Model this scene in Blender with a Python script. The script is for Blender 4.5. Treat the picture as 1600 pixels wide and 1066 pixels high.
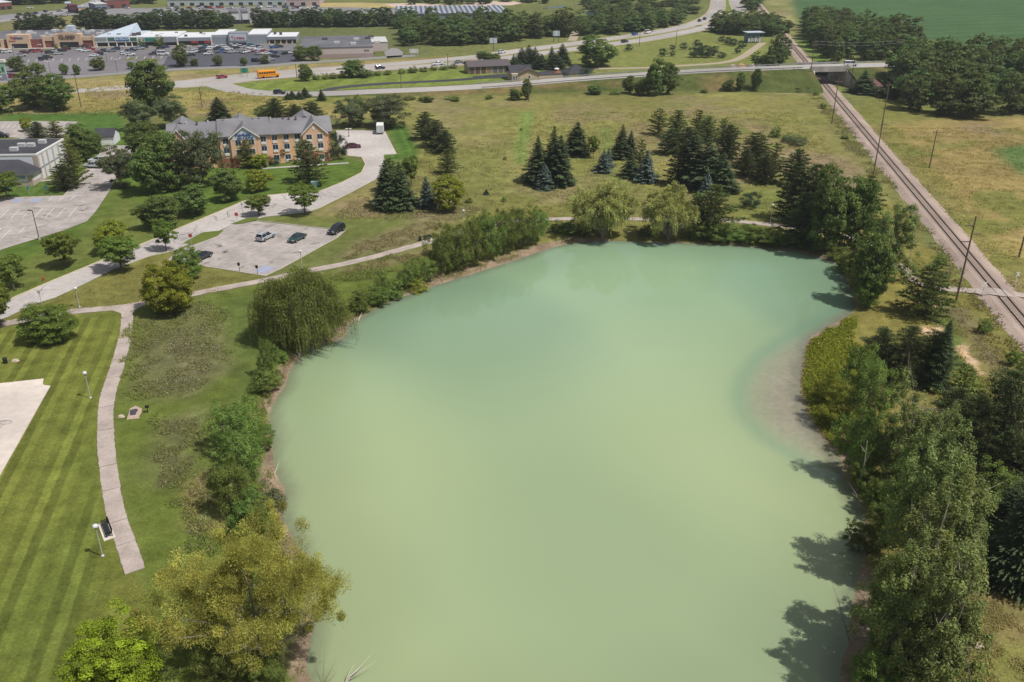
import bpy, math, random
import numpy as np
from mathutils import Vector, Matrix

for o in list(bpy.data.objects):
    bpy.data.objects.remove(o)
SC = bpy.context.scene
COL = SC.collection
R = math.radians

# ------------------------------------------------------------------ camera
F_PX, PITCH, CAM_H = 1372.0, R(25.72), 62.1
cd = bpy.data.cameras.new('camera'); cd.sensor_width = 36.0; cd.lens = F_PX / 1600 * 36.0
cd.clip_start = 0.5; cd.clip_end = 6000
cam = bpy.data.objects.new('camera', cd); COL.objects.link(cam)
cam.location = (0, 0, CAM_H); cam.rotation_euler = (R(90) - PITCH, 0, 0)
SC.camera = cam

# ------------------------------------------------------------------ light
SUN_EL, SUN_DIR = R(60.0), Vector((0.905, -0.425, 0)).normalized()
world = bpy.data.worlds.new('World'); SC.world = world; world.use_nodes = True
wn = world.node_tree; wn.nodes.clear()
sky = wn.nodes.new('ShaderNodeTexSky'); sky.sky_type = 'NISHITA'; sky.sun_disc = False
sky.sun_elevation = SUN_EL; sky.sun_rotation = math.atan2(SUN_DIR.x, SUN_DIR.y)
sky.air_density = 1.0; sky.dust_density = 4.5; sky.ozone_density = 1.0; sky.altitude = 250
bg = wn.nodes.new('ShaderNodeBackground'); bg.inputs['Strength'].default_value = 0.066
wo = wn.nodes.new('ShaderNodeOutputWorld')
# fair-weather cloud over the whole sky, an even layer seen in perspective
wtc = wn.nodes.new('ShaderNodeTexCoord'); wsep = wn.nodes.new('ShaderNodeSeparateXYZ'); wn.links.new(wtc.outputs['Generated'], wsep.inputs[0])
def wmath(op, a, b=None):
    q = wn.nodes.new('ShaderNodeMath'); q.operation = op
    for i, v in enumerate((a, b)):
        if v is None: continue
        if isinstance(v, (int, float)): q.inputs[i].default_value = v
        else: wn.links.new(v, q.inputs[i])
    return q.outputs[0]
wz = wmath('ADD', wmath('MAXIMUM', wsep.outputs[2], 0.0), 0.12)
wco = wn.nodes.new('ShaderNodeCombineXYZ'); wn.links.new(wmath('DIVIDE', wsep.outputs[0], wz), wco.inputs[0]); wn.links.new(wmath('DIVIDE', wsep.outputs[1], wz), wco.inputs[1])
wnz = wn.nodes.new('ShaderNodeTexNoise'); wnz.inputs['Scale'].default_value = 0.9; wnz.inputs['Detail'].default_value = 6; wnz.inputs['Roughness'].default_value = 0.55
wn.links.new(wco.outputs[0], wnz.inputs['Vector'])
wmr = wn.nodes.new('ShaderNodeMapRange'); wmr.inputs[1].default_value = 0.44; wmr.inputs[2].default_value = 0.66; wmr.interpolation_type = 'SMOOTHSTEP'; wn.links.new(wnz.outputs['Fac'], wmr.inputs[0])
wmx = wn.nodes.new('ShaderNodeMix'); wmx.data_type = 'RGBA'; wmx.inputs[7].default_value = (12.5, 12.9, 13.4, 1)
wn.links.new(wmath('MULTIPLY', wmr.outputs[0], 0.85), wmx.inputs[0]); wn.links.new(sky.outputs[0], wmx.inputs[6])
wn.links.new(wmx.outputs[2], bg.inputs[0]); wn.links.new(bg.outputs[0], wo.inputs[0])
sl = bpy.data.lights.new('sun', 'SUN'); sl.energy = 5.0; sl.angle = R(0.6); sl.color = (1.0, 0.965, 0.91)
sun = bpy.data.objects.new('sun', sl); COL.objects.link(sun)
sdir = Vector((SUN_DIR.x * math.cos(SUN_EL), SUN_DIR.y * math.cos(SUN_EL), math.sin(SUN_EL)))
sun.rotation_euler = sdir.to_track_quat('Z', 'Y').to_euler(); sun.location = sdir * 300
vs = SC.view_settings
vs.view_transform = 'Standard'; vs.look = 'None'; vs.gamma = 1; vs.use_curve_mapping = False
vs.exposure = -0.25
SC.render.engine = 'CYCLES'
SC.cycles.max_bounces = 6; SC.cycles.diffuse_bounces = 2; SC.cycles.glossy_bounces = 2
SC.cycles.transmission_bounces = 3; SC.cycles.transparent_max_bounces = 6; SC.cycles.volume_bounces = 1
SC.cycles.use_adaptive_sampling = True; SC.cycles.adaptive_threshold = 0.015
SC.cycles.use_denoising = True; SC.cycles.denoiser = 'OPENIMAGEDENOISE'; SC.cycles.denoising_prefilter = 'ACCURATE'

# ------------------------------------------------------------------ survey helpers
CP, SP = math.cos(PITCH), math.sin(PITCH)
def P(x, y, z=0.0):
    """ground survey: where the sight line of a photo point meets height z"""
    u, v = x - 800.0, y - 533.0
    t = (CAM_H - z) / (F_PX * SP + v * CP)
    return (u * t, (F_PX * CP - v * SP) * t)
def P3(x, y, z=0.0):
    a, b = P(x, y, z); return Vector((a, b, z))
def scale_at(y):
    return (F_PX * SP + (y - 533.0) * CP) / CAM_H          # px per metre
def height_of(bx, by, ty, z=0.0):
    X, Y = P(bx, by, z)
    k = (533.0 - ty) / F_PX                                  # tan of angle above the axis
    a = math.atan(k) - PITCH
    return max(0.3, CAM_H + math.hypot(Y, 0) * math.tan(a) - z)
def LP(pts, z=0.0):
    return [P(x, y, z) for x, y in pts]

# ------------------------------------------------------------------ object helpers
def tag(o, label=None, cat=None, group=None, kind=None):
    if label: o['label'] = label
    if cat: o['category'] = cat
    if group: o['group'] = group
    if kind: o['kind'] = kind
    return o
def empty(name, loc=(0, 0, 0), rz=0.0, label=None, cat=None, group=None):
    o = bpy.data.objects.new(name, None); COL.objects.link(o)
    o.location = loc; o.rotation_euler = (0, 0, rz); o.empty_display_size = 0.5
    return tag(o, label, cat, group)
def link(name, me, parent=None, m=None, loc=None, rz=None):
    o = bpy.data.objects.new(name, me); COL.objects.link(o)
    if m is not None and not me.materials: me.materials.append(m)
    if parent: o.parent = parent
    if loc is not None: o.location = loc
    if rz is not None: o.rotation_euler = (0, 0, rz)
    return o
def copy_tree(o, parent=None):
    c = o.copy(); COL.objects.link(c); c.parent = parent
    for ch in o.children: copy_tree(ch, c)
    return c

class MB:
    """collects shapes; build() links them as one mesh object"""
    def __init__(s): s.v = []; s.f = []; s.m = []
    def add(s, v, f, m=0):
        n = len(s.v); s.v += [tuple(p) for p in v]
        s.f += [tuple(i + n for i in q) for q in f]; s.m += [m] * len(f); return s
    def box(s, x0, x1, y0, y1, z0, z1, m=0):
        v = [(x, y, z) for z in (z0, z1) for y in (y0, y1) for x in (x0, x1)]
        return s.add(v, [(0, 2, 3, 1), (4, 5, 7, 6), (0, 1, 5, 4), (2, 6, 7, 3), (0, 4, 6, 2), (1, 3, 7, 5)], m)
    def hexa(s, lo, hi, m=0):
        v = list(lo) + list(hi); n = len(lo)
        f = [tuple(range(n - 1, -1, -1)), tuple(range(n, 2 * n))]
        f += [(i, (i + 1) % n, n + (i + 1) % n, n + i) for i in range(n)]
        return s.add(v, f, m)
    def prism(s, pts, z0, z1, m=0):
        return s.hexa([(x, y, z0) for x, y in pts], [(x, y, z1) for x, y in pts], m)
    def tube(s, a, b, r0, r1, n=6, m=0, cap=True):
        a, b = Vector(a), Vector(b); d = (b - a)
        if d.length < 1e-6: return s
        d.normalize(); t = d.orthogonal().normalized(); w = d.cross(t)
        v = []
        for c, r in ((a, r0), (b, r1)):
            for i in range(n):
                q = 2 * math.pi * i / n
                v.append(c + t * (r * math.cos(q)) + w * (r * math.sin(q)))
        f = [(i, (i + 1) % n, n + (i + 1) % n, n + i) for i in range(n)]
        if cap: f += [tuple(range(n - 1, -1, -1)), tuple(range(n, 2 * n))]
        return s.add(v, f, m)
    def lathe(s, c, prof, n=10, m=0):
        v = []; f = []
        for r, z in prof:
            for i in range(n):
                q = 2 * math.pi * i / n
                v.append((c[0] + r * math.cos(q), c[1] + r * math.sin(q), c[2] + z))
        for k in range(len(prof) - 1):
            for i in range(n):
                j = (i + 1) % n
                f.append((k * n + i, k * n + j, (k + 1) * n + j, (k + 1) * n + i))
        f += [tuple(range(n - 1, -1, -1)), tuple(range((len(prof) - 1) * n, len(prof) * n))]
        return s.add(v, f, m)
    def mesh(s, name, mats=None):
        me = bpy.data.meshes.new(name); me.from_pydata(s.v, [], s.f)
        if mats:
            for m in (mats if isinstance(mats, (list, tuple)) else [mats]): me.materials.append(m)
            if isinstance(mats, (list, tuple)) and len(mats) > 1:
                me.polygons.foreach_set('material_index', s.m)
        me.update(); return me
    def build(s, name, mats, parent=None, loc=None, rz=None):
        return link(name, s.mesh(name, mats), parent, None, loc, rz)

# ------------------------------------------------------------------ materials
MATS = {}
def mat(name, rgb, rough=0.8, spec=0.3, var=0.12, scale=1.5, metal=0.0, bump=0.0, hue=None, coat=0.0, big=0.0):
    """plain painted / mineral surface with procedural mottling in object space"""
    if name in MATS: return MATS[name]
    m = bpy.data.materials.new(name); m.use_nodes = True; nt = m.node_tree; n = nt.nodes; l = nt.links
    b = n['Principled BSDF']; b.inputs['Roughness'].default_value = rough
    b.inputs['Specular IOR Level'].default_value = spec; b.inputs['Metallic'].default_value = metal
    if coat: b.inputs['Coat Weight'].default_value = coat
    tc = n.new('ShaderNodeTexCoord')
    nz = n.new('ShaderNodeTexNoise'); nz.inputs['Scale'].default_value = scale; nz.inputs['Detail'].default_value = 6; nz.inputs['Roughness'].default_value = 0.65
    l.new(tc.outputs['Object'], nz.inputs['Vector'])
    cr = n.new('ShaderNodeValToRGB'); e = cr.color_ramp.elements
    lo = [c * (1 - var) for c in rgb]; hi = [min(1, c * (1 + var)) for c in rgb]
    if hue: hi = list(hue)
    e[0].position = 0.3; e[0].color = (*lo, 1); e[1].position = 0.72; e[1].color = (*hi, 1)
    l.new(nz.outputs['Fac'], cr.inputs[0]); out = cr.outputs[0]
    if big:
        n2 = n.new('ShaderNodeTexNoise'); n2.inputs['Scale'].default_value = big; n2.inputs['Detail'].default_value = 4
        l.new(tc.outputs['Object'], n2.inputs['Vector'])
        mr = n.new('ShaderNodeMapRange'); mr.inputs[1].default_value = 0.35; mr.inputs[2].default_value = 0.7; mr.inputs[3].default_value = 0.8; mr.inputs[4].default_value = 1.12
        l.new(n2.outputs['Fac'], mr.inputs[0])
        mx = n.new('ShaderNodeMix'); mx.data_type = 'RGBA'; mx.blend_type = 'MULTIPLY'; mx.inputs[0].default_value = 1
        l.new(out, mx.inputs[6]); l.new(mr.outputs[0], mx.inputs[7]); out = mx.outputs[2]
    l.new(out, b.inputs['Base Color'])
    if bump:
        bp = n.new('ShaderNodeBump'); bp.inputs['Strength'].default_value = bump; bp.inputs['Distance'].default_value = 0.05
        l.new(nz.outputs['Fac'], bp.inputs['Height']); l.new(bp.outputs[0], b.inputs['Normal'])
    MATS[name] = m; return m
def leaf_mat(name, rgb, tip=None, trans=0.30, rough=0.6, spec=0.14, objvar=0.16):
    """leaf colour = species colour x leaf-to-leaf variation ('col') x tree-to-tree variation"""
    m = bpy.data.materials.new(name); m.use_nodes = True; nt = m.node_tree; n = nt.nodes; l = nt.links
    b = n['Principled BSDF']; b.inputs['Roughness'].default_value = rough; b.inputs['Specular IOR Level'].default_value = spec
    at = n.new('ShaderNodeAttribute'); at.attribute_name = 'col'
    mx = n.new('ShaderNodeMix'); mx.data_type = 'RGBA'; mx.blend_type = 'MULTIPLY'; mx.inputs[0].default_value = 1
    mx.inputs[6].default_value = (*rgb, 1); l.new(at.outputs['Color'], mx.inputs[7])
    oi = n.new('ShaderNodeObjectInfo')
    hs = n.new('ShaderNodeHueSaturation')
    m1 = n.new('ShaderNodeMapRange'); m1.inputs[3].default_value = 0.5 - objvar * 0.11; m1.inputs[4].default_value = 0.5 + objvar * 0.11
    m2 = n.new('ShaderNodeMapRange'); m2.inputs[3].default_value = 1 - objvar; m2.inputs[4].default_value = 1 + objvar
    l.new(oi.outputs['Random'], m1.inputs[0]); l.new(oi.outputs['Random'], m2.inputs[0])
    l.new(m1.outputs[0], hs.inputs['Hue']); l.new(m2.outputs[0], hs.inputs['Value']); l.new(mx.outputs[2], hs.inputs['Color'])
    l.new(hs.outputs[0], b.inputs['Base Color'])
    t = n.new('ShaderNodeBsdfTranslucent')
    mt = n.new('ShaderNodeMix'); mt.data_type = 'RGBA'; mt.blend_type = 'MULTIPLY'; mt.inputs[0].default_value = 1
    l.new(hs.outputs[0], mt.inputs[6]); mt.inputs[7].default_value = (1.25, 1.35, 0.55, 1); l.new(mt.outputs[2], t.inputs['Color'])
    ms = n.new('ShaderNodeMixShader'); ms.inputs[0].default_value = trans
    l.new(b.outputs[0], ms.inputs[1]); l.new(t.outputs[0], ms.inputs[2])
    l.new(ms.outputs[0], n['Material Output'].inputs['Surface'])
    return m

# ------------------------------------------------------------------ numeric helpers
def smooth(e0, e1, x):
    t = np.clip((x - e0) / (e1 - e0), 0, 1); return t * t * (3 - 2 * t)
def vnoise(x, y, s, seed=0):
    """value noise on arrays, period-free"""
    x = np.asarray(x) / s; y = np.asarray(y) / s
    xi = np.floor(x).astype(np.int64); yi = np.floor(y).astype(np.int64)
    fx = x - xi; fy = y - yi; fx = fx * fx * (3 - 2 * fx); fy = fy * fy * (3 - 2 * fy)
    def h(i, j):
        k = (i * 374761393 + j * 668265263 + seed * 982451653) & 0x7fffffff
        k = (k ^ (k >> 13)) * 1274126177 & 0x7fffffff
        return ((k ^ (k >> 16)) & 0xffff) / 65535.0
    return (h(xi, yi) * (1 - fx) + h(xi + 1, yi) * fx) * (1 - fy) + (h(xi, yi + 1) * (1 - fx) + h(xi + 1, yi + 1) * fx) * fy
def fbm(x, y, s, seed=0, o=3):
    r = 0; a = 0.5; t = 0
    for k in range(o):
        r = r + a * vnoise(x, y, s / 2 ** k, seed + 17 * k); t += a; a *= 0.55
    return r / t
def sdist(px, py, poly):
    """signed distance to polygon, positive inside"""
    px = np.asarray(px, float); py = np.asarray(py, float)
    d = np.full(px.shape, 1e18); inside = np.zeros(px.shape, bool)
    n = len(poly)
    for i in range(n):
        ax, ay = poly[i]; bx, by = poly[(i + 1) % n]
        ex, ey = bx - ax, by - ay; wx, wy = px - ax, py - ay
        t = np.clip((wx * ex + wy * ey) / (ex * ex + ey * ey + 1e-12), 0, 1)
        d = np.minimum(d, (wx - ex * t) ** 2 + (wy - ey * t) ** 2)
        c = ((ay > py) != (by > py)) & (px < (bx - ax) * (py - ay) / ((by - ay) if by != ay else 1e-12) + ax)
        inside ^= c
    d = np.sqrt(d); return np.where(inside, d, -d)
def catmull(pts, k=6, closed=False):
    p = [np.array(q, float) for q in pts]; n = len(p); out = []
    rng_ = range(n if closed else n - 1)
    for i in rng_:
        if closed: a, b, c, d = p[i - 1], p[i], p[(i + 1) % n], p[(i + 2) % n]
        else: a, b, c, d = p[max(i - 1, 0)], p[i], p[i + 1], p[min(i + 2, n - 1)]
        for j in range(k):
            t = j / k
            out.append(tuple(0.5 * ((2 * b) + (c - a) * t + (2 * a - 5 * b + 4 * c - d) * t * t + (3 * b - a - 3 * c + d) * t ** 3)))
    if not closed: out.append(tuple(p[-1]))
    return out
# ================================================================== GROUND
WATER_Z = -0.7
SHORE_PX = [(500,1160),(487,1066),(479,1047),(482,1012),(490,970),(484,920),(462,850),(441,803),(446,764),(437,753),(428,726),(426,697),(423,667),(422,645),(432,622),(446,602),(454,578),(470,556),(490,541),(520,535),(541,524),(546,508),(570,493),(600,476),(640,460),(672,449),(720,434),(770,418),(820,402),(850,391),(890,381),(940,377),(1000,378),(1060,380),(1110,382),(1160,384),(1200,388),(1250,394),(1285,404),(1312,417),(1327,447),(1338,474),(1327,491),(1290,513),(1264,530),(1254,565),(1249,605),(1256,636),(1266,658),(1288,689),(1312,715),(1318,746),(1342,782),(1352,812),(1350,860),(1342,899),(1335,930),(1330,974),(1326,1007),(1315,1034),(1312,1066),(1310,1160)]
SHORE = [tuple(q) for q in catmull(LP(SHORE_PX, WATER_Z), 4, True)]
def axis_pts(a, b, d0, d1, g, lo, hi):
    pts = list(np.arange(a, b, d0)); s = d0; x = b
    while x < hi: pts.append(x); s = d0 + g * (x - b); x += s
    pts.append(hi); x = a; s = d0; low = []
    while x > lo: s = d0 + g * (a - x) ; x -= s; low.append(x)
    return np.array(sorted(set(low + pts)))
gx = axis_pts(-100, 112, 0.95, 0, 0.045, -1500, 1500)
gy = axis_pts(46, 150, 0.85, 0, 0.0145, 20, 2600)
GX, GY = np.meshgrid(gx, gy)
PX_, PY_ = GX.ravel(), GY.ravel()

# (photo outline, colour, soft edge m, strength, ragged-edge m)
G_LAWN = (0.086, 0.134, 0.024); G_LAWN2 = (0.125, 0.155, 0.030); G_DRY = (0.250, 0.200, 0.075); G_TAN = (0.34, 0.265, 0.10)
G_OLIVE = (0.140, 0.138, 0.036); G_WEED = (0.150, 0.122, 0.078); G_CROP = (0.054, 0.108, 0.040); G_FIELD = (0.195, 0.182, 0.058)
LAYERS = [
 ([(540,150),(800,140),(1260,128),(1310,180),(1400,330),(1240,350),(1000,310),(860,335),(640,335),(610,250),(600,160)], G_FIELD, 8, 1.0, 6),
 ([(0,125),(430,148),(560,150),(600,180),(540,185),(300,180),(0,180)], (0.255,0.218,0.075), 6, 0.95, 5),
 ([(180,40),(640,38),(660,85),(560,95),(160,60)], (0.11,0.125,0.045), 8, 1, 4),
 ([(0,25),(170,25),(160,48),(0,50)], (0.17,0.15,0.065), 8, 1, 4),
 ([(180,118),(420,104),(700,88),(720,100),(480,120),(330,128),(180,136),(0,146),(0,134)], (0.25,0.205,0.085), 5, 1, 4),
 ([(380,130),(480,121),(600,114),(720,108),(840,92),(900,86),(900,122),(800,126),(700,133),(600,137),(520,143),(480,144),(400,143),(372,136)], (0.150,0.190,0.040), 3, 1, 1),
 ([(850,84),(960,72),(1100,52),(1200,58),(1230,100),(1100,108),(900,118),(840,112)], (0.165,0.180,0.050), 4, 1, 2),
 ([(850,80),(1010,56),(1100,40),(1118,20),(1125,-5),(1148,-5),(1155,20),(1100,45),(1000,62),(880,80),(700,98),(500,112),(400,119),(400,117),(560,106),(740,90)], (0.14,0.18,0.045), 1.5, 1, 0.5),
 ([(560,150),(900,150),(1100,146),(1250,140),(1260,131),(1000,128),(760,140),(560,146)], (0.105,0.118,0.034), 4, 0.9, 5),
 ([(1240,60),(1258,62),(1306,98),(1275,100)], (0.13,0.20,0.035), 6, 1, 4),
 ([(1180,-20),(1228,-20),(1252,48),(1232,56),(1205,10)], (0.27,0.25,0.10), 10, 1, 6),
 ([(1226,-100),(1226,-20),(1240,14),(1254,46),(1300,66),(1450,62),(1500,72),(1700,84),(2600,90),(2600,-100)], G_CROP, 6, 1, 2),
 ([(1340,190),(1380,185),(1620,182),(1900,190),(1900,520),(1620,500),(1500,360),(1400,240)], (0.265,0.205,0.078), 6, 1, 5),
 ([(1335,150),(1480,175),(1440,192),(1380,195),(1340,185)], (0.165,0.165,0.045), 8, 1, 5),
 ([(1330,165),(1400,230),(1500,340),(1610,475),(1610,440),(1480,290),(1400,205),(1350,160)], (0.155,0.158,0.040), 4, 0.85, 5),
 ([(1552,234),(1620,222),(1620,285),(1580,262)], (0.105,0.165,0.050), 3, 1, 1),
 ([(1240,335),(1400,320),(1500,450),(1620,560),(1700,900),(1700,1160),(1420,1160),(1330,900),(1320,650),(1260,540),(1345,470),(1320,400)], (0.175,0.155,0.042), 4, 1, 3),
 ([(1455,470),(1482,472),(1500,520),(1528,585),(1560,660),(1520,640),(1480,570),(1462,520)], (0.115,0.150,0.038), 1.5, 1, 0.8),
 ([(1480,480),(1560,600),(1620,700),(1620,640),(1540,530),(1500,480)], (0.155,0.130,0.075), 2.5, 0.9, 2),
 ([(1440,860),(1560,850),(1700,850),(1700,1160),(1400,1160),(1470,1000)], (0.27,0.200,0.085), 3, 1, 3),
 ([(1500,930),(1600,880),(1680,900),(1680,1000),(1560,1010)], (0.24,0.165,0.10), 3, 0.6, 4),
 ([(1245,565),(1270,528),(1335,490),(1330,540),(1300,640),(1310,700),(1270,650)], (0.190,0.190,0.030), 1.2, 1, 1),
 ([(650,335),(870,318),(1000,312),(1240,340),(1230,372),(1000,376),(880,382),(760,425),(660,450),(640,400)], (0.165,0.160,0.045), 3, 1, 3),
 ([(0,178),(195,176),(205,212),(185,232),(125,218),(108,205),(121,190),(0,189)], (0.072,0.130,0.026), 2, 1, 0.6),
 ([(190,200),(265,215),(340,262),(420,255),(545,246),(571,257),(565,270),(535,285),(500,300),(415,306),(340,332),(272,360),(82,439),(0,480),(0,385),(100,360),(150,330),(172,297)], G_LAWN, 1.2, 1, 0.4),
 ([(180,300),(260,330),(340,325),(300,345),(200,385),(60,440),(0,470),(0,430),(130,370)], (0.125,0.138,0.036), 5, 0.8, 4),
 ([(602,196),(636,196),(654,232),(652,252),(600,252),(598,242),(620,241)], (0.070,0.128,0.024), 1.2, 1, 0.4),
 ([(500,326),(600,275),(600,252),(655,250),(640,300),(650,345),(560,385),(440,425),(540,360),(400,344),(452,335)], (0.120,0.136,0.038), 2, 1, 2),
 ([(520,320),(590,278),(600,300),(580,330),(600,338),(520,340),(470,338)], (0.225,0.190,0.075), 3, 0.9, 3),
 ([(8,285),(120,281),(137,262),(165,228),(150,226),(128,250),(98,306),(6,309),(0,300)], (0.082,0.130,0.026), 1.0, 1, 0.3),
 ([(0,500),(130,445),(235,400),(272,392),(320,416),(410,432),(405,440),(200,480),(0,512)], (0.155,0.150,0.042), 1.2, 1, 1.5),
 ([(0,514),(185,484),(196,505),(192,540),(170,600),(160,650),(160,720),(172,790),(195,870),(210,895),(260,1000),(290,1160),(-200,1160),(-200,540)], (0.134,0.150,0.030), 1.0, 1, 0.6),
 ([(110,640),(160,720),(185,850),(150,960),(60,1160),(-60,1160),(40,900),(110,780)], (0.090,0.120,0.024), 6, 0.75, 6),
 ([(160,900),(240,900),(300,1000),(280,1160),(140,1160)], (0.155,0.145,0.034), 6, 0.7, 5),
 ([(200,486),(405,445),(545,415),(640,396),(690,372),(700,400),(660,446),(560,486),(540,520),(455,560),(425,640),(425,760),(445,860),(470,930),(460,1160),(260,1160),(215,890),(178,720),(172,620),(196,560),(204,510)], (0.104,0.132,0.026), 1.2, 1, 0.8),
 ([(210,500),(300,470),(345,478),(362,540),(345,595),(300,625),(240,628),(200,612),(196,560)], (0.122,0.130,0.042), 3, 1, 4),
 ([(225,540),(290,505),(340,535),(350,570),(300,615),(245,612)], (0.142,0.132,0.076), 5, 0.6, 6),
 ([(240,650),(308,642),(312,680),(296,735),(262,762),(236,730)], (0.138,0.132,0.066), 3, 0.85, 4.5),
 ([(300,750),(345,690),(352,760),(345,830),(300,840),(285,800)], (0.205,0.165,0.070), 1.6, 0.9, 2.5),
 ([(345,470),(400,455),(420,520),(380,640),(330,800),(300,900),(285,880),(330,720),(365,600)], (0.090,0.120,0.030), 2, 0.8, 1.5),
 ([(560,380),(640,352),(690,348),(680,372),(600,392),(530,404)], (0.185,0.155,0.080), 2.5, 0.85, 3),
 ([(480,432),(600,405),(690,380),(690,395),(560,425)], (0.180,0.150,0.072), 1.5, 0.85, 2),
 ([(640,330),(760,325),(700,345),(650,350)], (0.20,0.165,0.10), 3, 0.7, 3),
 ([(812,174),(836,174),(832,195),(824,225),(824,256),(804,258),(802,230),(812,200)], (0.150,0.200,0.052), 1.2, 1, 0.3),
 ([(932,198),(960,198),(962,240),(966,265),(990,300),(968,302),(948,275),(940,240)], (0.150,0.170,0.048), 1.5, 1, 0.4),
 ([(700,225),(810,225),(800,300),(720,330),(690,280)], (0.150,0.158,0.046), 8, 0.8, 6),
 ([(1150,278),(1245,290),(1240,330),(1170,340),(1130,300)], (0.135,0.155,0.040), 5, 0.85, 4),
 ([(1020,215),(1240,215),(1300,250),(1250,290),(1100,290)], (0.210,0.180,0.068), 8, 0.7, 6),
 ([(1180,190),(1300,255),(1330,300),(1280,300),(1200,240),(1120,200)], (0.25,0.185,0.115), 7, 0.65, 6),
]
LAYERS_W = [([(x, y) for x, y in LP(p)], np.array(c), e, s, rg) for p, c, e, s, rg in LAYERS]
SAND_SPOTS = [([(1432,518),(1450,510),(1475,512),(1476,520),(1450,524),(1435,524)], 0.6), ([(1494,540),(1506,538),(1516,556),(1536,584),(1530,586),(1510,562),(1496,552)], 0.5), ([(1454,478),(1470,476),(1470,484),(1456,486)], 0.6),
              ([(1515,1005),(1545,1000),(1550,1010),(1525,1016)], 0.8), ([(1540,905),(1556,903),(1552,910)], 0.5)]
SAND_W = [(LP(p), e) for p, e in SAND_SPOTS]
def paint(x, y):
    x = np.asarray(x, float); y = np.asarray(y, float)
    n1 = fbm(x, y, 40, 1); n2 = fbm(x, y, 9, 2); n3 = fbm(x, y, 90, 3); n4 = fbm(x, y, 3.5, 5)
    c = np.empty(x.shape + (3,)); c[...] = np.array([0.125, 0.135, 0.045])
    c *= (0.8 + 0.5 * n3)[..., None]
    wx = x + 0; wy = y + 0
    for poly, col, e, s, rg in LAYERS_W:
        d = sdist(wx, wy, poly) + (fbm(x, y, max(1.5, rg * 2.2), 31) - 0.5) * 2 * rg
        w = s * smooth(-e, e, d)
        c = c * (1 - w[..., None]) + col * w[..., None]
    # dry / lush mottling of rough grass
    rough = smooth(0.155, 0.22, c[..., 0])
    t = (n1 - 0.5) * 1.5 + (n2 - 0.5) * 0.9
    c = c * (1 + (t * 0.42 * (0.35 + 0.65 * rough))[..., None])
    pk = smooth(0.52, 0.68, fbm(x, y, 22, 9)) * rough * 0.7
    c = c * (1 - pk[..., None]) + np.array([0.205, 0.155, 0.095]) * pk[..., None]
    gn = smooth(0.54, 0.70, fbm(x, y, 15, 12)) * rough * 0.75
    c = c * (1 - gn[..., None]) + np.array([0.135, 0.155, 0.036]) * gn[..., None]
    c = c * (1 + ((n4 - 0.5) * 0.35)[..., None])
    for poly, e in SAND_W:
        w = smooth(-e, e, sdist(x, y, poly) + (fbm(x, y, 1.6, 77) - 0.5) * 1.6)[..., None]
        c = c * (1 - w) + np.array([0.52, 0.37, 0.235]) * w
    return np.clip(c, 0.005, 0.9)
SD = sdist(PX_, PY_, SHORE)
gcol = paint(PX_, PY_)
# bare bank along the pond
bank_n = fbm(PX_, PY_, 9, 40)
BANKS = [LP([(655,450),(690,415),(780,392),(890,370),(905,384),(780,425),(690,452)], -0.3), LP([(400,640),(445,570),(470,540),(560,485),(560,500),(490,550),(440,620),(430,640)], -0.3), LP([(405,690),(440,690),(450,770),(420,770)], -0.3)]
bw = 0.05 + 1.9 * smooth(0.46, 0.74, bank_n)
bw = np.where(PY_ > 150, bw * 0.9, bw)
for bp in BANKS: bw = bw + 2.2 * smooth(-1.0, 1.5, sdist(PX_, PY_, bp))
wb = smooth(-bw - 0.7, -bw + 0.5, SD)[:, None]
bcol = np.array([0.235, 0.175, 0.120]) * (0.75 + 0.5 * fbm(PX_, PY_, 3, 41))[:, None]
gcol = gcol * (1 - wb) + bcol * wb
gz = np.where(SD > -2.6, WATER_Z - 0.22 * np.clip(SD, -3.2, 8), 0.0)
gz = np.minimum(gz, 0.0) + (fbm(PX_, PY_, 7, 50) - 0.5) * 0.10 * smooth(1.0, 4.0, -SD)
def ground_z(x, y):
    d = float(sdist(np.array([x]), np.array([y]), SHORE)[0])
    return min(0.0, WATER_Z - 0.22 * max(-3.2, min(8, d))) if d > -2.6 else 0.0
# mowing stripes: lawn, direction line, band width, depth
STRIPES = [([(0,514),(185,484),(196,505),(188,545),(168,605),(158,655),(158,720),(170,800),(190,900),(180,1160),(-200,1160),(-200,540)], (95,690),(20,860), 1.12, 0.9),
           ([(602,196),(636,196),(654,232),(652,250),(600,250)], (625,205),(640,240), 1.4, 0.7),
           ([(420,262),(545,248),(570,257),(535,284),(500,299),(420,304)], (470,270),(540,262), 1.5, 0.45),
           ([(380,130),(600,114),(800,100),(800,126),(600,137),(400,143)], (560,135),(590,118), 5.5, 0.5),
           ([(8,285),(120,281),(98,306),(6,309)], (40,305),(60,286), 1.5, 0.5),
           ([(812,174),(836,174),(824,225),(824,256),(804,258),(802,230)], (815,200),(812,250), 1.3, 0.6),
           ([(1226,-100),(1226,-20),(1254,46),(1500,72),(2600,90),(2600,-100)], (1300,40),(1600,30), 9.0, 0.35)]
ph = np.zeros_like(PX_); sm = np.zeros_like(PX_)
for poly, a, b, wdt, dep in STRIPES:
    A, B = np.array(P(*a)), np.array(P(*b)); d = (B - A) / np.linalg.norm(B - A); nrm = np.array([-d[1], d[0]])
    w = smooth(0.0, 2.5, sdist(PX_, PY_, LP(poly)))
    sel = w > 0
    ph[sel] = ((PX_ * nrm[0] + PY_ * nrm[1]) / wdt)[sel]; sm[sel] = (w * dep)[sel]
nxg, nyg = len(gx), len(gy)
idx = np.arange(nxg * nyg).reshape(nyg, nxg)
quads = np.stack([idx[:-1, :-1], idx[:-1, 1:], idx[1:, 1:], idx[1:, :-1]], -1).reshape(-1, 4)
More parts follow.
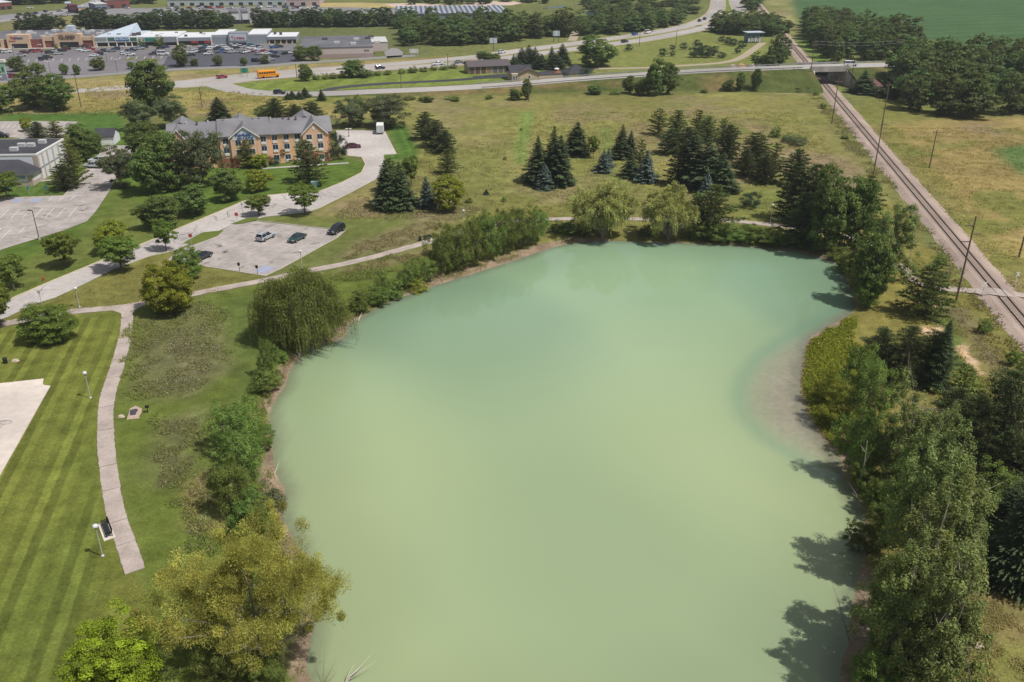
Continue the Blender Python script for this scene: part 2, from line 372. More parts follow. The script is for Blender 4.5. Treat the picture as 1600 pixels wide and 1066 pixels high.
def np_mesh(name, verts, quads):
    me = bpy.data.meshes.new(name); nv, nf, k = len(verts), len(quads), quads.shape[1]
    me.vertices.add(nv); me.vertices.foreach_set('co', np.ascontiguousarray(verts, dtype=np.float32).ravel())
    me.loops.add(nf * k); me.loops.foreach_set('vertex_index', np.ascontiguousarray(quads, dtype=np.int32).ravel())
    me.polygons.add(nf); me.polygons.foreach_set('loop_start', np.arange(0, nf * k, k, dtype=np.int32))
    me.update(calc_edges=True); return me
def set_col(me, rgb, name='col'):
    a = me.color_attributes.new(name, 'FLOAT_COLOR', 'POINT')
    d = np.ones((len(rgb), 4), np.float32); d[:, :3] = rgb; a.data.foreach_set('color', d.ravel())
def set_float(me, arr, name):
    a = me.attributes.new(name, 'FLOAT', 'POINT'); a.data.foreach_set('value', np.ascontiguousarray(arr, dtype=np.float32))
gme = np_mesh('ground', np.stack([PX_, PY_, gz], 1), quads)
set_col(gme, gcol); set_float(gme, ph, 'phase'); set_float(gme, sm, 'stripe')
gme.polygons.foreach_set('use_smooth', np.ones(len(quads), bool))

def ground_mat():
    m = bpy.data.materials.new('turf and meadow'); m.use_nodes = True; nt = m.node_tree; n = nt.nodes; l = nt.links
    b = n['Principled BSDF']; b.inputs['Roughness'].default_value = 0.95; b.inputs['Specular IOR Level'].default_value = 0.08
    at = n.new('ShaderNodeAttribute'); at.attribute_name = 'col'
    geo = n.new('ShaderNodeNewGeometry')
    def noise(s, d=5, r=0.6):
        t = n.new('ShaderNodeTexNoise'); t.inputs['Scale'].default_value = s; t.inputs['Detail'].default_value = d; t.inputs['Roughness'].default_value = r
        l.new(geo.outputs['Position'], t.inputs['Vector']); return t.outputs['Fac']
    def mr(i, a, b_, c, d):
        t = n.new('ShaderNodeMapRange'); l.new(i, t.inputs[0])
        for k, v in zip((1, 2, 3, 4), (a, b_, c, d)): t.inputs[k].default_value = v
        return t.outputs[0]
    def mul(a, bb):
        t = n.new('ShaderNodeMix'); t.data_type = 'RGBA'; t.blend_type = 'MULTIPLY'; t.inputs[0].default_value = 1
        l.new(a, t.inputs[6]); l.new(bb, t.inputs[7]); return t.outputs[2]
    c = mul(at.outputs['Color'], mr(noise(0.35, 8, 0.7), 0.3, 0.7, 0.66, 1.38))
    c = mul(c, mr(noise(3.0, 6, 0.75), 0.3, 0.7, 0.66, 1.36))
    # mowing stripes: the blades lean to or from the viewer
    pa = n.new('ShaderNodeAttribute'); pa.attribute_name = 'phase'; sa = n.new('ShaderNodeAttribute'); sa.attribute_name = 'stripe'
    wob = n.new('ShaderNodeMath'); wob.operation = 'ADD'; l.new(pa.outputs['Fac'], wob.inputs[0]); l.new(mr(noise(0.25, 2), 0.3, 0.7, -0.06, 0.06), wob.inputs[1])
    m1 = n.new('ShaderNodeMath'); m1.operation = 'MULTIPLY'; m1.inputs[1].default_value = math.pi; l.new(wob.outputs[0], m1.inputs[0])
    s1 = n.new('ShaderNodeMath'); s1.operation = 'SINE'; l.new(m1.outputs[0], s1.inputs[0])
    m3 = n.new('ShaderNodeMath'); m3.operation = 'MULTIPLY'; m3.inputs[1].default_value = math.pi * 0.37; l.new(wob.outputs[0], m3.inputs[0])
    s3 = n.new('ShaderNodeMath'); s3.operation = 'SINE'; l.new(m3.outputs[0], s3.inputs[0])
    s4 = n.new('ShaderNodeMath'); s4.operation = 'MULTIPLY'; l.new(mr(s1.outputs[0], -0.30, 0.30, -0.20, 0.20), s4.inputs[0]); l.new(mr(s3.outputs[0], -1, 1, 0.35, 1.3), s4.inputs[1])
    s5 = n.new('ShaderNodeMath'); s5.operation = 'MULTIPLY_ADD'; l.new(s4.outputs[0], s5.inputs[0]); l.new(sa.outputs['Fac'], s5.inputs[1]); s5.inputs[2].default_value = 1.0
    c = mul(c, s5.outputs[0])
    l.new(c, b.inputs['Base Color'])
    bp = n.new('ShaderNodeBump'); bp.inputs['Strength'].default_value = 0.55; bp.inputs['Distance'].default_value = 0.22
    l.new(noise(1.6, 8, 0.75), bp.inputs['Height']); l.new(bp.outputs[0], b.inputs['Normal'])
    return m
GROUND_MAT = ground_mat()
ground = link('ground', gme, None, GROUND_MAT); tag(ground, kind='structure')

# ------------------------------------------------------------------ pond
wx = np.arange(-48, 84, 1.1); wy = np.arange(44, 184, 1.1)
WX, WY = np.meshgrid(wx, wy); wxf, wyf = WX.ravel(), WY.ravel()
wsd = sdist(wxf, wyf, SHORE)
keep = wsd > -3
BAR = LP([(1318,488),(1275,512),(1232,536),(1196,562),(1174,592),(1167,618),(1176,648),(1205,680),(1245,702),(1300,735),(1345,740),(1330,560)], WATER_Z)
bar = smooth(-1.3, 1.2, sdist(wxf, wyf, BAR) + (fbm(wxf, wyf, 6, 61) - 0.5) * 1.2)
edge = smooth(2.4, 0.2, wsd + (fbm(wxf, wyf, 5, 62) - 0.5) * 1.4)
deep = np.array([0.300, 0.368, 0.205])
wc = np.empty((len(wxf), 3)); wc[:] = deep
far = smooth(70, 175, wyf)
wc = wc * (1 - far[:, None]) + np.array([0.222, 0.335, 0.212]) * far[:, None]  # teal towards the far end: sky reflection put into the water colour
silt_sky = smooth(0.35, 0.65, fbm(wxf + 0.4 * wyf, wyf * 0.6, 42, 63, 2))[:, None]; wc = wc * (0.90 + 0.16 * silt_sky) * np.array([0.97, 1.0, 1.03]) ** (1 - 2 * silt_sky)  # broad tone: silt plumes, with some cloud reflection painted into the colour
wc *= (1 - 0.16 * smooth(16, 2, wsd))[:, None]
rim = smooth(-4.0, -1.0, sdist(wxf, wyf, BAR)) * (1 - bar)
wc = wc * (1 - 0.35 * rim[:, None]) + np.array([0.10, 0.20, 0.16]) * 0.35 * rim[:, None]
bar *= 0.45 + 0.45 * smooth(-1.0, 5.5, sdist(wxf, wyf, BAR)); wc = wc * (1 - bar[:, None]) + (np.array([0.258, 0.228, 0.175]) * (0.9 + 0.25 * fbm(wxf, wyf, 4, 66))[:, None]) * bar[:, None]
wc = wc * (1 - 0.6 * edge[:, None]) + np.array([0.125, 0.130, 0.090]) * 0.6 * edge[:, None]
nwx, nwy = len(wx), len(wy); wi = np.arange(nwx * nwy).reshape(nwy, nwx)
wq = np.stack([wi[:-1, :-1], wi[:-1, 1:], wi[1:, 1:], wi[1:, :-1]], -1).reshape(-1, 4)
wq = wq[keep[wq].any(1)]
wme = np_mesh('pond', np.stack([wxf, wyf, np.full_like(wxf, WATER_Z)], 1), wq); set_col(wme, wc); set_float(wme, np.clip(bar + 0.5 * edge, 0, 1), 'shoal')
def water_mat():
    m = bpy.data.materials.new('silty pond water'); m.use_nodes = True; nt = m.node_tree; n = nt.nodes; l = nt.links
    b = n['Principled BSDF']; b.inputs['Roughness'].default_value = 0.03; b.inputs['IOR'].default_value = 1.333
    b.inputs['Specular IOR Level'].default_value = 0.5
    at = n.new('ShaderNodeAttribute'); at.attribute_name = 'col'; geo = n.new('ShaderNodeNewGeometry')
    sh = n.new('ShaderNodeAttribute'); sh.attribute_name = 'shoal'          # stones and weed on the shallow bed
    n2 = n.new('ShaderNodeTexNoise'); n2.inputs['Scale'].default_value = 1.1; n2.inputs['Detail'].default_value = 8; n2.inputs['Roughness'].default_value = 0.75; l.new(geo.outputs['Position'], n2.inputs['Vector'])
    mr2 = n.new('ShaderNodeMapRange'); l.new(n2.outputs['Fac'], mr2.inputs[0])
    for k_, v_ in zip((1, 2, 3, 4), (0.32, 0.68, 0.80, 1.16)): mr2.inputs[k_].default_value = v_
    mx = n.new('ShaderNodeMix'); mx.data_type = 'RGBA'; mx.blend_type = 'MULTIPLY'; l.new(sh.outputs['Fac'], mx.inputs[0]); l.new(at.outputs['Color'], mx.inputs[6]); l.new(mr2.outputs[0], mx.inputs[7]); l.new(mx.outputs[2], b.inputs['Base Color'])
    nz = n.new('ShaderNodeTexNoise'); nz.inputs['Scale'].default_value = 0.9; nz.inputs['Detail'].default_value = 6; nz.inputs['Roughness'].default_value = 0.7
    l.new(geo.outputs['Position'], nz.inputs['Vector'])
    bp = n.new('ShaderNodeBump'); bp.inputs['Strength'].default_value = 0.045; bp.inputs['Distance'].default_value = 0.08
    l.new(nz.outputs['Fac'], bp.inputs['Height']); l.new(bp.outputs[0], b.inputs['Normal'])
    return m
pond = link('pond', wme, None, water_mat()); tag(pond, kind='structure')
# ================================================================== ROADS, PATHS, LOTS
M_CONC = mat('old concrete', (0.47, 0.43, 0.41), 0.9, 0.2, 0.16, 0.9, bump=0.1, big=0.06)
M_CONC_W = mat('pale concrete', (0.64, 0.56, 0.50), 0.9, 0.2, 0.10, 0.8, big=0.08)
M_LOT = mat('worn concrete car park', (0.375, 0.335, 0.315), 0.92, 0.2, 0.17, 0.9, big=0.22)
M_PATH = mat('path asphalt greyed', (0.41, 0.345, 0.31), 0.95, 0.15, 0.14, 2.5, bump=0.15, big=0.3)
M_ASPH = mat('old asphalt', (0.125, 0.118, 0.13), 0.95, 0.2, 0.10, 0.4, big=0.03)
M_ASPH_N = mat('fresh asphalt', (0.055, 0.055, 0.068), 0.95, 0.2, 0.08, 0.4, big=0.03)
M_HWY = mat('highway concrete', (0.38, 0.355, 0.34), 0.95, 0.2, 0.08, 0.3, big=0.02)
M_SHOULD = mat('gravel shoulder', (0.36, 0.30, 0.225), 0.95, 0.1, 0.15, 2.0)
M_KERB = mat('kerb yellowed concrete', (0.50, 0.42, 0.27), 0.9, 0.2, 0.12, 2.0)
M_KERB2 = mat('kerb concrete', (0.46, 0.42, 0.36), 0.9, 0.2, 0.12, 2.0)
M_LINE = mat('worn white road paint', (0.62, 0.61, 0.58), 0.8, 0.2, 0.12, 6.0)
M_LINE_O = mat('faded road paint', (0.50, 0.46, 0.42), 0.8, 0.2, 0.10, 6.0)
M_BLUEP = mat('faded blue road paint', (0.30, 0.32, 0.44), 0.8, 0.2, 0.12, 3.0)
M_CRACK = mat('tarred crack', (0.06, 0.055, 0.055), 0.7, 0.3, 0.1, 3.0)
M_GRASS_S = mat('island turf', (0.115, 0.145, 0.032), 0.95, 0.05, 0.3, 3.0, bump=0.4)

def sheet(name, pts, z, m, parent=None, kind='structure'):
    me = bpy.data.meshes.new(name); me.from_pydata([(x, y, z) for x, y in pts], [], [tuple(range(len(pts)))])
    o = link(name, me, parent, m)
    if me.polygons and me.polygons[0].normal.z < 0: me.flip_normals()
    if not parent: tag(o, kind=kind)
    return o
def wavy(pts, amp, step, seed, closed=True):
    """the edge of an old pavement wanders a little"""
    out = []; n = len(pts)
    for i in range(n if closed else n - 1):
        a, b = pts[i], pts[(i + 1) % n]; L = math.hypot(b[0] - a[0], b[1] - a[1]); k = max(1, min(80, int(L / step)))
        for j in range(k):
            t = j / k; x, y = a[0] + (b[0] - a[0]) * t, a[1] + (b[1] - a[1]) * t
            nx, ny = -(b[1] - a[1]) / (L + 1e-9), (b[0] - a[0]) / (L + 1e-9)
            w = (float(fbm(np.array([x]), np.array([y]), 2.2, seed)[0]) - 0.5) * 2 * amp
            out.append((x + nx * w, y + ny * w))
    if not closed: out.append(pts[-1])
    return out
def offset_line(pts, w):
    """left and right edge of a band along 2D/3D points; w may be a list"""
    L, Rr = [], []; n = len(pts)
    for i in range(n):
        a = pts[max(0, i - 1)]; b = pts[min(n - 1, i + 1)]
        dx, dy = b[0] - a[0], b[1] - a[1]; q = math.hypot(dx, dy) + 1e-9; ww = (w[i] if isinstance(w, (list, tuple)) else w) / 2
        z = pts[i][2] if len(pts[i]) > 2 else 0
        L.append((pts[i][0] - dy / q * ww, pts[i][1] + dx / q * ww, z)); Rr.append((pts[i][0] + dy / q * ww, pts[i][1] - dx / q * ww, z))
    return L, Rr
def band(name, pts, w, z, m, parent=None, jag=0.0, seed=1, kind='structure'):
    L, Rr = offset_line(pts, w); v = []; f = []
    rr = random.Random(seed)
    for a, b in zip(L, Rr):
        j1, j2 = rr.uniform(-jag, jag), rr.uniform(-jag, jag)
        dx, dy = b[0] - a[0], b[1] - a[1]; q = math.hypot(dx, dy) + 1e-9
        v += [(a[0] - dx / q * j1, a[1] - dy / q * j1, a[2] + z), (b[0] + dx / q * j2, b[1] + dy / q * j2, b[2] + z)]
    for i in range(len(pts) - 1): f.append((2 * i, 2 * i + 1, 2 * i + 3, 2 * i + 2))
    me = bpy.data.meshes.new(name); me.from_pydata(v, [], f); o = link(name, me, parent, m)
    if me.polygons[0].normal.z < 0: me.flip_normals()
    if not parent: tag(o, kind=kind)
    return o
def kerb(pts, parent, m=M_KERB, w=0.22, h=0.13, name='kerb', z0=-0.05):
    L, Rr = offset_line(pts, w); mb = MB()
    for i in range(len(pts) - 1):
        mb.hexa([(*L[i][:2], z0), (*Rr[i][:2], z0), (*Rr[i + 1][:2], z0), (*L[i + 1][:2], z0)],
                [(*L[i][:2], h), (*Rr[i][:2], h), (*Rr[i + 1][:2], h), (*L[i + 1][:2], h)])
    return mb.build(name, m, parent)
def mark(a, b, w, z, m, parent, name='parking_line'):
    a, b = Vector(a), Vector(b); d = (b - a).normalized(); nn = Vector((-d.y, d.x)) * w / 2
    return sheet(name, [tuple(a + nn), tuple(b + nn), tuple(b - nn), tuple(a - nn)], z, m, parent)

# --- lane past the hotel
up = LP([(544,244),(565,246),(571,257),(565,270),(535,285),(500,299),(455,302),(415,306),(380,315),(340,332),(272,360),(250,370),(162,406),(82,439),(22,465),(-30,492)])
dn = LP([(-40,520),(0,500),(12,496),(50,477),(85,466),(130,445),(180,420),(235,400),(272,392),(300,380),(330,366),(362,352),(390,346),(415,339),(452,335),(480,332),(500,325),(550,300),(597,275),(600,252),(599,242),(620,241),(601,204),(525,204),(528,226)])
lane = sheet('driveway', up + dn, 0.05, M_CONC)
kerb(up, lane); kerb(dn[6:9], lane, M_KERB2); kerb(dn[14:21], lane, M_KERB2)
rr = random.Random(5)
for i in range(90):          # tarred cracks in the lane
    t = rr.random(); k = int(t * 9) + 5
    a = up[k]; x = a[0] + rr.uniform(-6, 6) + 3.2; y = a[1] - rr.uniform(1.5, 7.0)
    if float(sdist(np.array([x]), np.array([y]), up + dn)[0]) < 0.8: continue
    q = [(x, y)]; an = rr.choice([0.2, 1.9]) + rr.uniform(-0.4, 0.4)
    for j in range(rr.randint(4, 9)):
        an += rr.uniform(-0.5, 0.5); nxt = (q[-1][0] + math.cos(an) * 0.8, q[-1][1] + math.sin(an) * 0.8)
        if float(sdist(np.array([nxt[0]]), np.array([nxt[1]]), up + dn)[0]) < 0.3: break
        q.append(nxt)
    if len(q) > 2: band('tarred_crack', q, 0.10, 0.056, M_CRACK, lane, 0.03, i)
# --- hotel car park
lot_px = [(400,346),(539,361),(527,371),(440,419),(415,431),(320,416),(300,412),(262,407),(274,395),(300,383),(345,361),(362,352)]
lot = sheet('car_park', LP(lot_px), 0.045, M_LOT)
kerb(LP([(401,345),(540,360.5),(527,371.5),(440,419.5),(415,431.5),(320,416.5)]), lot, M_KERB2, 0.18, 0.10)
isl = LP([(287,380),(317,364),(350,361),(340,370),(302,384)])
io = sheet('verge', isl, 0.16, M_GRASS_S); kerb(isl + [isl[0]], io, M_KERB2, 0.2, 0.15)
isl2 = LP([(360,351),(385,342),(405,340),(400,345),(380,350)])
sheet('verge', isl2, 0.14, M_GRASS_S)
A, B = Vector(P(345, 373)), Vector(P(486, 392.8))      # the two middle rows
C, D = Vector(P(402, 348)), Vector(P(524, 361))
dr = (Vector(P(452, 383)) - Vector(P(412, 403))).normalized()
dirA = (B - A).normalized()
for k in range(int((B - A).length / 2.75) + 1):
    p = A + dirA * (k * 2.75); mark(p - dr * 4.6, p + dr * 4.6, 0.11, 0.052, M_LINE_O, lot)
mark(A, B, 0.11, 0.0535, M_LINE_O, lot)
dirC = (D - C).normalized()
for k in range(int((D - C).length / 2.75) + 1):
    p = C + dirC * (k * 2.75); mark(p - dr * 4.8, p + dr * 0.2, 0.11, 0.052, M_LINE_O, lot)
E0 = Vector(P(330, 416)); dirE = (Vector(P(412, 429)) - E0).normalized()
for k in range(5):
    p = E0 + dirE * (k * 2.75); mark(p + dr * 0.2, p + dr * 4.8, 0.11, 0.052, M_LINE_O, lot)
sheet('disabled_bay', [tuple(E0 + dirE * 9.5 + dr * 0.6), tuple(E0 + dirE * 12.2 + dr * 0.6), tuple(E0 + dirE * 12.2 + dr * 4), tuple(E0 + dirE * 9.5 + dr * 4)], 0.05, M_BLUEP, lot)
rr = random.Random(31)
def stains(poly, parent, n, m):
    xs = [p[0] for p in poly]; ys = [p[1] for p in poly]; k = 0
    while k < n:
        x, y = rr.uniform(min(xs), max(xs)), rr.uniform(min(ys), max(ys))
        if float(sdist(np.array([x]), np.array([y]), poly)[0]) < 1.2: continue
        r0 = rr.uniform(0.2, 0.7); a0 = rr.uniform(0, 3); st = rr.uniform(1, 2.6)
        q = [(r0 * st * math.cos(6.283 * j / 11) * rr.uniform(.7, 1.2), r0 * math.sin(6.283 * j / 11) * rr.uniform(.7, 1.2)) for j in range(11)]
        sheet('oil_stain', [(x + a * math.cos(a0) - b * math.sin(a0), y + a * math.sin(a0) + b * math.cos(a0)) for a, b in q], 0.0495, m, parent); k += 1
M_STAIN = mat('oil stained concrete', (0.255, 0.225, 0.21), 0.85, 0.25, 0.15, 2.0)
stains(LP(lot_px), lot, 26, M_STAIN)
# --- car park on the left
lot2 = sheet('car_park', LP([(-60,316),(0,313),(6,310),(100,306),(136,265),(160,236),(165,228),(215,227),(215,240),(190,262),(172,297),(150,330),(136,346),(100,360),(0,391),(-60,410)]), 0.045, M_LOT)
kerb(LP([(-60,316),(0,313),(6,310),(100,306),(136,265),(160,236)]), lot2, M_KERB2)
for k in range(7):
    mark(P(15 - 18 * 0.9 + k * 18, 342.5 - k * 0.5), P(48.5 - 18 * 2 + k * 17.8 + 1, 327.5 - k * 0.55), 0.13, 0.052, M_LINE, lot2)
mark(P(0, 336.5), P(112, 331.8), 0.12, 0.0535, M_LINE, lot2)
for a, b in [((76,314.5),(82.5,307.5)), ((92,314.5),(100,306.5)), ((110,313),(117,306)), ((1,374.5),(20,355.5)), ((30,364.5),(39,355)), ((0,358),(1,357)), ((-16,376),(2,357))]:
    mark(P(*a), P(*b), 0.13, 0.052, M_LINE, lot2)
mark(P(-20, 366), P(31, 364.5), 0.12, 0.0535, M_LINE, lot2)
for k in range(11):
    y = 305 - k * 3.9; x = 103 + k * 3.45
    mark(P(x, y), P(x + 26 - k * 0.6, y + 0.2), 0.12, 0.052, M_LINE, lot2)
for x0, x1 in [(17, 34), (46, 62)]:
    sheet('disabled_bay', LP([(x0, 316.5), (x1, 315.8), (x1 + 4, 310.5), (x0 + 4, 311)]), 0.05, M_BLUEP, lot2)
stains(LP([(0,330),(100,315),(150,270),(170,290),(136,340),(0,385)]), lot2, 22, M_STAIN)
lot3 = sheet('car_park', LP([(-50,190),(96,189.5),(121,190.5),(105,207),(85,221),(60,224),(37,222),(30,216),(0,213),(-50,215)]), 0.045, M_LOT)
for k in range(6):
    mark(P(2 + k * 8.5, 201), P(9 + k * 8.5, 193.5), 0.13, 0.052, M_LINE, lot3)
# --- park court
court_px = [(-160,625),(0,600),(68,592.5),(66,600),(68,602.5),(78,603.5),(0,742),(-120,955)]
court = sheet('court', LP(court_px), 0.07, M_CONC_W)
kerb(LP(court_px), court, M_CONC_W, 0.15, 0.068, 'slab_edge')
rr = random.Random(3)
c0 = P(6, 661)
for k in range(7):       # chalk scribble on the court
    q = []; r0 = rr.uniform(0.25, 0.8); a0 = rr.uniform(0, 6)
    for j in range(12):
        a = a0 + j * 0.42; q.append((c0[0] + rr.uniform(-0.06, 0.06) + math.cos(a) * r0 * 1.25 + (k % 3 - 1) * 0.3, c0[1] + math.sin(a) * r0 * (0.8 + 0.3 * (k % 2))))
    band('drawn_line', q, 0.055, 0.0745, mat('charcoal drawing', (0.20, 0.19, 0.2), 0.9), court)
band('drawn_line', LP([(0, 669), (4, 666.5)]), 0.14, 0.0745, MATS['charcoal drawing'], court)
# --- trail round the pond
trail_a = catmull(LP([(-60,524),(0,508),(47,499),(105,488),(150,484),(200,479),(240,471),(300,460),(345,451),(410,439),(475,425),(550,410),(620,392),(680,375),(740,358),(800,347),(860,343),(905,342),(1000,342.5),(1130,345),(1180,349),(1232,355),(1290,364),(1339,375),(1366,389),(1390,404),(1414,422),(1432,440),(1462,451)]), 5)
trail = band('footpath', trail_a, 2.3, 0.05, M_PATH, None, 0.10, 3)
jn = sheet('footpath', LP([(150,482.5),(200,478),(240,470.5),(215,482.5),(207,489),(208.5,497),(190.5,497),(189,490),(175,485)]), 0.054, M_PATH)
# --- cracked slab path down to the lawn
cen = catmull(LP([(199.5,494),(198.5,512),(194,535),(187,560),(178,588),(171,610),(167,628),(165,650),(165.5,690),(168,720),(172.5,760),(183.5,812),(200,860),(211,893)]), 8)
slabs = empty('footpath'); tag(slabs, kind='structure')
ybr = [497, 537, 562, 590, 636, 672, 728, 765, 815, 850, 894]
yy = [P(0, b)[1] for b in ybr]
rr = random.Random(8)
for k in range(len(yy) - 1):
    seg = [c for c in cen if yy[k + 1] - 0.001 < c[1] < yy[k]]
    def at(Y):
        for a, b in zip(cen, cen[1:]):
            if b[1] <= Y <= a[1]: t = (a[1] - Y) / (a[1] - b[1] + 1e-9); return (a[0] + (b[0] - a[0]) * t, Y)
        return cen[-1] if Y < cen[-1][1] else cen[0]
    line = [at(yy[k])] + seg + [at(yy[k + 1] + 0.10)]
    dense = []
    for a, b in zip(line, line[1:]):
        L = math.hypot(b[0] - a[0], b[1] - a[1]); q = max(1, int(L / 0.32))
        dense += [(a[0] + (b[0] - a[0]) * j / q, a[1] + (b[1] - a[1]) * j / q) for j in range(q)]
    dense.append(line[-1])
    wdt = 2.05 + rr.uniform(-0.06, 0.06); L, Rr = offset_line(dense, wdt)
    tl = rr.uniform(-0.22, 0.22); sk = rr.uniform(-0.05, 0.05)
    Lp = [(p[0] + sk + rr.uniform(-0.06, 0.06), p[1] + (tl if 0 < i < 0 else 0)) for i, p in enumerate(L)]
    Rp = [(p[0] + sk + rr.uniform(-0.06, 0.06), p[1]) for p in Rr]
    poly = Lp + Rp[::-1]
    zt = 0.06 + rr.uniform(-0.012, 0.012)
    MB().prism(poly, -0.05, zt).build('slab', M_PATH, slabs)
# small slab of bare soil with a dark mat by the path, post beside it
# --- highway: two carriageways
def road(name, px, w, m, z=0.04, k=4, zs=None):
    if zs is None: pts = catmull(LP(px), k)
    else:
        pts = catmull([(*P(x, y, q), q) for (x, y), q in zip(px, zs)], k)
    return band(name, pts, w, z, m), pts
FAR_CW = [(-60,152),(15,148),(112,142.5),(217,135),(285,129),(337,123.5),(400,117),(470,111),(560,104.5),(650,97.5),(750,88.5),(800,81),(910,66.5),(962,59.5),(1012,52.5),(1070,41.5),(1100,31.5),(1117,20),(1122,4),(1122,-30)]
NEAR_CW = [(217,139),(337,130),(400,122.5),(470,117),(550,111),(620,106),(700,101),(790,91),(887,78),(965,68),(1012,61.5),(1062,52),(1102,43),(1140,28),(1156,17),(1150,2),(1146,-30)]
hs1, hp1 = road('road_shoulder', FAR_CW, 12.5, M_SHOULD, 0.02); h1, _ = road('highway', FAR_CW, 8.6, M_HWY, 0.04)
hs2, hp2 = road('road_shoulder', NEAR_CW, 12.0, M_SHOULD, 0.024); h2, _ = road('highway', NEAR_CW, 8.4, M_HWY, 0.045)
for i in range(40, len(hp1) - 2, 1):
    if i % 2 == 0: band('lane_dash', hp1[i:i + 2], 0.2, 0.046, M_LINE, h1)
for i in range(12, len(hp2) - 2, 1):
    if i % 2 == 0: band('lane_dash', hp2[i:i + 2], 0.2, 0.051, M_LINE, h2)
fr, _ = road('road', [(-60,131),(0,128),(90,122),(160,117),(215,112.5),(300,107.5),(400,103.8),(462,99),(525,95),(610,89.3),(650,87)], 7.0, mat('grey road', (0.235, 0.225, 0.225), 0.95, 0.2, 0.1, 0.4), 0.03)
drv, _ = road('driveway', [(498,146),(512,141),(535,136.5),(600,131),(700,126),(760,121.5),(812,119)], 5.0, M_ASPH_N, 0.05)
sheet('yard', LP([(738,119.5),(800,114.5),(812,121),(790,122),(740,122)]), 0.055, M_ASPH_N)
sheet('yard', LP([(836,113),(868,109),(930,107),(925,112),(885,121),(850,122)]), 0.055, M_ASPH_N)
gp, _ = road('track', [(925,107.5),(1000,106.5),(1062,103),(1125,98.5),(1155,91.5),(1175,79),(1192,67)], 4.2, M_SHOULD, 0.035)
road('track', [(893,64),(897,58),(899,50),(902,46)], 5.0, M_SHOULD, 0.03)
# --- overpass road on its embankment
OV = [(330,129),(352,136),(372,141.5),(400,145),(460,147.2),(520,146),(600,142.5),(700,138.3),(800,132),(900,124),(1000,117),(1100,111),(1200,106.8),(1262,104.5),(1312,103.2),(1420,100.5),(1520,99),(1620,98)]
OZ = [0,0,0,0,0.1,0.2,0.4,0.9,1.6,2.6,3.8,5.0,6.2,6.8,6.9,6.6,5.6,4.2]
ovr, ovp = road('road', OV, 10.5, M_HWY, 0.04, 4, OZ)
L_, R_ = offset_line(ovp, 10.5)
BR0, BR1 = P(1264, 104.3, 6.8)[0], P(1311, 103.2, 6.9)[0]       # bridge opening, along x
def side_slope(edge, sgn, sel):
    v = []; f = []
    for i in sel:
        a = edge[i]; p0 = ovp[max(0, i - 1)]; p1 = ovp[min(len(ovp) - 1, i + 1)]
        dx, dy = p1[0] - p0[0], p1[1] - p0[1]; q = math.hypot(dx, dy); nx, ny = -dy / q * sgn, dx / q * sgn
        h = a[2]; v.append((a[0], a[1], h))
        for t in (0.33, 0.66, 1.0):
            run = 2.2 * h + 1.2
            v.append((a[0] + nx * (1.2 + run * t) + rr.uniform(-.3, .3), a[1] + ny * (1.2 + run * t), h * (1 - t) + rr.uniform(-.12, .12) * (t < 1) - 0.06 * (t == 1)))
    n = len(sel)
    for i in range(n - 1):
        for k in range(3): f.append((i * 4 + k, i * 4 + 4 + k, i * 4 + 5 + k, i * 4 + 1 + k))
    return v, f
selL = [i for i, p in enumerate(ovp) if p[0] <= BR0 + 0.5 and p[2] > 0.05]; selR = [i for i, p in enumerate(ovp) if p[0] >= BR1 - 0.5]
emb = MB()
for sel in (selL, selR):
    for edge, sg in ((L_, 1), (R_, -1)):
        v, f = side_slope(edge, sg, sel); emb.add(v, f)
    # core under the road
    emb.add([(*L_[i][:2], L_[i][2]) for i in sel] + [(*R_[i][:2], R_[i][2]) for i in sel], [(i, i + 1, len(sel) + i + 1, len(sel) + i) for i in range(len(sel) - 1)])
eme = emb.mesh('embankment')
ev = np.array(emb.v)
ec = np.array([0.074, 0.092, 0.026]) * (0.7 + 0.6 * fbm(ev[:, 0], ev[:, 1], 9, 3))[:, None]
br = 0.75 * smooth(0.56, 0.74, fbm(ev[:, 0], ev[:, 1], 14, 8))[:, None]
ec = ec * (1 - br) + np.array([0.19, 0.135, 0.060]) * br
set_col(eme, ec); eo = link('embankment', eme, None, GROUND_MAT); tag(eo, kind='structure')
M_BRC = mat('bridge concrete', (0.40, 0.375, 0.35), 0.9, 0.2, 0.14, 0.8, big=0.3)
M_RAIL_G = mat('galvanised rail', (0.33, 0.33, 0.33), 0.5, 0.5, 0.1, 3, metal=0.4)
bl = [p for p in ovp if BR0 - 6 < p[0] < BR1 + 6]
ba, bb = Vector(P3(1262, 104.5, 6.8)), Vector(P3(1313, 103.2, 6.9)); bd = (bb - ba); blen = bd.length; brz = math.atan2(bd.y, bd.x)
bridge = empty('road_bridge', (ba.x, ba.y, 0), brz, 'concrete road bridge carrying the overpass across the railway', 'bridge')
MB().box(-1, blen + 1, -5.6, 5.6, 5.7, 6.78).build('deck', M_BRC, bridge)
for s in (-1, 1):
    MB().box(-1.5, blen + 1.5, s * 5.65 - 0.18, s * 5.65 + 0.18, 5.55, 7.75).build('parapet', M_BRC, bridge)
for x in (-0.6, blen + 0.6):
    MB().box(x - 0.6, x + 0.6, -6.5, 6.5, -0.2, 5.68).build('abutment', M_BRC, bridge)
for x, s in ((0, -1), (blen, 1)):
    for w in (-1, 1):
        mb = MB(); y0 = 6.5 * w; y1 = 15.5 * w; xx = x + s * 2.5
        mb.hexa([(x - .3, y0, -.2), (x + .3, y0, -.2), (xx + .3, y1, -.2), (xx - .3, y1, -.2)], [(x - .3, y0, 6.2), (x + .3, y0, 6.2), (xx + .3, y1, 0.6), (xx - .3, y1, 0.6)])
        mb.build('wing_wall', M_BRC, bridge)
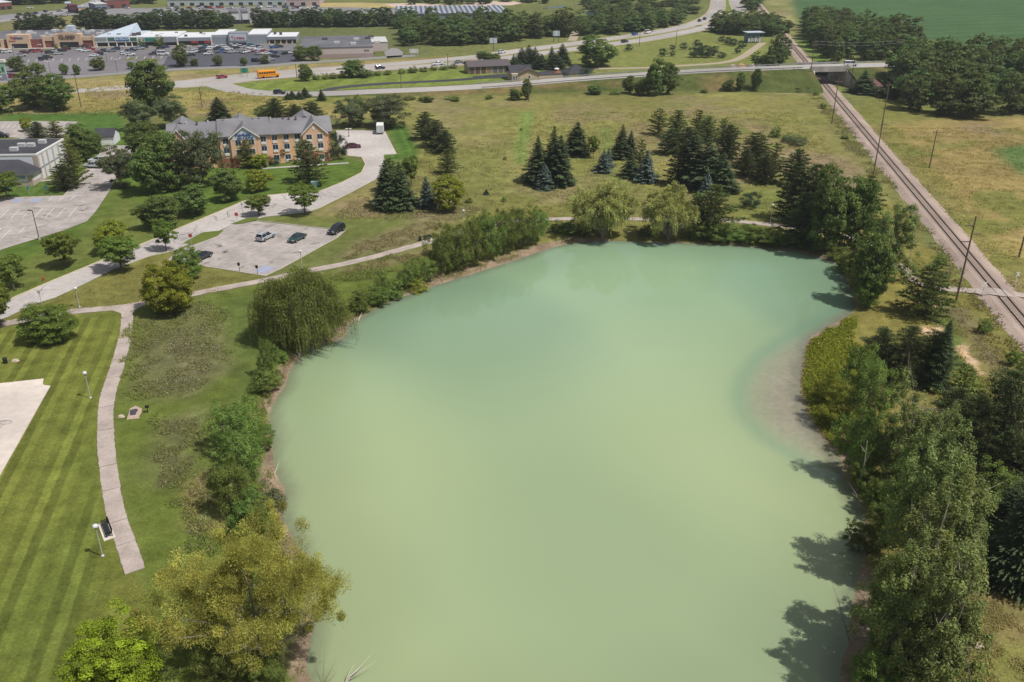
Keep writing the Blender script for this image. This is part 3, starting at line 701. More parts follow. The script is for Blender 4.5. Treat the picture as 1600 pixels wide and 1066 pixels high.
for side, sg in ((L_, 'far'), (R_, 'near')):        # guard rails
    pts = [p for p in side if p[2] > 1.2]
    if sg == 'near': pts = [p for p in pts if p[0] < BR0 - 2]
    g = empty('guard_rail', pts[0], 0, 'grey steel guard rail along the %s edge of the overpass road' % sg, 'guard rail')
    for i in range(len(pts) - 1):
        a, b = Vector(pts[i]) - Vector(pts[0]), Vector(pts[i + 1]) - Vector(pts[0]); mb = MB()
        mb.hexa([a + Vector((0, -.05, .45)), b + Vector((0, -.05, .45)), b + Vector((0, .05, .45)), a + Vector((0, .05, .45))], [a + Vector((0, -.05, .78)), b + Vector((0, -.05, .78)), b + Vector((0, .05, .78)), a + Vector((0, .05, .78))])
        mb.build('rail', M_RAIL_G, g)
        MB().box(a.x - .08, a.x + .08, a.y - .08, a.y + .08, a.z - .6, a.z + .74).build('post', M_RAIL_G, g)
# --- railway
RA, RB = Vector(P(1526.7, 420)), Vector(P(1281.7, 125.7)); rdir = (RB - RA).normalized(); rn = Vector((-rdir.y, rdir.x))
M_BALL = mat('ballast stone', (0.37, 0.29, 0.245), 0.95, 0.1, 0.30, 5.0, bump=0.5, big=0.08)
M_STEEL = mat('rusty rail steel', (0.085, 0.058, 0.05), 0.55, 0.4, 0.2, 4, metal=0.3)
M_TIE = mat('weathered tie', (0.16, 0.125, 0.105), 0.95, 0.1, 0.25, 2)
r0, r1 = -135.0, 640.0
rwy = empty('railway_track', (RA.x, RA.y, 0), math.atan2(rdir.y, rdir.x), 'single railway track on pinkish ballast running under the road bridge', 'railway')
def ballast(mb):
    n = 260; rr = random.Random(4)
    for i in range(n):
        a = r0 + (r1 - r0) * i / n; b = r0 + (r1 - r0) * (i + 1) / n
        if i == 0: prev = None
        cur = []
        for yv, zv in ((-3.9, -0.02), (-2.2, 0.42), (2.2, 0.42), (3.9, -0.02)):
            cur.append((b, yv + rr.uniform(-.25, .25) * (abs(yv) > 3), zv))
        if prev is None: prev = [(a, y, z) for _, y, z in cur]
        mb.add(prev + cur, [(0, 1, 5, 4), (1, 2, 6, 5), (2, 3, 7, 6)]); prev = cur
    return mb
ballast(MB()).build('ballast', M_BALL, rwy)
for s in (-1, 1):
    mb = MB(); y = s * 0.76
    mb.box(r0, r1, y - 0.07, y + 0.07, 0.42, 0.455); mb.box(r0, r1, y - 0.02, y + 0.02, 0.455, 0.56); mb.box(r0, r1, y - 0.045, y + 0.045, 0.56, 0.60)
    mb.build('rail', M_STEEL, rwy)
mb = MB()
for i in range(int((r1 - r0) / 0.62)):
    x = r0 + i * 0.62; mb.box(x - 0.11, x + 0.11, -1.3, 1.3, 0.30, 0.435)
tag(mb.build('ties', M_TIE, rwy), kind='stuff')
# path crossing the track
cross_px = [(1456,450.5),(1490,452.5),(1531,455.5),(1545,455),(1568,458),(1600,462),(1680,476)]
cp = catmull([(*P(x, y, z), z) for (x, y), z in zip(cross_px, [0, 0, 0.25, 0.5, 0.5, 0.1, 0])], 5)
cross = band('footpath', cp, [2.4 if i < 10 or i > 22 else 3.6 for i in range(len(cp))], 0.06, M_PATH)
for (x, y, lab) in [(1534, 464, 'white crossing signal post on the pond side of the track'), (1585, 448, 'white crossing signal post on the field side of the track')]:
    q = P(x, y); s = empty('crossing_sign', (q[0], q[1], 0), 0.3, lab, 'crossing sign'); mw = mat('white sign paint', (0.75, 0.75, 0.75), 0.5, var=0.03)
    MB().tube((0, 0, 0), (0, 0, 2.9), 0.07, 0.06, 8).build('post', mw, s)
    for a in (-0.8, 0.8):
        mb = MB(); c, sn = math.cos(a), math.sin(a)
        mb.hexa([(-.6 * c - .1 * sn, -.1, 2.55 - .6 * sn + .1 * c), (.6 * c - .1 * sn, -.1, 2.55 + .6 * sn + .1 * c), (.6 * c + .1 * sn, -.1, 2.55 + .6 * sn - .1 * c), (-.6 * c + .1 * sn, -.1, 2.55 - .6 * sn - .1 * c)],
                [(-.6 * c - .1 * sn, -.07 - .02 * (a > 0), 2.55 - .6 * sn + .1 * c), (.6 * c - .1 * sn, -.07 - .02 * (a > 0), 2.55 + .6 * sn + .1 * c), (.6 * c + .1 * sn, -.07 - .02 * (a > 0), 2.55 + .6 * sn - .1 * c), (-.6 * c + .1 * sn, -.07 - .02 * (a > 0), 2.55 - .6 * sn - .1 * c)])
        mb.build('crossbuck_board', mw, s)
    MB().box(-.12, .12, -.12, .12, 0, .5).build('base', M_BRC, s)
# ================================================================== TREE LIBRARY
def unit(a): return a / (np.linalg.norm(a, axis=-1, keepdims=True) + 1e-9)
def leaf_quads(Pc, D, N, L, W, bend=0.15):
    """rhombic leaf sprays: centre, long axis, facing, length, width"""
    n = len(Pc); D = unit(D); S = unit(np.cross(D, N)); U = unit(np.cross(S, D))
    L = np.broadcast_to(L, (n,))[:, None]; W = np.broadcast_to(W, (n,))[:, None]
    v = np.empty((n, 4, 3)); v[:, 0] = Pc - D * L / 2; v[:, 1] = Pc + S * W / 2 + U * L * bend; v[:, 2] = Pc + D * L / 2; v[:, 3] = Pc - S * W / 2 + U * L * bend
    return v.reshape(-1, 3)
def fit(V, H, Wd):
    """bring a crown to its nominal height and spread"""
    r = np.hypot(V[:, 0], V[:, 1]); k = (Wd / 2) / np.percentile(r, 97.0); V[:, :2] *= k; V[:, 2] *= H / np.percentile(V[:, 2], 99.7); return V
def foliage_mesh(name, V, C, m):
    q = np.arange(len(V), dtype=np.int32).reshape(-1, 4)
    me = np_mesh(name, V, q); set_col(me, np.repeat(C, 4, axis=0)); me.materials.append(m); return me
def sphere_dirs(rng, n): return unit(rng.normal(size=(n, 3)))
def tint(rng, n, clump, k=0.14, hue=0.10):
    b = clump * (1 + rng.normal(size=n) * k); h = rng.normal(size=n) * hue
    return np.clip(np.stack([b * (1 + h), b, b * (1 - 0.4 * h)], 1), 0.25, 2.2)
def branchwork(seed, trunk_top, tips, r0, bark, lean=(0, 0), nseg=5, taper=0.35, name='trunk', start=0.25):
    """tapered trunk with limbs that bend out to the given tips"""
    rng = random.Random(seed); mb = MB(); pts = []
    for i in range(nseg + 1):
        t = i / nseg; pts.append(Vector((lean[0] * t + rng.uniform(-1, 1) * r0 * 0.5 * (t > 0), lean[1] * t + rng.uniform(-1, 1) * r0 * 0.5 * (t > 0), trunk_top * t - 0.15 * (i == 0))))
    for i in range(nseg): 
        ra = r0 * (1 - (1 - taper) * i / nseg) * (1.25 if i == 0 else 1); rb = r0 * (1 - (1 - taper) * (i + 1) / nseg)
        mb.tube(pts[i], pts[i + 1], ra, rb, 7, cap=False)
    for tip in tips:
        tip = Vector(tip); t = rng.uniform(start, 0.95); k = min(nseg - 1, int(t * nseg)); a = pts[k].lerp(pts[k + 1], t * nseg - k)
        mid = a.lerp(tip, 0.5) + Vector((rng.uniform(-1, 1), rng.uniform(-1, 1), rng.uniform(0, 1))) * (tip - a).length * 0.10
        rr_ = r0 * (0.42 - 0.25 * t)
        mb.tube(a, mid, rr_, rr_ * 0.6, 5, cap=False); mb.tube(mid, tip, rr_ * 0.6, rr_ * 0.15, 4, cap=False)
    return mb.mesh(name, bark)
def broadleaf(seed, m, H=10.0, Wd=8.0, z0=1.6, nclump=90, nleaf=55, L=0.42, asp=0.55, rc=(0.14, 0.26), up=0.35, top=0.55, lump=0.20, inner=0.25, flat=0.75, droop=0.0, gap=0.0, clv=0.16):
    """clumps of leaf sprays spread through a lumpy ellipsoid"""
    rng = np.random.default_rng(seed)
    cz = z0 + (H - z0) * top; d = sphere_dirs(rng, nclump * 2)
    if gap: d = d[vnoise(d[:, 0] * 3 + 7, d[:, 1] * 3 + d[:, 2] * 4, 0.9, seed) > gap]
    d = d[:nclump]; n = len(d)
    lumpf = 1 + lump * (np.sin(d[:, 0] * 3.1 + seed) * np.cos(d[:, 1] * 2.7 + seed * 1.7) + 0.7 * np.sin(d[:, 2] * 4.3 + seed * 0.6 + d[:, 0] * 2))
    rad = np.where(rng.random(n) < inner, rng.uniform(0.3, 0.7, n), rng.uniform(0.74, 0.98, n)) * lumpf
    hz = np.where(d[:, 2] > 0, H - cz, cz - z0)
    C = np.stack([d[:, 0] * rad * Wd / 2 * 0.9, d[:, 1] * rad * Wd / 2 * 0.9, cz + d[:, 2] * rad * hz * 0.92], 1)
    cr = rng.uniform(rc[0], rc[1], n) * Wd / 2
    cv = 1 + rng.normal(size=n) * clv
    k = rng.poisson(nleaf, n) + 6; ci = np.repeat(np.arange(n), k); N_ = len(ci)
    o = sphere_dirs(rng, N_); o[:, 2] = np.where(o[:, 2] < -0.3, -o[:, 2] * 0.5, o[:, 2])
    rr_ = rng.random(N_) ** 0.40
    off = o * (rr_ * cr[ci])[:, None]; off[:, 2] *= flat
    Pc = C[ci] + off
    nrm = unit(o * 0.8 + np.array([0, 0, up]) + rng.normal(size=(N_, 3)) * 0.55 + unit(d[ci]) * 0.4)
    D = unit(np.cross(nrm, rng.normal(size=(N_, 3)))); D[:, 2] -= droop; D = unit(D)
    Lr = L * rng.uniform(0.6, 1.35, N_)
    V = leaf_quads(Pc, D, nrm, Lr, Lr * asp)
    V[:, 2] = np.maximum(V[:, 2], 0.02)
    V = fit(V, H, Wd)
    col = tint(rng, N_, cv[ci])
    tips = [tuple(C[i]) for i in rng.choice(n, min(n, 26), replace=False)]
    return foliage_mesh('crown', V, col, m), tips
def spruce(seed, m, H=10.0, Wd=4.2, whorls=24, nb=9, L=0.55, z0=0.25, droop=0.28, power=0.85, ragged=0.16):
    rng = np.random.default_rng(seed); Ps = []; Ds = []; Ns = []; Ls = []; Cs = []
    for w in range(whorls):
        t = w / (whorls - 1); z = z0 + (H - z0) * t * 0.985; r = Wd / 2 * ((1 - t) ** power) * (0.93 + 0.1 * math.sin(w * 2.4 + seed)) + 0.10
        if t < 0.07: r *= 0.85
        kb = max(4, int(nb * (0.55 + 0.6 * (1 - t)))); ph = rng.uniform(0, 6.28)
        for b in range(kb):
            a = ph + 6.283 * b / kb + rng.normal() * 0.18; rl = r * (1 + rng.normal() * ragged)
            dx, dy = math.cos(a), math.sin(a); cb = 1 + rng.normal() * 0.15
            ns = max(2, int(rl / (L * 0.42)))
            for s in range(ns):
                q = (s + 0.55) / ns; rr_ = rl * (0.12 + 0.88 * q); zz = z - droop * rl * q + 0.12 * rl * q * q + rng.normal() * 0.03
                for side in (-1, 0, 1):
                    if side and q > 0.93: continue
                    sp = side * rl * 0.20 * (1 - 0.5 * q) * rng.uniform(0.6, 1.2)
                    Ps.append((dx * rr_ - dy * sp, dy * rr_ + dx * sp, zz + rng.normal() * 0.04 - abs(side) * 0.05))
                    Ds.append((dx + -dy * side * 0.8, dy + dx * side * 0.8, -droop * 0.9 + rng.normal() * 0.12)); Ns.append((dx * 0.35 + rng.normal() * .25, dy * 0.35 + rng.normal() * .25, 1.0))
                    Ls.append(L * rng.uniform(0.75, 1.25) * (0.7 + 0.5 * (1 - t))); Cs.append(cb * (0.86 + 0.26 * q))
    for k in range(8):
        Ps.append((rng.normal() * 0.05, rng.normal() * 0.05, H - 0.1 - k * 0.11)); Ds.append((rng.normal() * .4, rng.normal() * .4, 1)); Ns.append((rng.normal(), rng.normal(), 0.2)); Ls.append(L * 0.6); Cs.append(1.1)
    Pc, D, N, Lr, cc = map(np.array, (Ps, Ds, Ns, Ls, Cs))
    V = leaf_quads(Pc, D, N, Lr, Lr * 0.50, 0.06); V[:, 2] = np.maximum(V[:, 2], 0.03); V = fit(V, H, Wd)
    return foliage_mesh('crown', V, tint(rng, len(Pc), cc, 0.12, 0.05), m)
def pine(seed, m, H=10.0, Wd=6.0, whorls=10, nb=6, L=0.5, z0=1.0, tuft=26, shape=0.75, rise=0.16, rag=0.22):
    """layered open crown: limbs in whorls, each carrying plumes of needles"""
    rng = np.random.default_rng(seed); Ps = []; Ds = []; Ls = []; Cs = []; tips = []
    for w in range(whorls):
        t = w / (whorls - 1); z = z0 + (H - z0) * (t ** 0.92) * 0.96
        r = Wd / 2 * (math.sin(min(1, (1 - t) * 1.18 + 0.10) * math.pi / 2) ** shape) * (0.85 + 0.25 * rng.random()); ph = rng.uniform(0, 6.28)
        kb = max(3, int(nb * (0.6 + 0.6 * (1 - t))))
        for b in range(kb):
            a = ph + 6.283 * b / kb + rng.normal() * 0.22; rl = r * (1 + rng.normal() * rag); dx, dy = math.cos(a), math.sin(a); cb = 1 + rng.normal() * 0.16
            tips.append((dx * rl * 0.8, dy * rl * 0.8, z + rise * rl))
            np_ = max(2, int(rl / 0.65))
            for s in range(np_):
                q = (s + 0.8) / np_; c0 = np.array((dx * rl * q, dy * rl * q, z + rise * rl * q + rng.normal() * 0.08)); sz = 0.50 + 0.24 * (1 - abs(q - .6))
                k = int(tuft * (0.6 + 0.5 * q))
                o = sphere_dirs(rng, k); o[:, 2] = np.abs(o[:, 2]) * 0.9 - 0.15
                Ps.append(c0 + o * sz * rng.uniform(0.2, 1, (k, 1)) * np.array([1.05, 1.05, 0.55])); Ds.append(o + np.array((dx * .6, dy * .6, 0.35))); Ls.append(L * rng.uniform(.7, 1.2, k)); Cs.append(cb * (0.85 + 0.25 * q) * np.ones(k))
    Pc = np.concatenate(Ps); D = np.concatenate(Ds); Lr = np.concatenate(Ls); cc = np.concatenate(Cs); n = len(Pc)
    N = unit(rng.normal(size=(n, 3)) * 0.7 + np.array([0, 0, 0.8]))
    V = leaf_quads(Pc, D, N, Lr, Lr * 0.36, 0.05); V[:, 2] = np.maximum(V[:, 2], 0.03); V = fit(V, H, Wd)
    return foliage_mesh('crown', V, tint(rng, n, cc, 0.13, 0.06), m), tips
def willow(seed, m, H=10.0, Wd=11.0, z0=1.0, nclump=130, strands=9, hang=(0.9, 3.2), L=0.42, asp=0.20, nleaf=34, top=0.60, lump=0.22, gap=0.0, spread=0.5, cs=(0.09, 0.17), clv=0.17, lv=0.14, dp=0.35):
    """domed clumps with narrow leaves and hanging switches"""
    rng = np.random.default_rng(seed)
    cz = z0 + (H - z0) * top; d = sphere_dirs(rng, nclump * 3); d = d[d[:, 2] > -0.45]
    if gap: d = d[vnoise(d[:, 0] * 3 + 3, d[:, 1] * 3 + d[:, 2] * 4, 0.8, seed) > gap]
    d = d[:nclump]; n = len(d)
    lumpf = 1 + lump * (np.sin(d[:, 0] * 4.1 + seed) * np.cos(d[:, 1] * 3.7 + seed) + 0.6 * np.sin(d[:, 2] * 5 + seed))
    rad = rng.uniform(0.62, 0.98, n) * lumpf
    C = np.stack([d[:, 0] * rad * Wd / 2 * .92, d[:, 1] * rad * Wd / 2 * .92, cz + d[:, 2] * rad * np.where(d[:, 2] > 0, H - cz, cz - z0) * .93], 1)
    cr = rng.uniform(cs[0], cs[1], n) * Wd / 2; cv = 1 + rng.normal(size=n) * clv
    k = rng.poisson(nleaf, n) + 5; ci = np.repeat(np.arange(n), k); N1 = len(ci)
    o = sphere_dirs(rng, N1); off = o * (rng.random(N1) ** 0.45 * cr[ci])[:, None]; off[:, 2] *= 0.75
    P1 = C[ci] + off; D1 = unit(o * 0.7 + d[ci] * spread + rng.normal(size=(N1, 3)) * 0.45 + np.array([0, 0, -dp])); c1 = cv[ci] * 1.04
    sc = np.repeat(np.arange(n), strands); ns = len(sc)
    so = sphere_dirs(rng, ns); so[:, 2] = np.abs(so[:, 2]) * 0.3; S0 = C[sc] + so * cr[sc][:, None]
    hl = rng.uniform(hang[0], hang[1], ns) * (0.5 + 0.7 * np.clip(np.linalg.norm(d[sc][:, :2], axis=1), 0, 1)); per = np.maximum(2, (hl / (L * 0.62)).astype(int)); si = np.repeat(np.arange(ns), per)
    fr_ = np.concatenate([np.arange(p) / p for p in per]); N2 = len(si); outw = unit(np.concatenate([d[sc][:, :2], np.zeros((ns, 1))], 1))
    P2 = S0[si] + np.array([0, 0, -1.0]) * (fr_ * hl[si])[:, None] + outw[si] * (np.sqrt(fr_) * 0.35 * hl[si] * 0.4)[:, None] + rng.normal(size=(N2, 3)) * 0.06
    D2 = unit(np.array([0, 0, -1.0]) + rng.normal(size=(N2, 3)) * 0.38); c2 = cv[sc][si] * (1.0 - 0.10 * fr_)
    Pc = np.concatenate([P1, P2]); D = np.concatenate([D1, D2]); cc = np.concatenate([c1, c2]); nn = len(Pc)
    N = unit(np.concatenate([o + np.array([0, 0, .5]), outw[si] + np.array([0, 0, .25])]) + rng.normal(size=(nn, 3)) * 0.5)
    Lr = L * rng.uniform(0.6, 1.4, nn); V = leaf_quads(Pc, D, N, Lr, Lr * asp, 0.05)
    ok = (Pc[:, 2] > 0.1); V = V.reshape(-1, 4, 3)[ok].reshape(-1, 3); V[:, 2] = np.maximum(V[:, 2], 0.02); V = fit(V, H, Wd)
    tips = [tuple(C[i] * np.array([.9, .9, .95])) for i in rng.choice(n, min(n, 40), replace=False)]
    return foliage_mesh('crown', V, tint(rng, nn, cc, lv, 0.07)[ok], m), tips
def cottonwood(seed, m, H=14.0, Wd=6.5, nlimb=34, L=0.26, asp=0.75, nleaf=46, z0=0.8, bulge=0.45, step=0.5):
    """upright spires: leaves set along steep limbs, so light passes between them"""
    rng = np.random.default_rng(seed); Ps = []; Cs = []; tips = []; Os = []
    for i in range(nlimb):
        t = (i + 0.5) / nlimb; zb = z0 + (H * 0.80) * t; a = rng.uniform(0, 6.283)
        prof = (math.sin(math.pi * min(1, (t * 0.80 + 0.14)) ** bulge) ** 0.7) if t < 0.85 else 0.35
        r = Wd / 2 * (1 - 0.62 * t ** 1.6) * rng.uniform(0.7, 1.1); ln = r * rng.uniform(1.15, 1.5)
        el = R(rng.uniform(28, 58) + 16 * t); hd = np.array([math.cos(a), math.sin(a), 0])
        tip = hd * r + np.array([0, 0, min(H - 0.2, zb + math.tan(el) * r * 0.75)])
        base = np.array([0, 0, zb]); tips.append(tuple(tip)); cb = 1 + rng.normal() * 0.15
        ns = max(3, int(np.linalg.norm(tip - base) / step))
        for s in range(ns):
            q = 0.22 + 0.80 * (s + 0.5) / ns; c0 = base + (tip - base) * q + np.array([0, 0, 0.25 * q * (1 - q) * r]); sz = (0.36 + 0.26 * math.sin(q * 3.0)) * (0.85 + 0.02 * Wd)
            k = rng.poisson(nleaf * (0.55 + 0.5 * math.sin(min(q, 1) * 2.6))) + 3
            o = sphere_dirs(rng, k); Ps.append(c0 + o * (sz * rng.random((k, 1)) ** 0.5)); Cs.append(cb * np.ones(k) * rng.normal(1, .08)); Os.append(o + hd * 0.5)
    for s in range(9):
        k = int(nleaf * 0.6); o = sphere_dirs(rng, k); Ps.append(np.array([0, 0, H * 0.80 + s * H * 0.0225]) + o * rng.random((k, 1)) * 0.5 * (1.1 - s * .09)); Cs.append(np.ones(k) * 1.08); Os.append(o)
    Pc = np.concatenate(Ps); cc = np.concatenate(Cs); O = np.concatenate(Os); n = len(Pc)
    N = unit(O * 0.5 + np.array([0, 0, 0.4]) + rng.normal(size=(n, 3)) * 0.75); D = unit(np.cross(N, rng.normal(size=(n, 3)))); D[:, 2] -= 0.2
    Lr = L * rng.uniform(0.6, 1.3, n); V = leaf_quads(Pc, D, N, Lr, Lr * asp, 0.12); V[:, 2] = np.maximum(V[:, 2], 0.02); V = fit(V, H, Wd)
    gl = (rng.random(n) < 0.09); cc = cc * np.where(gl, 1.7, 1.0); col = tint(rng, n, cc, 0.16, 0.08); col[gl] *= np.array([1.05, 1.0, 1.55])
    return foliage_mesh('crown', V, col, m), tips
M_BARK = mat('grey brown bark', (0.135, 0.105, 0.08), 0.95, 0.1, 0.3, 3, bump=0.4)
M_BARK_P = mat('pale bark', (0.27, 0.235, 0.19), 0.95, 0.1, 0.25, 3, bump=0.4)
M_BARK_D = mat('dead wood', (0.58, 0.53, 0.45), 0.95, 0.1, 0.2, 3)
LF = dict(
  maple=leaf_mat('maple leaf', (0.160, 0.215, 0.042)), maple_y=leaf_mat('yellow green maple leaf', (0.235, 0.260, 0.030)), maple_b=leaf_mat('bright maple leaf', (0.250, 0.350, 0.028)),
  ash=leaf_mat('ash leaf', (0.130, 0.175, 0.048)), grey=leaf_mat('silvery leaf', (0.150, 0.178, 0.090)), willow_y=leaf_mat('golden willow leaf', (0.355, 0.330, 0.082), objvar=0.08), willow_g=leaf_mat('willow leaf', (0.185, 0.205, 0.056), objvar=0.06), willow_p=leaf_mat('pale willow leaf', (0.350, 0.350, 0.130), objvar=0.10),
  spruce=leaf_mat('spruce needle', (0.062, 0.086, 0.036), trans=0.10), blue=leaf_mat('blue spruce needle', (0.100, 0.135, 0.112), trans=0.10), pine=leaf_mat('pine needle', (0.120, 0.160, 0.045), trans=0.15), pine_l=leaf_mat('light pine needle', (0.175, 0.210, 0.050), trans=0.15), pine_d=leaf_mat('dark pine needle', (0.080, 0.104, 0.038), trans=0.10),
  cotton=leaf_mat('cottonwood leaf', (0.195, 0.235, 0.078)), wood=leaf_mat('woodland leaf', (0.110, 0.148, 0.050), objvar=0.26), wood_d=leaf_mat('dark woodland leaf', (0.068, 0.098, 0.040), objvar=0.22), shrub=leaf_mat('shrub leaf', (0.165, 0.215, 0.052), objvar=0.22), shrub_y=leaf_mat('yellow shrub leaf', (0.290, 0.290, 0.050)), red=leaf_mat('purple leaf', (0.131, 0.070, 0.049)), juniper=leaf_mat('juniper', (0.049, 0.081, 0.042), trans=0.10))
LIB = {}
def reg(kind, crown, tips, H, Wd, r0, bark=M_BARK, trunk_top=0.55, lean=(0, 0), start=0.25, taper=0.35):
    tr = branchwork(len(LIB) * 7 + 3, H * trunk_top, tips, r0, bark, lean, start=start, taper=taper)
    LIB.setdefault(kind, []).append((crown, tr, H, Wd))
for s in range(3):
    c, t = broadleaf(11 + s, LF['maple'], 10, 8.2, 1.6, 130, 85, 0.38); reg('maple', c, t, 10, 8.2, 0.22)
for s in range(2):
    c, t = broadleaf(21 + s, LF['maple_y'], 10, 9, 0.5, 130, 85, 0.40, top=0.45); reg('maple_y', c, t, 10, 9, 0.22)
c, t = broadleaf(31, LF['maple_b'], 10, 10.4, 0.3, 230, 200, 0.21, asp=0.62, rc=(0.12, 0.21), top=0.40, clv=0.22, lump=0.18, inner=0.18, up=0.7); reg('maple_b', c, t, 10, 10.4, 0.25)
for s in range(2):
    c, t = broadleaf(36 + s, LF['maple'], 10, 11.5, 0.2, 260, 110, 0.30, asp=0.6, rc=(0.12, 0.21), top=0.40, up=0.6, lump=0.15); reg('maple_n', c, t, 10, 11.5, 0.3)
c, t = broadleaf(39, LF['maple_y'], 10, 10.0, 0.2, 260, 110, 0.30, asp=0.6, rc=(0.12, 0.21), top=0.42, up=0.6, lump=0.15); reg('maple_yn', c, t, 10, 10.0, 0.3)
for s in range(3):
    c, t = broadleaf(41 + s, LF['ash'], 10, 9, 0.2, 170, 85, 0.40, top=0.44, lump=0.22); reg('ash', c, t, 10, 9, 0.25)
for s in range(2):
    c, t = broadleaf(51 + s, LF['grey'], 10, 10.5, 0.7, 150, 85, 0.46, asp=0.32, top=0.55, lump=0.30, up=0.1); reg('grey', c, t, 10, 10.5, 0.28, M_BARK_P)
for s in range(5):
    reg('spruce', spruce(61 + s, LF['spruce'], 10, 4.2 + 0.5 * s, 26 + 2 * s, 11, 0.52, power=0.55 + 0.09 * s, ragged=0.14 + 0.04 * s), [], 10, 4.2 + 0.5 * s, 0.14, trunk_top=0.97, taper=0.08)
for s in range(2):
    reg('blue', spruce(71 + s, LF['blue'], 8, 5.0 + 0.4 * s, 22, 12, 0.52), [], 8, 5.0 + 0.4 * s, 0.13, trunk_top=0.96, taper=0.08)
for s in range(3):
    c, t = pine(81 + s, LF['pine'], 10, 6.5, 11, 7, 0.5, z0=0.6); reg('pine', c, t, 10, 6.5, 0.18, trunk_top=0.95, taper=0.12, start=0.1)
for s in range(2):
    c, t = pine(86 + s, LF['pine_l'], 10, 6.0, 10, 6, 0.55, z0=0.6, rise=0.28); reg('pine_l', c, t, 10, 6.0, 0.16, trunk_top=0.95, taper=0.12, start=0.1)
for s in range(3):
    c, t = pine(91 + s, LF['pine_d'], 10, 7.0, 13, 8, 0.42, z0=0.4, tuft=38, rise=0.10); reg('pine_d', c, t, 10, 7.0, 0.18, trunk_top=0.95, taper=0.12, start=0.1)
for s in range(2):
    reg('spruce_n', spruce(161 + s, LF['spruce'], 10, 4.6, 56, 20, 0.21, power=0.65), [], 10, 4.6, 0.12, trunk_top=0.97, taper=0.08)
for s in range(3):
    c, t = pine(165 + s, LF['pine_d'], 10, 7.0, 17, 9, 0.26, z0=0.3, tuft=62, rise=0.12); reg('pine_n', c, t, 10, 7.0, 0.16, trunk_top=0.95, taper=0.12, start=0.1)
c, t = willow(101, LF['willow_y'], 10, 16, 0.3, 360, 4, (0.2, 0.9), 0.18, 0.30, 380, 0.40, 0.44, gap=0.30, spread=0.7, cs=(0.06, 0.15), clv=0.26, lv=0.08, dp=0.1); reg('willow_y', c, t, 10, 16, 0.42, M_BARK_P, 0.35, start=0.05)
c, t = willow(104, LF['willow_g'], 10, 14.5, 0.2, 300, 18, (1.0, 3.6), 0.34, 0.24, 70, 0.58, 0.20); reg('willow_g', c, t, 10, 14.5, 0.45, M_BARK_P, 0.4)
for s in range(2):
    c, t = willow(107 + s, LF['willow_p'], 10, 11.5, 0.2, 260, 6, (0.4, 1.8), 0.36, 0.30, 115, 0.50, 0.30, gap=0.10, spread=0.6, clv=0.22); reg('willow_p', c, t, 10, 11.5, 0.40, M_BARK_P, 0.35, start=0.05)
for s in range(3):
    c, t = broadleaf(111 + s, LF['cotton'], 14, 7.0, 0.5, 250, 115, 0.19, asp=0.75, rc=(0.10, 0.20), top=0.45, lump=0.40, inner=0.2, gap=0.25, flat=2.1, up=0.2, clv=0.20); reg('cotton', c, t, 14, 7.0, 0.22, M_BARK_P, 0.85, taper=0.15, start=0.1)
for s in range(2):
    c, t = broadleaf(116 + s, LF['shrub'], 10, 8.5, 0.1, 180, 85, 0.24, asp=0.55, rc=(0.12, 0.22), top=0.42, lump=0.34, inner=0.2, flat=1.6, up=0.2, clv=0.20); reg('poplar', c, t, 10, 8.5, 0.16, M_BARK_P, 0.8, taper=0.15, start=0.05)
for s in range(4):
    c, t = broadleaf(121 + s, LF['wood'], 12, 9.5, 0.0, 90, 36, 0.75, rc=(0.18, 0.32), top=0.42, lump=0.26, inner=0.1); reg('wood', c, t[:8], 12, 9.5, 0.25)
for s in range(2):
    c, t = broadleaf(126 + s, LF['wood_d'], 12, 8.5, 0.0, 90, 36, 0.70, rc=(0.18, 0.32), top=0.42, lump=0.24, inner=0.1); reg('wood_d', c, t[:8], 12, 8.5, 0.25)
for s in range(3):
    c, t = broadleaf(131 + s, LF['shrub'], 4, 5.2, 0.0, 60, 44, 0.30, rc=(0.20, 0.36), top=0.35, lump=0.25, inner=0.15); reg('shrub', c, t[:10], 4, 5.2, 0.07, trunk_top=0.4)
for s in range(3):
    c, t = broadleaf(136 + s, LF['shrub'], 5, 5.6, 0.0, 130, 95, 0.17, asp=0.6, rc=(0.14, 0.26), top=0.42, lump=0.30, inner=0.15); reg('shrub_n', c, t[:14], 5, 5.6, 0.08, trunk_top=0.45)
for s in range(2):
    c, t = broadleaf(141 + s, LF['shrub_y'], 4, 5.2, 0.0, 110, 90, 0.17, asp=0.4, rc=(0.14, 0.28), top=0.38, lump=0.32, inner=0.15); reg('shrub_y', c, t[:14], 4, 5.2, 0.07, trunk_top=0.4)
c, t = broadleaf(146, LF['red'], 5, 5.5, 0.2, 60, 50, 0.32, top=0.5); reg('red', c, t, 5, 5.5, 0.1)
c, t = broadleaf(148, LF['juniper'], 4, 6.0, 0.0, 70, 55, 0.26, asp=0.35, rc=(0.18, 0.32), top=0.35, up=0.1); reg('juniper', c, t[:6], 4, 6.0, 0.1, trunk_top=0.35)
c, t = broadleaf(150, LF['grey'], 4, 6.5, 0.0, 70, 55, 0.28, asp=0.4, rc=(0.18, 0.32), top=0.35); reg('shrub_g', c, t[:6], 4, 6.5, 0.1, trunk_top=0.35)
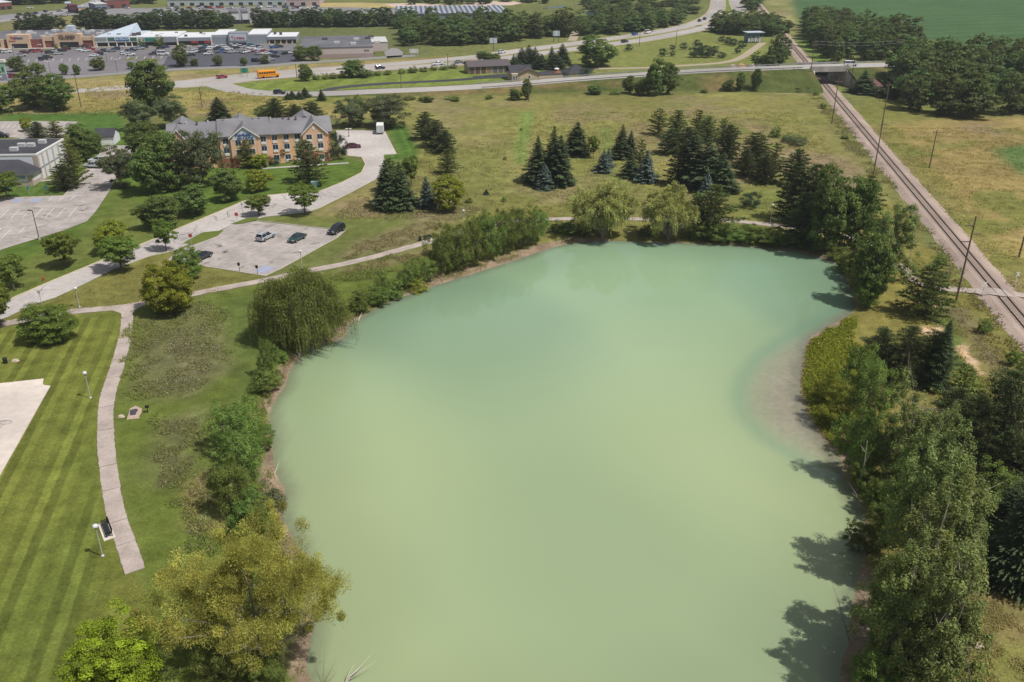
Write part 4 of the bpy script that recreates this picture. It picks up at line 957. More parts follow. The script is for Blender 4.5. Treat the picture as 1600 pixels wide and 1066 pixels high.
TREE_NAME = dict(maple=('maple_tree', 'tree'), maple_y=('maple_tree', 'tree'), maple_b=('maple_tree', 'tree'), maple_n=('maple_tree', 'tree'), maple_yn=('maple_tree', 'tree'), ash=('ash_tree', 'tree'), grey=('silver_leaved_tree', 'tree'), spruce=('spruce_tree', 'spruce'), blue=('blue_spruce', 'spruce'), pine=('pine_tree', 'pine'), pine_l=('pine_tree', 'pine'), pine_d=('pine_tree', 'pine'), pine_n=('pine_tree', 'pine'), spruce_n=('spruce_tree', 'spruce'), willow_y=('willow_tree', 'willow'), willow_g=('willow_tree', 'willow'), willow_p=('willow_tree', 'willow'), cotton=('cottonwood_tree', 'tree'), poplar=('poplar_thicket_tree', 'tree'), wood=('woodland_tree', 'tree'), wood_d=('dark_woodland_tree', 'tree'), shrub=('shrub', 'shrub'), shrub_n=('shrub', 'shrub'), shrub_y=('willow_shrub', 'shrub'), red=('purple_leaved_shrub', 'shrub'), juniper=('juniper', 'shrub'), shrub_g=('silvery_shrub', 'shrub'))
_cnt = {}
def plant(kind, X, Y, h, w, label, group=None, z=0.0, rz=None, lean=None):
    lib = LIB[kind]; i = _cnt.get(kind, 0); _cnt[kind] = i + 1
    crown, trunk, H, Wd = lib[i % len(lib)]
    nm, cat = TREE_NAME[kind]
    e = empty(nm, (X, Y, z), rz if rz is not None else (i * 2.399 + 0.7 * len(kind)) % 6.283, label, cat, group)
    q_ = 1 + 0.10 * math.sin(i * 2.7 + len(label)); e.scale = (w / Wd * q_, w / Wd / q_, h / H)
    if not lean and cat in ('pine', 'spruce', 'tree'): e.rotation_euler = (0.035 * math.sin(i * 1.9 + 1), 0.035 * math.cos(i * 3.1), e.rotation_euler.z)
    if lean: e.rotation_euler = (lean[0], lean[1], e.rotation_euler.z)
    link('crown', crown, e); link('trunk', trunk, e)
    return e
def tree(kind, bx, by, ty, wpx, label, group=None, rz=None, lean=None):
    X, Y = P(bx, by); z = ground_z(X, Y)
    if z < -0.05: X, Y = P(bx, by, z)
    h = height_of(bx, by, ty, z); w = wpx / scale_at(by) * dict(spruce=1.32, pine=1.35, pine_d=1.35, pine_l=1.25, blue=1.2, spruce_n=1.2, pine_n=1.15).get(kind, 1.0)
    # the crown's near side hides some height: aim the crown top, not the outline, at the photo's top
    return plant(kind, X, Y, h * 0.97, w, label, group, z, rz, lean)
# ================================================================== TREES IN THE PHOTO
# kind, base x, base y, top y, crown width (photo points), what it is
TREES = [
 # near left
 ('willow_y',412,1022,824,282,'large golden willow leaning over the pond bank, nearest the camera'),
 ('shrub_n',352,1070,1010,90,'dark undergrowth below the golden willow, lawn side'),
 ('shrub_n',420,1085,1030,70,'dark undergrowth below the golden willow, water side'),
 ('maple_b',195,1088,958,124,'bright yellow-green maple at the bottom edge of the mown lawn'),
 ('maple_n',82,533,473,78,'round dark green maple alone on the lawn above the pale court'),
 ('maple_yn',267,488,412,78,'large yellow-green maple standing on the trail edge'),
 ('maple_n',295,437,387,52,'green maple at the corner of the car park, beside a dark car'),
 ('willow_g',476,534,424,146,'big weeping willow hanging into the water on the left shore'),
 ('maple',22,452,402,54,'green maple by the lane at the left edge, upper of two'),
 ('maple',3,512,430,52,'maple cut by the left edge where the trail begins'),
 ('maple',105,418,362,56,'green maple on the lawn below the left car park lamp'),
 ('maple_y',178,394,344,52,'yellow-green maple with orange tinge above the lane'),
 ('maple',191,424,372,60,'spreading green maple on the lane side, below the yellow-green one'),
 ('maple',260,392,343,36,'small slim maple between lane and car park island'),
 ('ash',250,358,303,60,'round dark tree on the lawn beside the lane, left of its twin'),
 ('ash',303,336,289,56,'round dark tree on the lawn beside the lane, right of its twin'),
 ('ash',360,314,264,46,'dark round tree on the lawn left of the golden maple'),
 ('maple_y',405,299,262,44,'golden yellow maple on the hotel lawn'),
 ('maple',405,337,303,38,'small maple at the car park corner by the lane bend'),
 ('maple',477,335,287,46,'green maple on the lane edge above the car park'),
 ('pine',484,286,219,46,'tall dark pine on the hotel front lawn'),
 ('ash',248,300,204,78,'largest dark tree left of the hotel front'),
 ('grey',318,292,200,74,'grey-green tree covering the left half of the hotel'),
 ('pine',285,296,228,44,'dark pine between the two big trees before the hotel'),
 ('grey',190,294,228,58,'silvery tree overhanging the left car park'),
 ('ash',228,250,192,54,'dark tree behind the silvery tree, left of the hotel'),
 ('grey',222,206,155,52,'grey-green willow-like tree left behind the hotel'),
 ('grey',270,200,149,56,'grey-green tree behind the left end of the hotel'),
 ('ash',243,176,91,72,'tall olive tree towering above the trees left of the hotel'),
 ('ash',55,170,100,58,'tall dark tree by the highway, left of a touching pair'),
 ('ash',95,173,115,50,'dark tree by the highway, right of a touching pair'),
 ('ash',4,177,133,44,'dark tree at the left edge beside the highway'),
 ('spruce',345,190,151,28,'lone spruce in the yellow field behind the hotel'),
 ('pine_d',432,190,153,34,'dark round pine behind the hotel centre'),
 ('pine_d',462,190,163,30,'dark pine behind the hotel ridge, middle of three'),
 ('pine_d',489,190,158,32,'dark pine behind the hotel right gable'),
 ('ash',415,186,166,34,'low green tree behind the hotel sign gable'),
 ('grey',550,198,152,56,'willow-like tree behind the hotel car park, left of a pair'),
 ('grey',606,198,146,76,'wide willow-like tree behind the hotel car park, right of a pair'),
 ('juniper',528,250,207,34,'dark dense juniper at the right end of the hotel'),
 ('juniper',505,250,238,20,'low clipped juniper under the hotel right gable'),
 ('red',438,252,226,36,'purple-brown shrub against the hotel right wing'),
 ('red',461,250,229,24,'smaller purple-brown shrub at the hotel wall by the big pine'),
 ('pine_l',390,262,217,26,'slender light pine before the hotel sign'),
 ('maple_y',404,262,240,34,'light green shrubby tree at the hotel entrance'),
 ('juniper',372,258,238,26,'dark shrub at the hotel entrance, left of the door'),
 ('juniper',430,258,246,20,'dark low shrub right of the hotel door'),
 # church side
 ('pine_l',120,290,218,38,'light green pine at the corner of the white-walled building'),
 ('pine_d',104,297,256,32,'browning dark pine low in front of the white-walled building'),
 ('ash',132,252,193,48,'dark green tree between the white-walled building and its garage'),
 ('ash',148,240,206,28,'dark tree hiding the left end of the small garage'),
 ('pine_d',60,217,190,26,'dark small pine in the upper left car park'),
 ('pine_l',90,218,188,28,'light small pine in the upper left car park'),
 ('maple_y',44,205,184,22,'yellow-green sapling in the upper left car park'),
 ('maple',12,312,267,42,'green tree at the left edge in front of the white-walled building'),
 # spruces on the meadow
 ('spruce',608,326,250,36,'dark spruce, leftmost of the tight clump right of the lane'),
 ('spruce',630,326,252,36,'dark spruce in the middle of the clump right of the lane'),
 ('maple',643,290,243,30,'green tree rising behind the spruce clump right of the lane'),
 ('pine',612,300,246,34,'green pine behind the left spruce of the clump'),
 ('blue',600,318,264,24,'slim blue spruce at the left side of the clump'),
 ('blue',668,324,275,30,'blue spruce between the spruce clump and the yellow-green tree'),
 ('maple_y',702,331,272,50,'yellow-green conical tree right of the blue spruce'),
 ('pine',700,272,233,26,'small green pine above the yellow-green tree'),
 ('pine_d',664,218,174,28,'dark pine, upper of the row right of the hotel lawn'),
 ('pine_d',681,230,187,36,'dark pine, middle of the row right of the hotel lawn'),
 ('pine_d',694,238,204,34,'dark pine, lower of the row right of the hotel lawn'),
 ('spruce',842,286,212,40,'tall spruce on the meadow, left of the big group of three'),
 ('spruce',862,284,197,42,'tallest spruce of the big meadow group'),
 ('spruce',872,288,210,36,'tall spruce at the right of the big meadow group'),
 ('blue',851,294,254,30,'blue spruce at the foot of the big meadow group'),
 ('spruce',900,241,190,34,'broad dark spruce alone right of the big meadow group'),
 ('maple',927,248,212,18,'small light green sapling beside the mown strip'),
 ('blue',942,269,233,24,'small blue-grey spruce by the mown strip'),
 ('blue',949,262,230,18,'blue-grey spruce half hidden behind its twin by the mown strip'),
 ('spruce',969,247,194,26,'narrow dark spruce, left of two by the mown strip'),
 ('spruce',984,246,203,22,'narrow dark spruce, right of two by the mown strip'),
 ('pine_l',1001,272,217,22,'light pine behind the dark blue spruce'),
 ('spruce',986,276,236,28,'dark spruce left of the dark blue spruce'),
 ('blue',1009,284,234,32,'dark blue spruce right of the mown strip'),
 ('pine_l',1028,211,169,30,'open light pine at the left end of the pine stand'),
 ('pine',1056,216,171,30,'light-topped pine, second from left in the pine stand'),
 ('pine_l',1088,214,171,26,'pale-topped pine in the middle of the pine stand'),
 ('pine',1104,222,180,28,'green pine right of the pale-topped pine'),
 ('pine_l',1128,222,184,24,'light pine behind the dark pine, right of the stand'),
 ('pine_d',1136,248,194,34,'dark pointed pine at the right of the pine stand'),
 ('pine_d',1050,240,200,36,'dark spreading pine under the pine stand, left'),
 ('pine_d',1075,238,198,34,'dark pine under the pine stand, centre'),
 ('spruce',1082,292,205,44,'tall black-green spruce in the dark clump behind the willows'),
 ('spruce',1104,296,212,42,'black-green spruce, centre of the dark clump behind the willows'),
 ('spruce',1128,300,238,40,'black-green spruce, right of the dark clump behind the willows'),
 ('blue',1103,308,268,26,'silvery blue spruce low in the dark clump'),
 ('pine_d',1062,290,225,36,'dark pine at the left of the black-green clump'),
 ('pine_d',1178,262,207,40,'dark rounded pine on the slope right of the clump'),
 ('pine_d',1164,276,232,34,'dark pine lower on the slope right of the clump'),
 ('pine_l',1206,280,222,30,'yellowish pine on the slope right of the clump'),
 ('pine_d',1192,286,240,30,'dark pine left of the yellowish pine'),
 ('pine_d',1240,290,232,34,'dark pine right of the yellowish pine'),
 ('pine',1112,368,286,56,'dark bushy pine right behind the pale willow'),
 ('pine',1086,362,300,40,'dark pine between pale willow and bushy pine'),
 ('juniper',1171,324,299,36,'low round dark juniper on the grass right of the bushy pine'),
 ('willow_p',942,374,284,106,'pale feathery willow on the far shore, left of two'),
 ('willow_p',1044,376,288,90,'pale feathery willow on the far shore, right of two'),
 # right end of the far shore
 ('pine_d',1234,344,252,46,'dark pine, leftmost of the tall group at the far right corner of the pond'),
 ('pine_d',1262,350,254,48,'dark pine of the tall group at the far right corner of the pond'),
 ('ash',1292,392,258,80,'large dense green tree standing at the far right corner of the pond'),
 ('ash',1326,388,272,64,'dense green tree right of the largest at the pond corner'),
 ('pine',1350,352,272,40,'green pine below the railway beside the cottonwoods'),
 ('pine_d',1252,382,300,50,'dark tree at the water in the far right corner'),
 ('cotton',1386,432,314,82,'open green cottonwood beside the trail at the pond corner'),
 ('ash',1358,474,366,64,'leafy tree on the right shore casting a shadow on the water'),
 ('pine',1442,494,412,62,'green pine beside the trail below the railway crossing'),
 # right bank downwards
 ('pine_n',1372,582,512,62,'dark spreading pine on the right bank, left of the dark row'),
 ('pine_n',1410,598,508,66,'dark spreading pine on the right bank, middle of the dark row'),
 ('pine_n',1450,600,516,60,'dark spreading pine on the right bank, right of the dark row'),
 ('spruce_n',1458,606,498,34,'thin spired spruce among the dark pines of the right bank'),
 ('shrub_y',1300,626,560,60,'yellow-green willow shrub on the grassy point, upper'),
 ('shrub_y',1308,664,598,62,'yellow-green willow shrub on the grassy point, lower'),
 ('shrub_n',1340,600,534,50,'green shrub behind the yellow-green willow shrubs'),
 ('poplar',1352,664,556,84,'olive tree behind the yellow-green shrubs on the point'),
 ('poplar',1336,742,640,76,'thin olive tree with a bare pale stem on the right bank'),
 ('cotton',1404,760,584,92,'tall cottonwood with glinting leaves behind the thin olive tree'),
 ('cotton',1440,780,628,80,'cottonwood right of the glinting one'),
 ('pine_l',1488,664,570,56,'yellow-tipped light pine right of the dark row'),
 ('pine_n',1552,736,580,112,'large black-green pine on the right edge'),
 ('pine_n',1500,742,618,96,'black-green pine left of the large one on the right edge'),
 ('pine_n',1478,690,606,70,'dark pine behind the cottonwoods on the right bank'),
 ('shrub_n',1560,800,730,86,'green brush below the black-green pines'),
 ('spruce_n',1592,905,722,96,'dark spruce cut by the right edge'),
 ('spruce_n',1560,860,760,60,'dark spruce in front of the right edge pines'),
 ('cotton',1424,900,668,130,'broad cottonwood on the right bank, upper of the near pair'),
 ('cotton',1470,930,712,110,'cottonwood behind the near pair on the right bank'),
 ('cotton',1410,1020,752,150,'big near cottonwood casting long shadows on the pond'),
 ('cotton',1378,1062,842,112,'leaning cottonwood at the water on the near right bank'),
 ('cotton',1436,1090,828,140,'near cottonwood at the bottom right of the bank'),
 ('shrub_n',1362,1090,1010,80,'leafy bush at the waterline by the bottom edge'),
 ('shrub_n',1440,1110,1030,90,'leafy bush under the near cottonwood'),
 ('shrub_n',1340,860,812,50,'bush overhanging the water on the right bank'),
 ('shrub_n',1366,800,746,50,'brush on the right bank above the overhanging bush'),
 # left bank downwards
 ('poplar',376,706,622,86,'tall green shrub on the left bank, upper'),
 ('poplar',384,752,674,84,'tall green shrub on the left bank, second from top'),
 ('poplar',366,800,718,76,'tall green shrub on the left bank, third from top'),
 ('shrub_n',398,838,770,66,'green shrub on the left bank just above the golden willow'),
 ('shrub_g',417,806,752,60,'silvery shrub at the water on the left bank'),
 ('shrub_n',410,704,660,44,'round shrub at the water on the left bank'),
 ('shrub_n',418,612,576,54,'low shrub on the left bank below the weeping willow'),
 ('poplar',420,590,528,36,'upright shrub just below the weeping willow'),
 ('shrub_n',440,566,548,26,'tiny shrub by the bare bank under the weeping willow'),
 ('maple_b',374,838,812,30,'small bright green bush above the golden willow'),
 ('shrub_n',352,760,716,40,'dark brush behind the left bank shrubs'),
 # shore shrubs right of the weeping willow
 ('shrub_n',566,488,452,40,'shrub on the shore, first right of the weeping willow'),
 ('shrub_n',592,478,444,40,'shrub on the shore, second right of the weeping willow'),
 ('poplar',597,462,420,24,'upright sapling among the shore shrubs'),
 ('shrub_n',616,468,438,38,'shrub on the shore, third right of the weeping willow'),
 ('poplar',640,450,408,44,'upright shrub left of the sandy bank'),
 ('shrub_y',654,458,434,36,'yellow-green bush at the start of the sandy bank'),
 ('poplar',664,440,402,40,'shrubby tree above the start of the sandy bank'),
 ('poplar',692,428,362,50,'poplar in the thicket on the sandy bank, leftmost'),
 ('poplar',716,424,348,50,'poplar in the thicket on the sandy bank, second from left'),
 ('poplar',742,414,340,50,'poplar in the thicket on the sandy bank, third from left'),
 ('poplar',766,406,330,46,'poplar in the thicket on the sandy bank, middle'),
 ('poplar',790,396,326,46,'poplar in the thicket on the sandy bank, third from right'),
 ('poplar',814,388,318,46,'poplar in the thicket on the sandy bank, second from right'),
 ('poplar',840,378,324,44,'poplar in the thicket on the sandy bank, rightmost'),
 ('poplar',700,402,348,44,'poplar at the back of the thicket, left'),
 ('poplar',752,384,330,44,'poplar at the back of the thicket, middle'),
 ('shrub_g',820,382,344,36,'pale shrub at the right end of the thicket'),
 # hillside bits
 ('shrub',733,317,309,12,'small dark bush on the slope above the thicket, left'),
 ('shrub',788,315,306,9,'small dark bush on the slope above the thicket, right'),
 ('spruce',760,304,295,7,'tiny seedling spruce on the slope'),
 ('shrub',789,250,244,7,'tiny bush beside the mown strip'),
 ('shrub',814,204,200,6,'tiny bush above the mown strip'),
 ('shrub',1212,214,197,22,'olive bush on the dry rise near the railway'),
 ('shrub_g',1232,222,208,26,'grey-green bush on the dry rise, left of its pale neighbour'),
 ('shrub_g',1247,227,211,30,'pale bush on the dry rise near the railway'),
 ('shrub',1320,217,210,14,'dark bush beside the railway'),
 ('shrub',1286,170,160,12,'dark bush left of the railway pole'),
 ('shrub',1275,148,140,14,'dark bush at the foot of the bridge embankment'),
 ('shrub',1470,413,397,24,'dark bush between trail and railway'),
 ('shrub_g',1475,434,424,18,'grey bush between trail and railway'),
 ('shrub_n',1536,521,498,24,'green bush in the grass below the crossing'),
 ('shrub_n',1580,570,546,24,'dark bush at the right edge below the railway, left one'),
 ('shrub_n',1600,588,552,30,'dark bush at the right edge below the railway, right one'),
 ('ash',670,160,150,18,'dark shrubs'.replace('dark shrubs', 'dark low bush on the verge below the overpass road')),
]
for t in TREES: tree(*t)

# hedges and small rows: one label each where the row tells them apart
def nth(i): return ['first', 'second', 'third', 'fourth', 'fifth', 'sixth', 'seventh', 'eighth', 'ninth', 'tenth', 'eleventh', 'twelfth', 'thirteenth', 'fourteenth', 'fifteenth', 'sixteenth', 'seventeenth', 'eighteenth', 'nineteenth', 'twentieth'][i] if i < 20 else ('twenty-' if i < 29 else 'thirty-' if i < 39 else 'forty-') + ['first', 'second', 'third', 'fourth', 'fifth', 'sixth', 'seventh', 'eighth', 'ninth', 'tenth'][i % 10]
def row(kind, items, text, group):
    for i, (bx, by, ty, w) in enumerate(items): tree(kind, bx, by, ty, w, text % nth(i), group)
row('shrub', [(494,125,115,14),(508,124,114,14),(521,123,113,16),(535,122,112,16),(578,119,109,16),(590,118,110,14),(606,117,109,16),(628,115,107,16),(645,114,103,18),(662,112,104,16),(678,110,103,14),(694,109,101,18),(708,107,99,14)], 'bush in the highway hedge, %s from the left', 'hedge along the highway')
row('ash', [(27,112,88,26),(102,117,99,13),(121,117,100,13),(154,110,89,24),(205,108,96,11),(304,103,91,14),(341,103,86,16),(382,103,89,12),(414,100,86,14),(471,95,72,24),(491,95,71,24)], 'small street tree at the shopping centre car park, %s from the left', 'street trees at the shopping centre')
row('ash', [(284,104,68,28),(478,127,100,22),(551,121,93,34),(567,121,106,26)], 'taller tree beside the highway, %s from the left', 'trees beside the highway')
row('shrub', [(222,74,60,12),(250,72,54,17),(433,73,65,10),(88,76,68,9),(103,77,70,9)], 'small tree against the shop fronts, %s from the left', 'trees before the shops')
row('spruce', [(450,156,144,11),(457,155,142,11),(468,155,143,11),(477,152,136,13),(503,157,139,13)], 'small spruce below the overpass road, %s from the left', 'small spruces below the overpass road')
row('spruce', [(803,110,85,22),(815,103,74,22),(826,100,70,22),(836,104,73,22),(846,108,84,24),(862,104,72,20),(868,108,84,26),(879,100,68,22),(805,112,92,18)], 'dark spruce behind the tan house, %s from the left', 'spruces behind the tan house')
row('ash', [(758,98,80,30),(774,98,84,20),(935,104,54,58),(911,83,70,18)], 'dense tree near the storage garage, %s from the left', 'trees near the storage garage')
row('ash', [(823,156,123,17),(806,156,138,26),(1022,150,90,32),(1044,148,97,30),(1004,149,122,30),(982,146,118,20),(930,147,133,28),(1137,143,123,18),(1156,143,113,15),(1180,143,106,17)], 'tree on the grassy embankment, %s from the left', 'trees on the embankment')
row('shrub', [(560,160,148,20),(590,158,149,16),(640,156,149,22),(660,158,150,16),(700,156,150,14),(712,158,148,18),(765,155,147,14),(960,148,139,18),(1100,145,138,14),(1245,143,136,24),(1262,143,134,14)], 'scrub bush at the embankment foot, %s from the left', 'scrub at the embankment foot')
row('juniper', [(982,80,69,14),(1036,88,75,16),(1050,88,79,12),(1051,78,70,11),(1068,78,66,13),(1088,72,62,13),(1085,90,73,22),(1098,90,70,24),(1108,90,76,22),(1093,82,66,16),(1115,83,72,18),(1128,91,81,18),(1127,66,56,12),(1137,70,58,16),(1147,72,60,18),(1152,84,72,12),(1160,76,63,14),(915,118,106,26)], 'round clipped tree on the upper lawn, %s in the survey'.replace('%s in the survey', 'number %s from the left end'), 'round trees on the upper lawn')
row('spruce', [(1348,146,110,34),(1386,152,113,28),(1394,150,120,22)], 'dark spruce beside the red-roofed shed, %s from the left', 'spruces by the shed')
row('wood', [(1216,104,50,24),(1207,100,62,22),(1222,96,54,26),(1180,104,80,18),(1190,105,85,14),(1200,106,78,24),(1212,104,76,26)], 'tree on the bank left of the rail cutting, %s from the left', 'trees left of the rail cutting')

# ---------------------------------------------------------------- woods: every stem its own tree, alike within a wood
def wood(poly_px, n, h, w, label, group, kinds=('wood', 'wood_d'), seed=1, dmin=4.0, order=None):
    rng = random.Random(seed); poly = LP(poly_px); xs = [p[0] for p in poly]; ys = [p[1] for p in poly]; got = []; tries = 0
    while len(got) < n and tries < n * 60:
        tries += 1; x, y = rng.uniform(min(xs), max(xs)), rng.uniform(min(ys), max(ys))
        if float(sdist(np.array([x]), np.array([y]), poly)[0]) < 0: continue
        if any((x - a) ** 2 + (y - b) ** 2 < dmin * dmin for a, b in got): continue
        got.append((x, y))
    cells = {}
    for x, y in got:
        k = int(x / (y * 0.9 + 28) * F_PX / (w * 3.2 * 300 / y)); cells[k] = min(cells.get(k, (1e9, 0)), (y, x))
    front = sorted(cells.values(), key=lambda q: q[1] / (q[0] * 0.9 + 28))
    for x, y in got:
        lab = label
        if (y, x) in front and len(got) > 8:
            i = front.index((y, x)); lab = '%s front tree from left, %s' % (nth(i), group)
        plant(kinds[0] if rng.random() < 0.65 else kinds[-1], x, y, h * rng.uniform(0.75, 1.2), w * 1.3 * rng.uniform(0.8, 1.2), lab, group)
wood([(158,49),(250,46.5),(358,44.5),(358,41.5),(250,43.5),(158,46)], 27, 9.5, 7.5, 'dark tree in the left half of the belt behind the shops', 'belt left of the gap', ('wood_d', 'wood'), 2, 5.0)
wood([(393,44),(520,43),(640,42),(640,39),(520,40),(393,41)], 33, 9.8, 7.5, 'dark tree in the right half of the belt, beyond the gap', 'belt right of the gap', ('wood_d', 'wood'), 22, 5.0)
wood([(122,47),(156,47),(156,44),(122,44)], 4, 11, 8, 'dark tree in the pair left of the long belt', 'trees left of the belt', ('wood_d',), 3, 6)
wood([(32,48),(95,47),(95,44),(32,44)], 7, 8, 8, 'dark tree behind the brick shops', 'trees behind the brick shops', ('wood_d',), 4, 5)
wood([(632,72),(700,76),(760,72),(840,62),(890,58),(890,49),(800,50),(700,51),(635,51)], 52, 12.5, 10, 'tall tree in the wood beyond the highway billboard', 'wood beyond the billboard', ('wood',), 5, 6.5)
wood([(905,56),(960,55),(1020,47),(1062,37),(1050,34),(1000,38),(930,42),(905,46)], 34, 9.5, 9, 'tree in the wood along the far carriageway', 'wood along the far carriageway', ('wood',), 6, 6.5)
wood([(930,30),(1000,27),(1085,22),(1098,10),(1102,-10),(960,-14),(905,2)], 60, 6, 9, 'bushy tree in the scrub at the top beside the highway bend', 'scrub beside the highway bend', ('wood',), 7, 8)
wood([(1112,51),(1150,55),(1205,58),(1222,52),(1205,44),(1165,43),(1125,45)], 30, 9.5, 8.5, 'tree in the wood behind the electric substation', 'wood behind the substation', ('wood',), 8, 6)
wood([(1164,14),(1182,20),(1188,0),(1184,-14),(1166,-14)], 12, 9, 8, 'tree in the strip between highway and railway at the top', 'strip between highway and railway', ('wood',), 9, 7)
wood([(1262,60),(1300,98),(1345,98),(1400,94),(1440,80),(1410,70),(1360,58),(1300,42),(1262,40)], 50, 13, 10, 'tree in the wood right of the rail cutting beyond the bridge', 'wood beyond the bridge', ('wood',), 10, 6.5)
wood([(1410,170),(1440,186),(1620,184),(1660,176),(1660,104),(1560,106),(1430,112),(1400,140)], 78, 13.5, 9, 'tree in the big wood at the right edge', 'big wood at the right edge', ('wood',), 11, 5.2)
wood([(0,8),(110,7),(110,2),(0,2)], 16, 12, 12, 'tree in the dark line above the far shops', 'far tree line at the top left', ('wood_d',), 12, 7)
wood([(640,8),(760,7),(860,6),(860,2),(640,2)], 22, 7, 7, 'small tree along the far warehouse car park', 'trees along the far warehouse', ('wood',), 13, 7)
wood([(170,7),(240,7),(240,3),(170,3)], 7, 8, 9, 'far tree beside the red far building', 'trees beside the red far building', ('wood_d',), 14, 7)
wood([(560,40),(640,38),(650,44),(600,48)], 4, 7, 7, 'low tree where the belt meets the wood', 'low trees at the belt end', ('wood',), 15, 6)
wood([(1545,905),(1640,890),(1660,780),(1600,760)], 4, 7, 6, 'dark pine at the right edge below the railway', 'dark pines at the lower right edge', ('pine_n',), 16, 4)
for i, (x, y, w, h) in enumerate([(1090,378,40,26),(1118,382,40,26),(1146,383,42,28),(1172,386,42,30),(1198,388,42,28),(1222,388,38,26),(1245,392,34,24),(890,370,30,20),(912,374,30,20),(1010,374,26,18),(870,366,26,16)]):
    tree('shrub_n', x, y - 4, y - h * 1.25, w * 1.15, 'dense green waterside shrub on the far shore, %s of the row' % nth(i), 'waterside shrubs on the far shore')
for i, (x, y, ty, w) in enumerate([(1318,425,392,40),(1336,440,396,44),(1345,455,410,44),(1352,480,430,44),(1310,408,384,36),(1340,700,650,50),(1380,720,650,60),(1350,770,726,50),(1400,800,740,70),(1380,850,790,60),(1460,800,720,80),(1500,840,760,80),(1376,960,900,60),(1370,1010,950,60)]):
    tree('shrub_n', x, y, ty, w, 'undergrowth bush among the right bank trees, %s going down the bank' % nth(i), 'undergrowth on the right bank')
# ================================================================== BUILDINGS
M_WHITE = mat('white trim', (0.72, 0.71, 0.69), 0.7, 0.3, 0.04, 2)
M_GLASS = mat('window glass', (0.03, 0.05, 0.08), 0.08, 0.6, 0.25, 0.7)
M_DARKGL = mat('shop glass', (0.025, 0.028, 0.04), 0.15, 0.5, 0.3, 0.6)
M_SHING = mat('grey shingle', (0.205, 0.20, 0.215), 0.9, 0.2, 0.12, 3.5, bump=0.2, big=0.15)
M_SHING_D = mat('dark shingle', (0.058, 0.058, 0.070), 0.9, 0.2, 0.16, 3.0, bump=0.2, big=0.2)
M_PEACH = mat('peach siding', (0.72, 0.455, 0.315), 0.85, 0.2, 0.07, 1.5)
M_ORANGE = mat('orange siding', (0.72, 0.44, 0.26), 0.85, 0.2, 0.07, 1.5)
M_BRICK = mat('red brick', (0.30, 0.125, 0.075), 0.9, 0.15, 0.2, 5)
M_BRICK_D = mat('dark red brick', (0.215, 0.082, 0.072), 0.9, 0.15, 0.14, 3)
M_TANW = mat('tan stucco', (0.56, 0.41, 0.29), 0.9, 0.15, 0.06, 1)
M_ROOFG = mat('grey flat roof', (0.135, 0.135, 0.155), 0.9, 0.2, 0.2, 0.15, big=0.05)
M_ROOFW = mat('white flat roof', (0.62, 0.63, 0.66), 0.8, 0.2, 0.08, 0.3)
M_METAL = mat('grey metal fascia', (0.25, 0.275, 0.32), 0.6, 0.4, 0.08, 1)
M_METAL_P = mat('pale blue metal roof', (0.46, 0.53, 0.60), 0.6, 0.4, 0.06, 0.6)
M_GREENP = mat('green panel', (0.035, 0.15, 0.115), 0.6, 0.4, 0.1, 1)
M_SIGNB = mat('blue sign', (0.015, 0.14, 0.42), 0.4, 0.4, 0.05, 1)
M_REDP = mat('red awning', (0.30, 0.04, 0.05), 0.7, 0.3, 0.1, 2)
M_UNIT = mat('rooftop unit', (0.52, 0.52, 0.52), 0.6, 0.4, 0.1, 2)
M_UNIT_D = mat('roof vent dark', (0.10, 0.08, 0.09), 0.7, 0.3, 0.1, 2)
M_BLUET = mat('blue lettering', (0.02, 0.09, 0.30), 0.5, 0.4, 0.03); M_REDT = mat('red lettering', (0.42, 0.02, 0.06), 0.5, 0.4, 0.03); M_BLKT = mat('dark lettering', (0.06, 0.035, 0.03), 0.5, 0.4, 0.03); M_WHT = mat('white lettering', (0.75, 0.78, 0.82), 0.5, 0.4, 0.02)
def lettering(txt, size, m, parent, loc, rot=(R(90), 0, 0), name='sign_lettering', ext=0.06, space=1.0):
    cu = bpy.data.curves.new(name, 'FONT'); cu.body = txt; cu.size = size; cu.align_x = 'CENTER'; cu.align_y = 'CENTER'; cu.extrude = ext; cu.space_character = space
    t_ = bpy.data.objects.new(name, cu); COL.objects.link(t_); bpy.context.view_layer.update()
    me = bpy.data.meshes.new_from_object(t_.evaluated_get(bpy.context.evaluated_depsgraph_get())); bpy.data.objects.remove(t_); me.materials.clear(); me.materials.append(m)
    o = bpy.data.objects.new(name, me); COL.objects.link(o); o.parent = parent; o.location = loc; o.rotation_euler = rot; return o

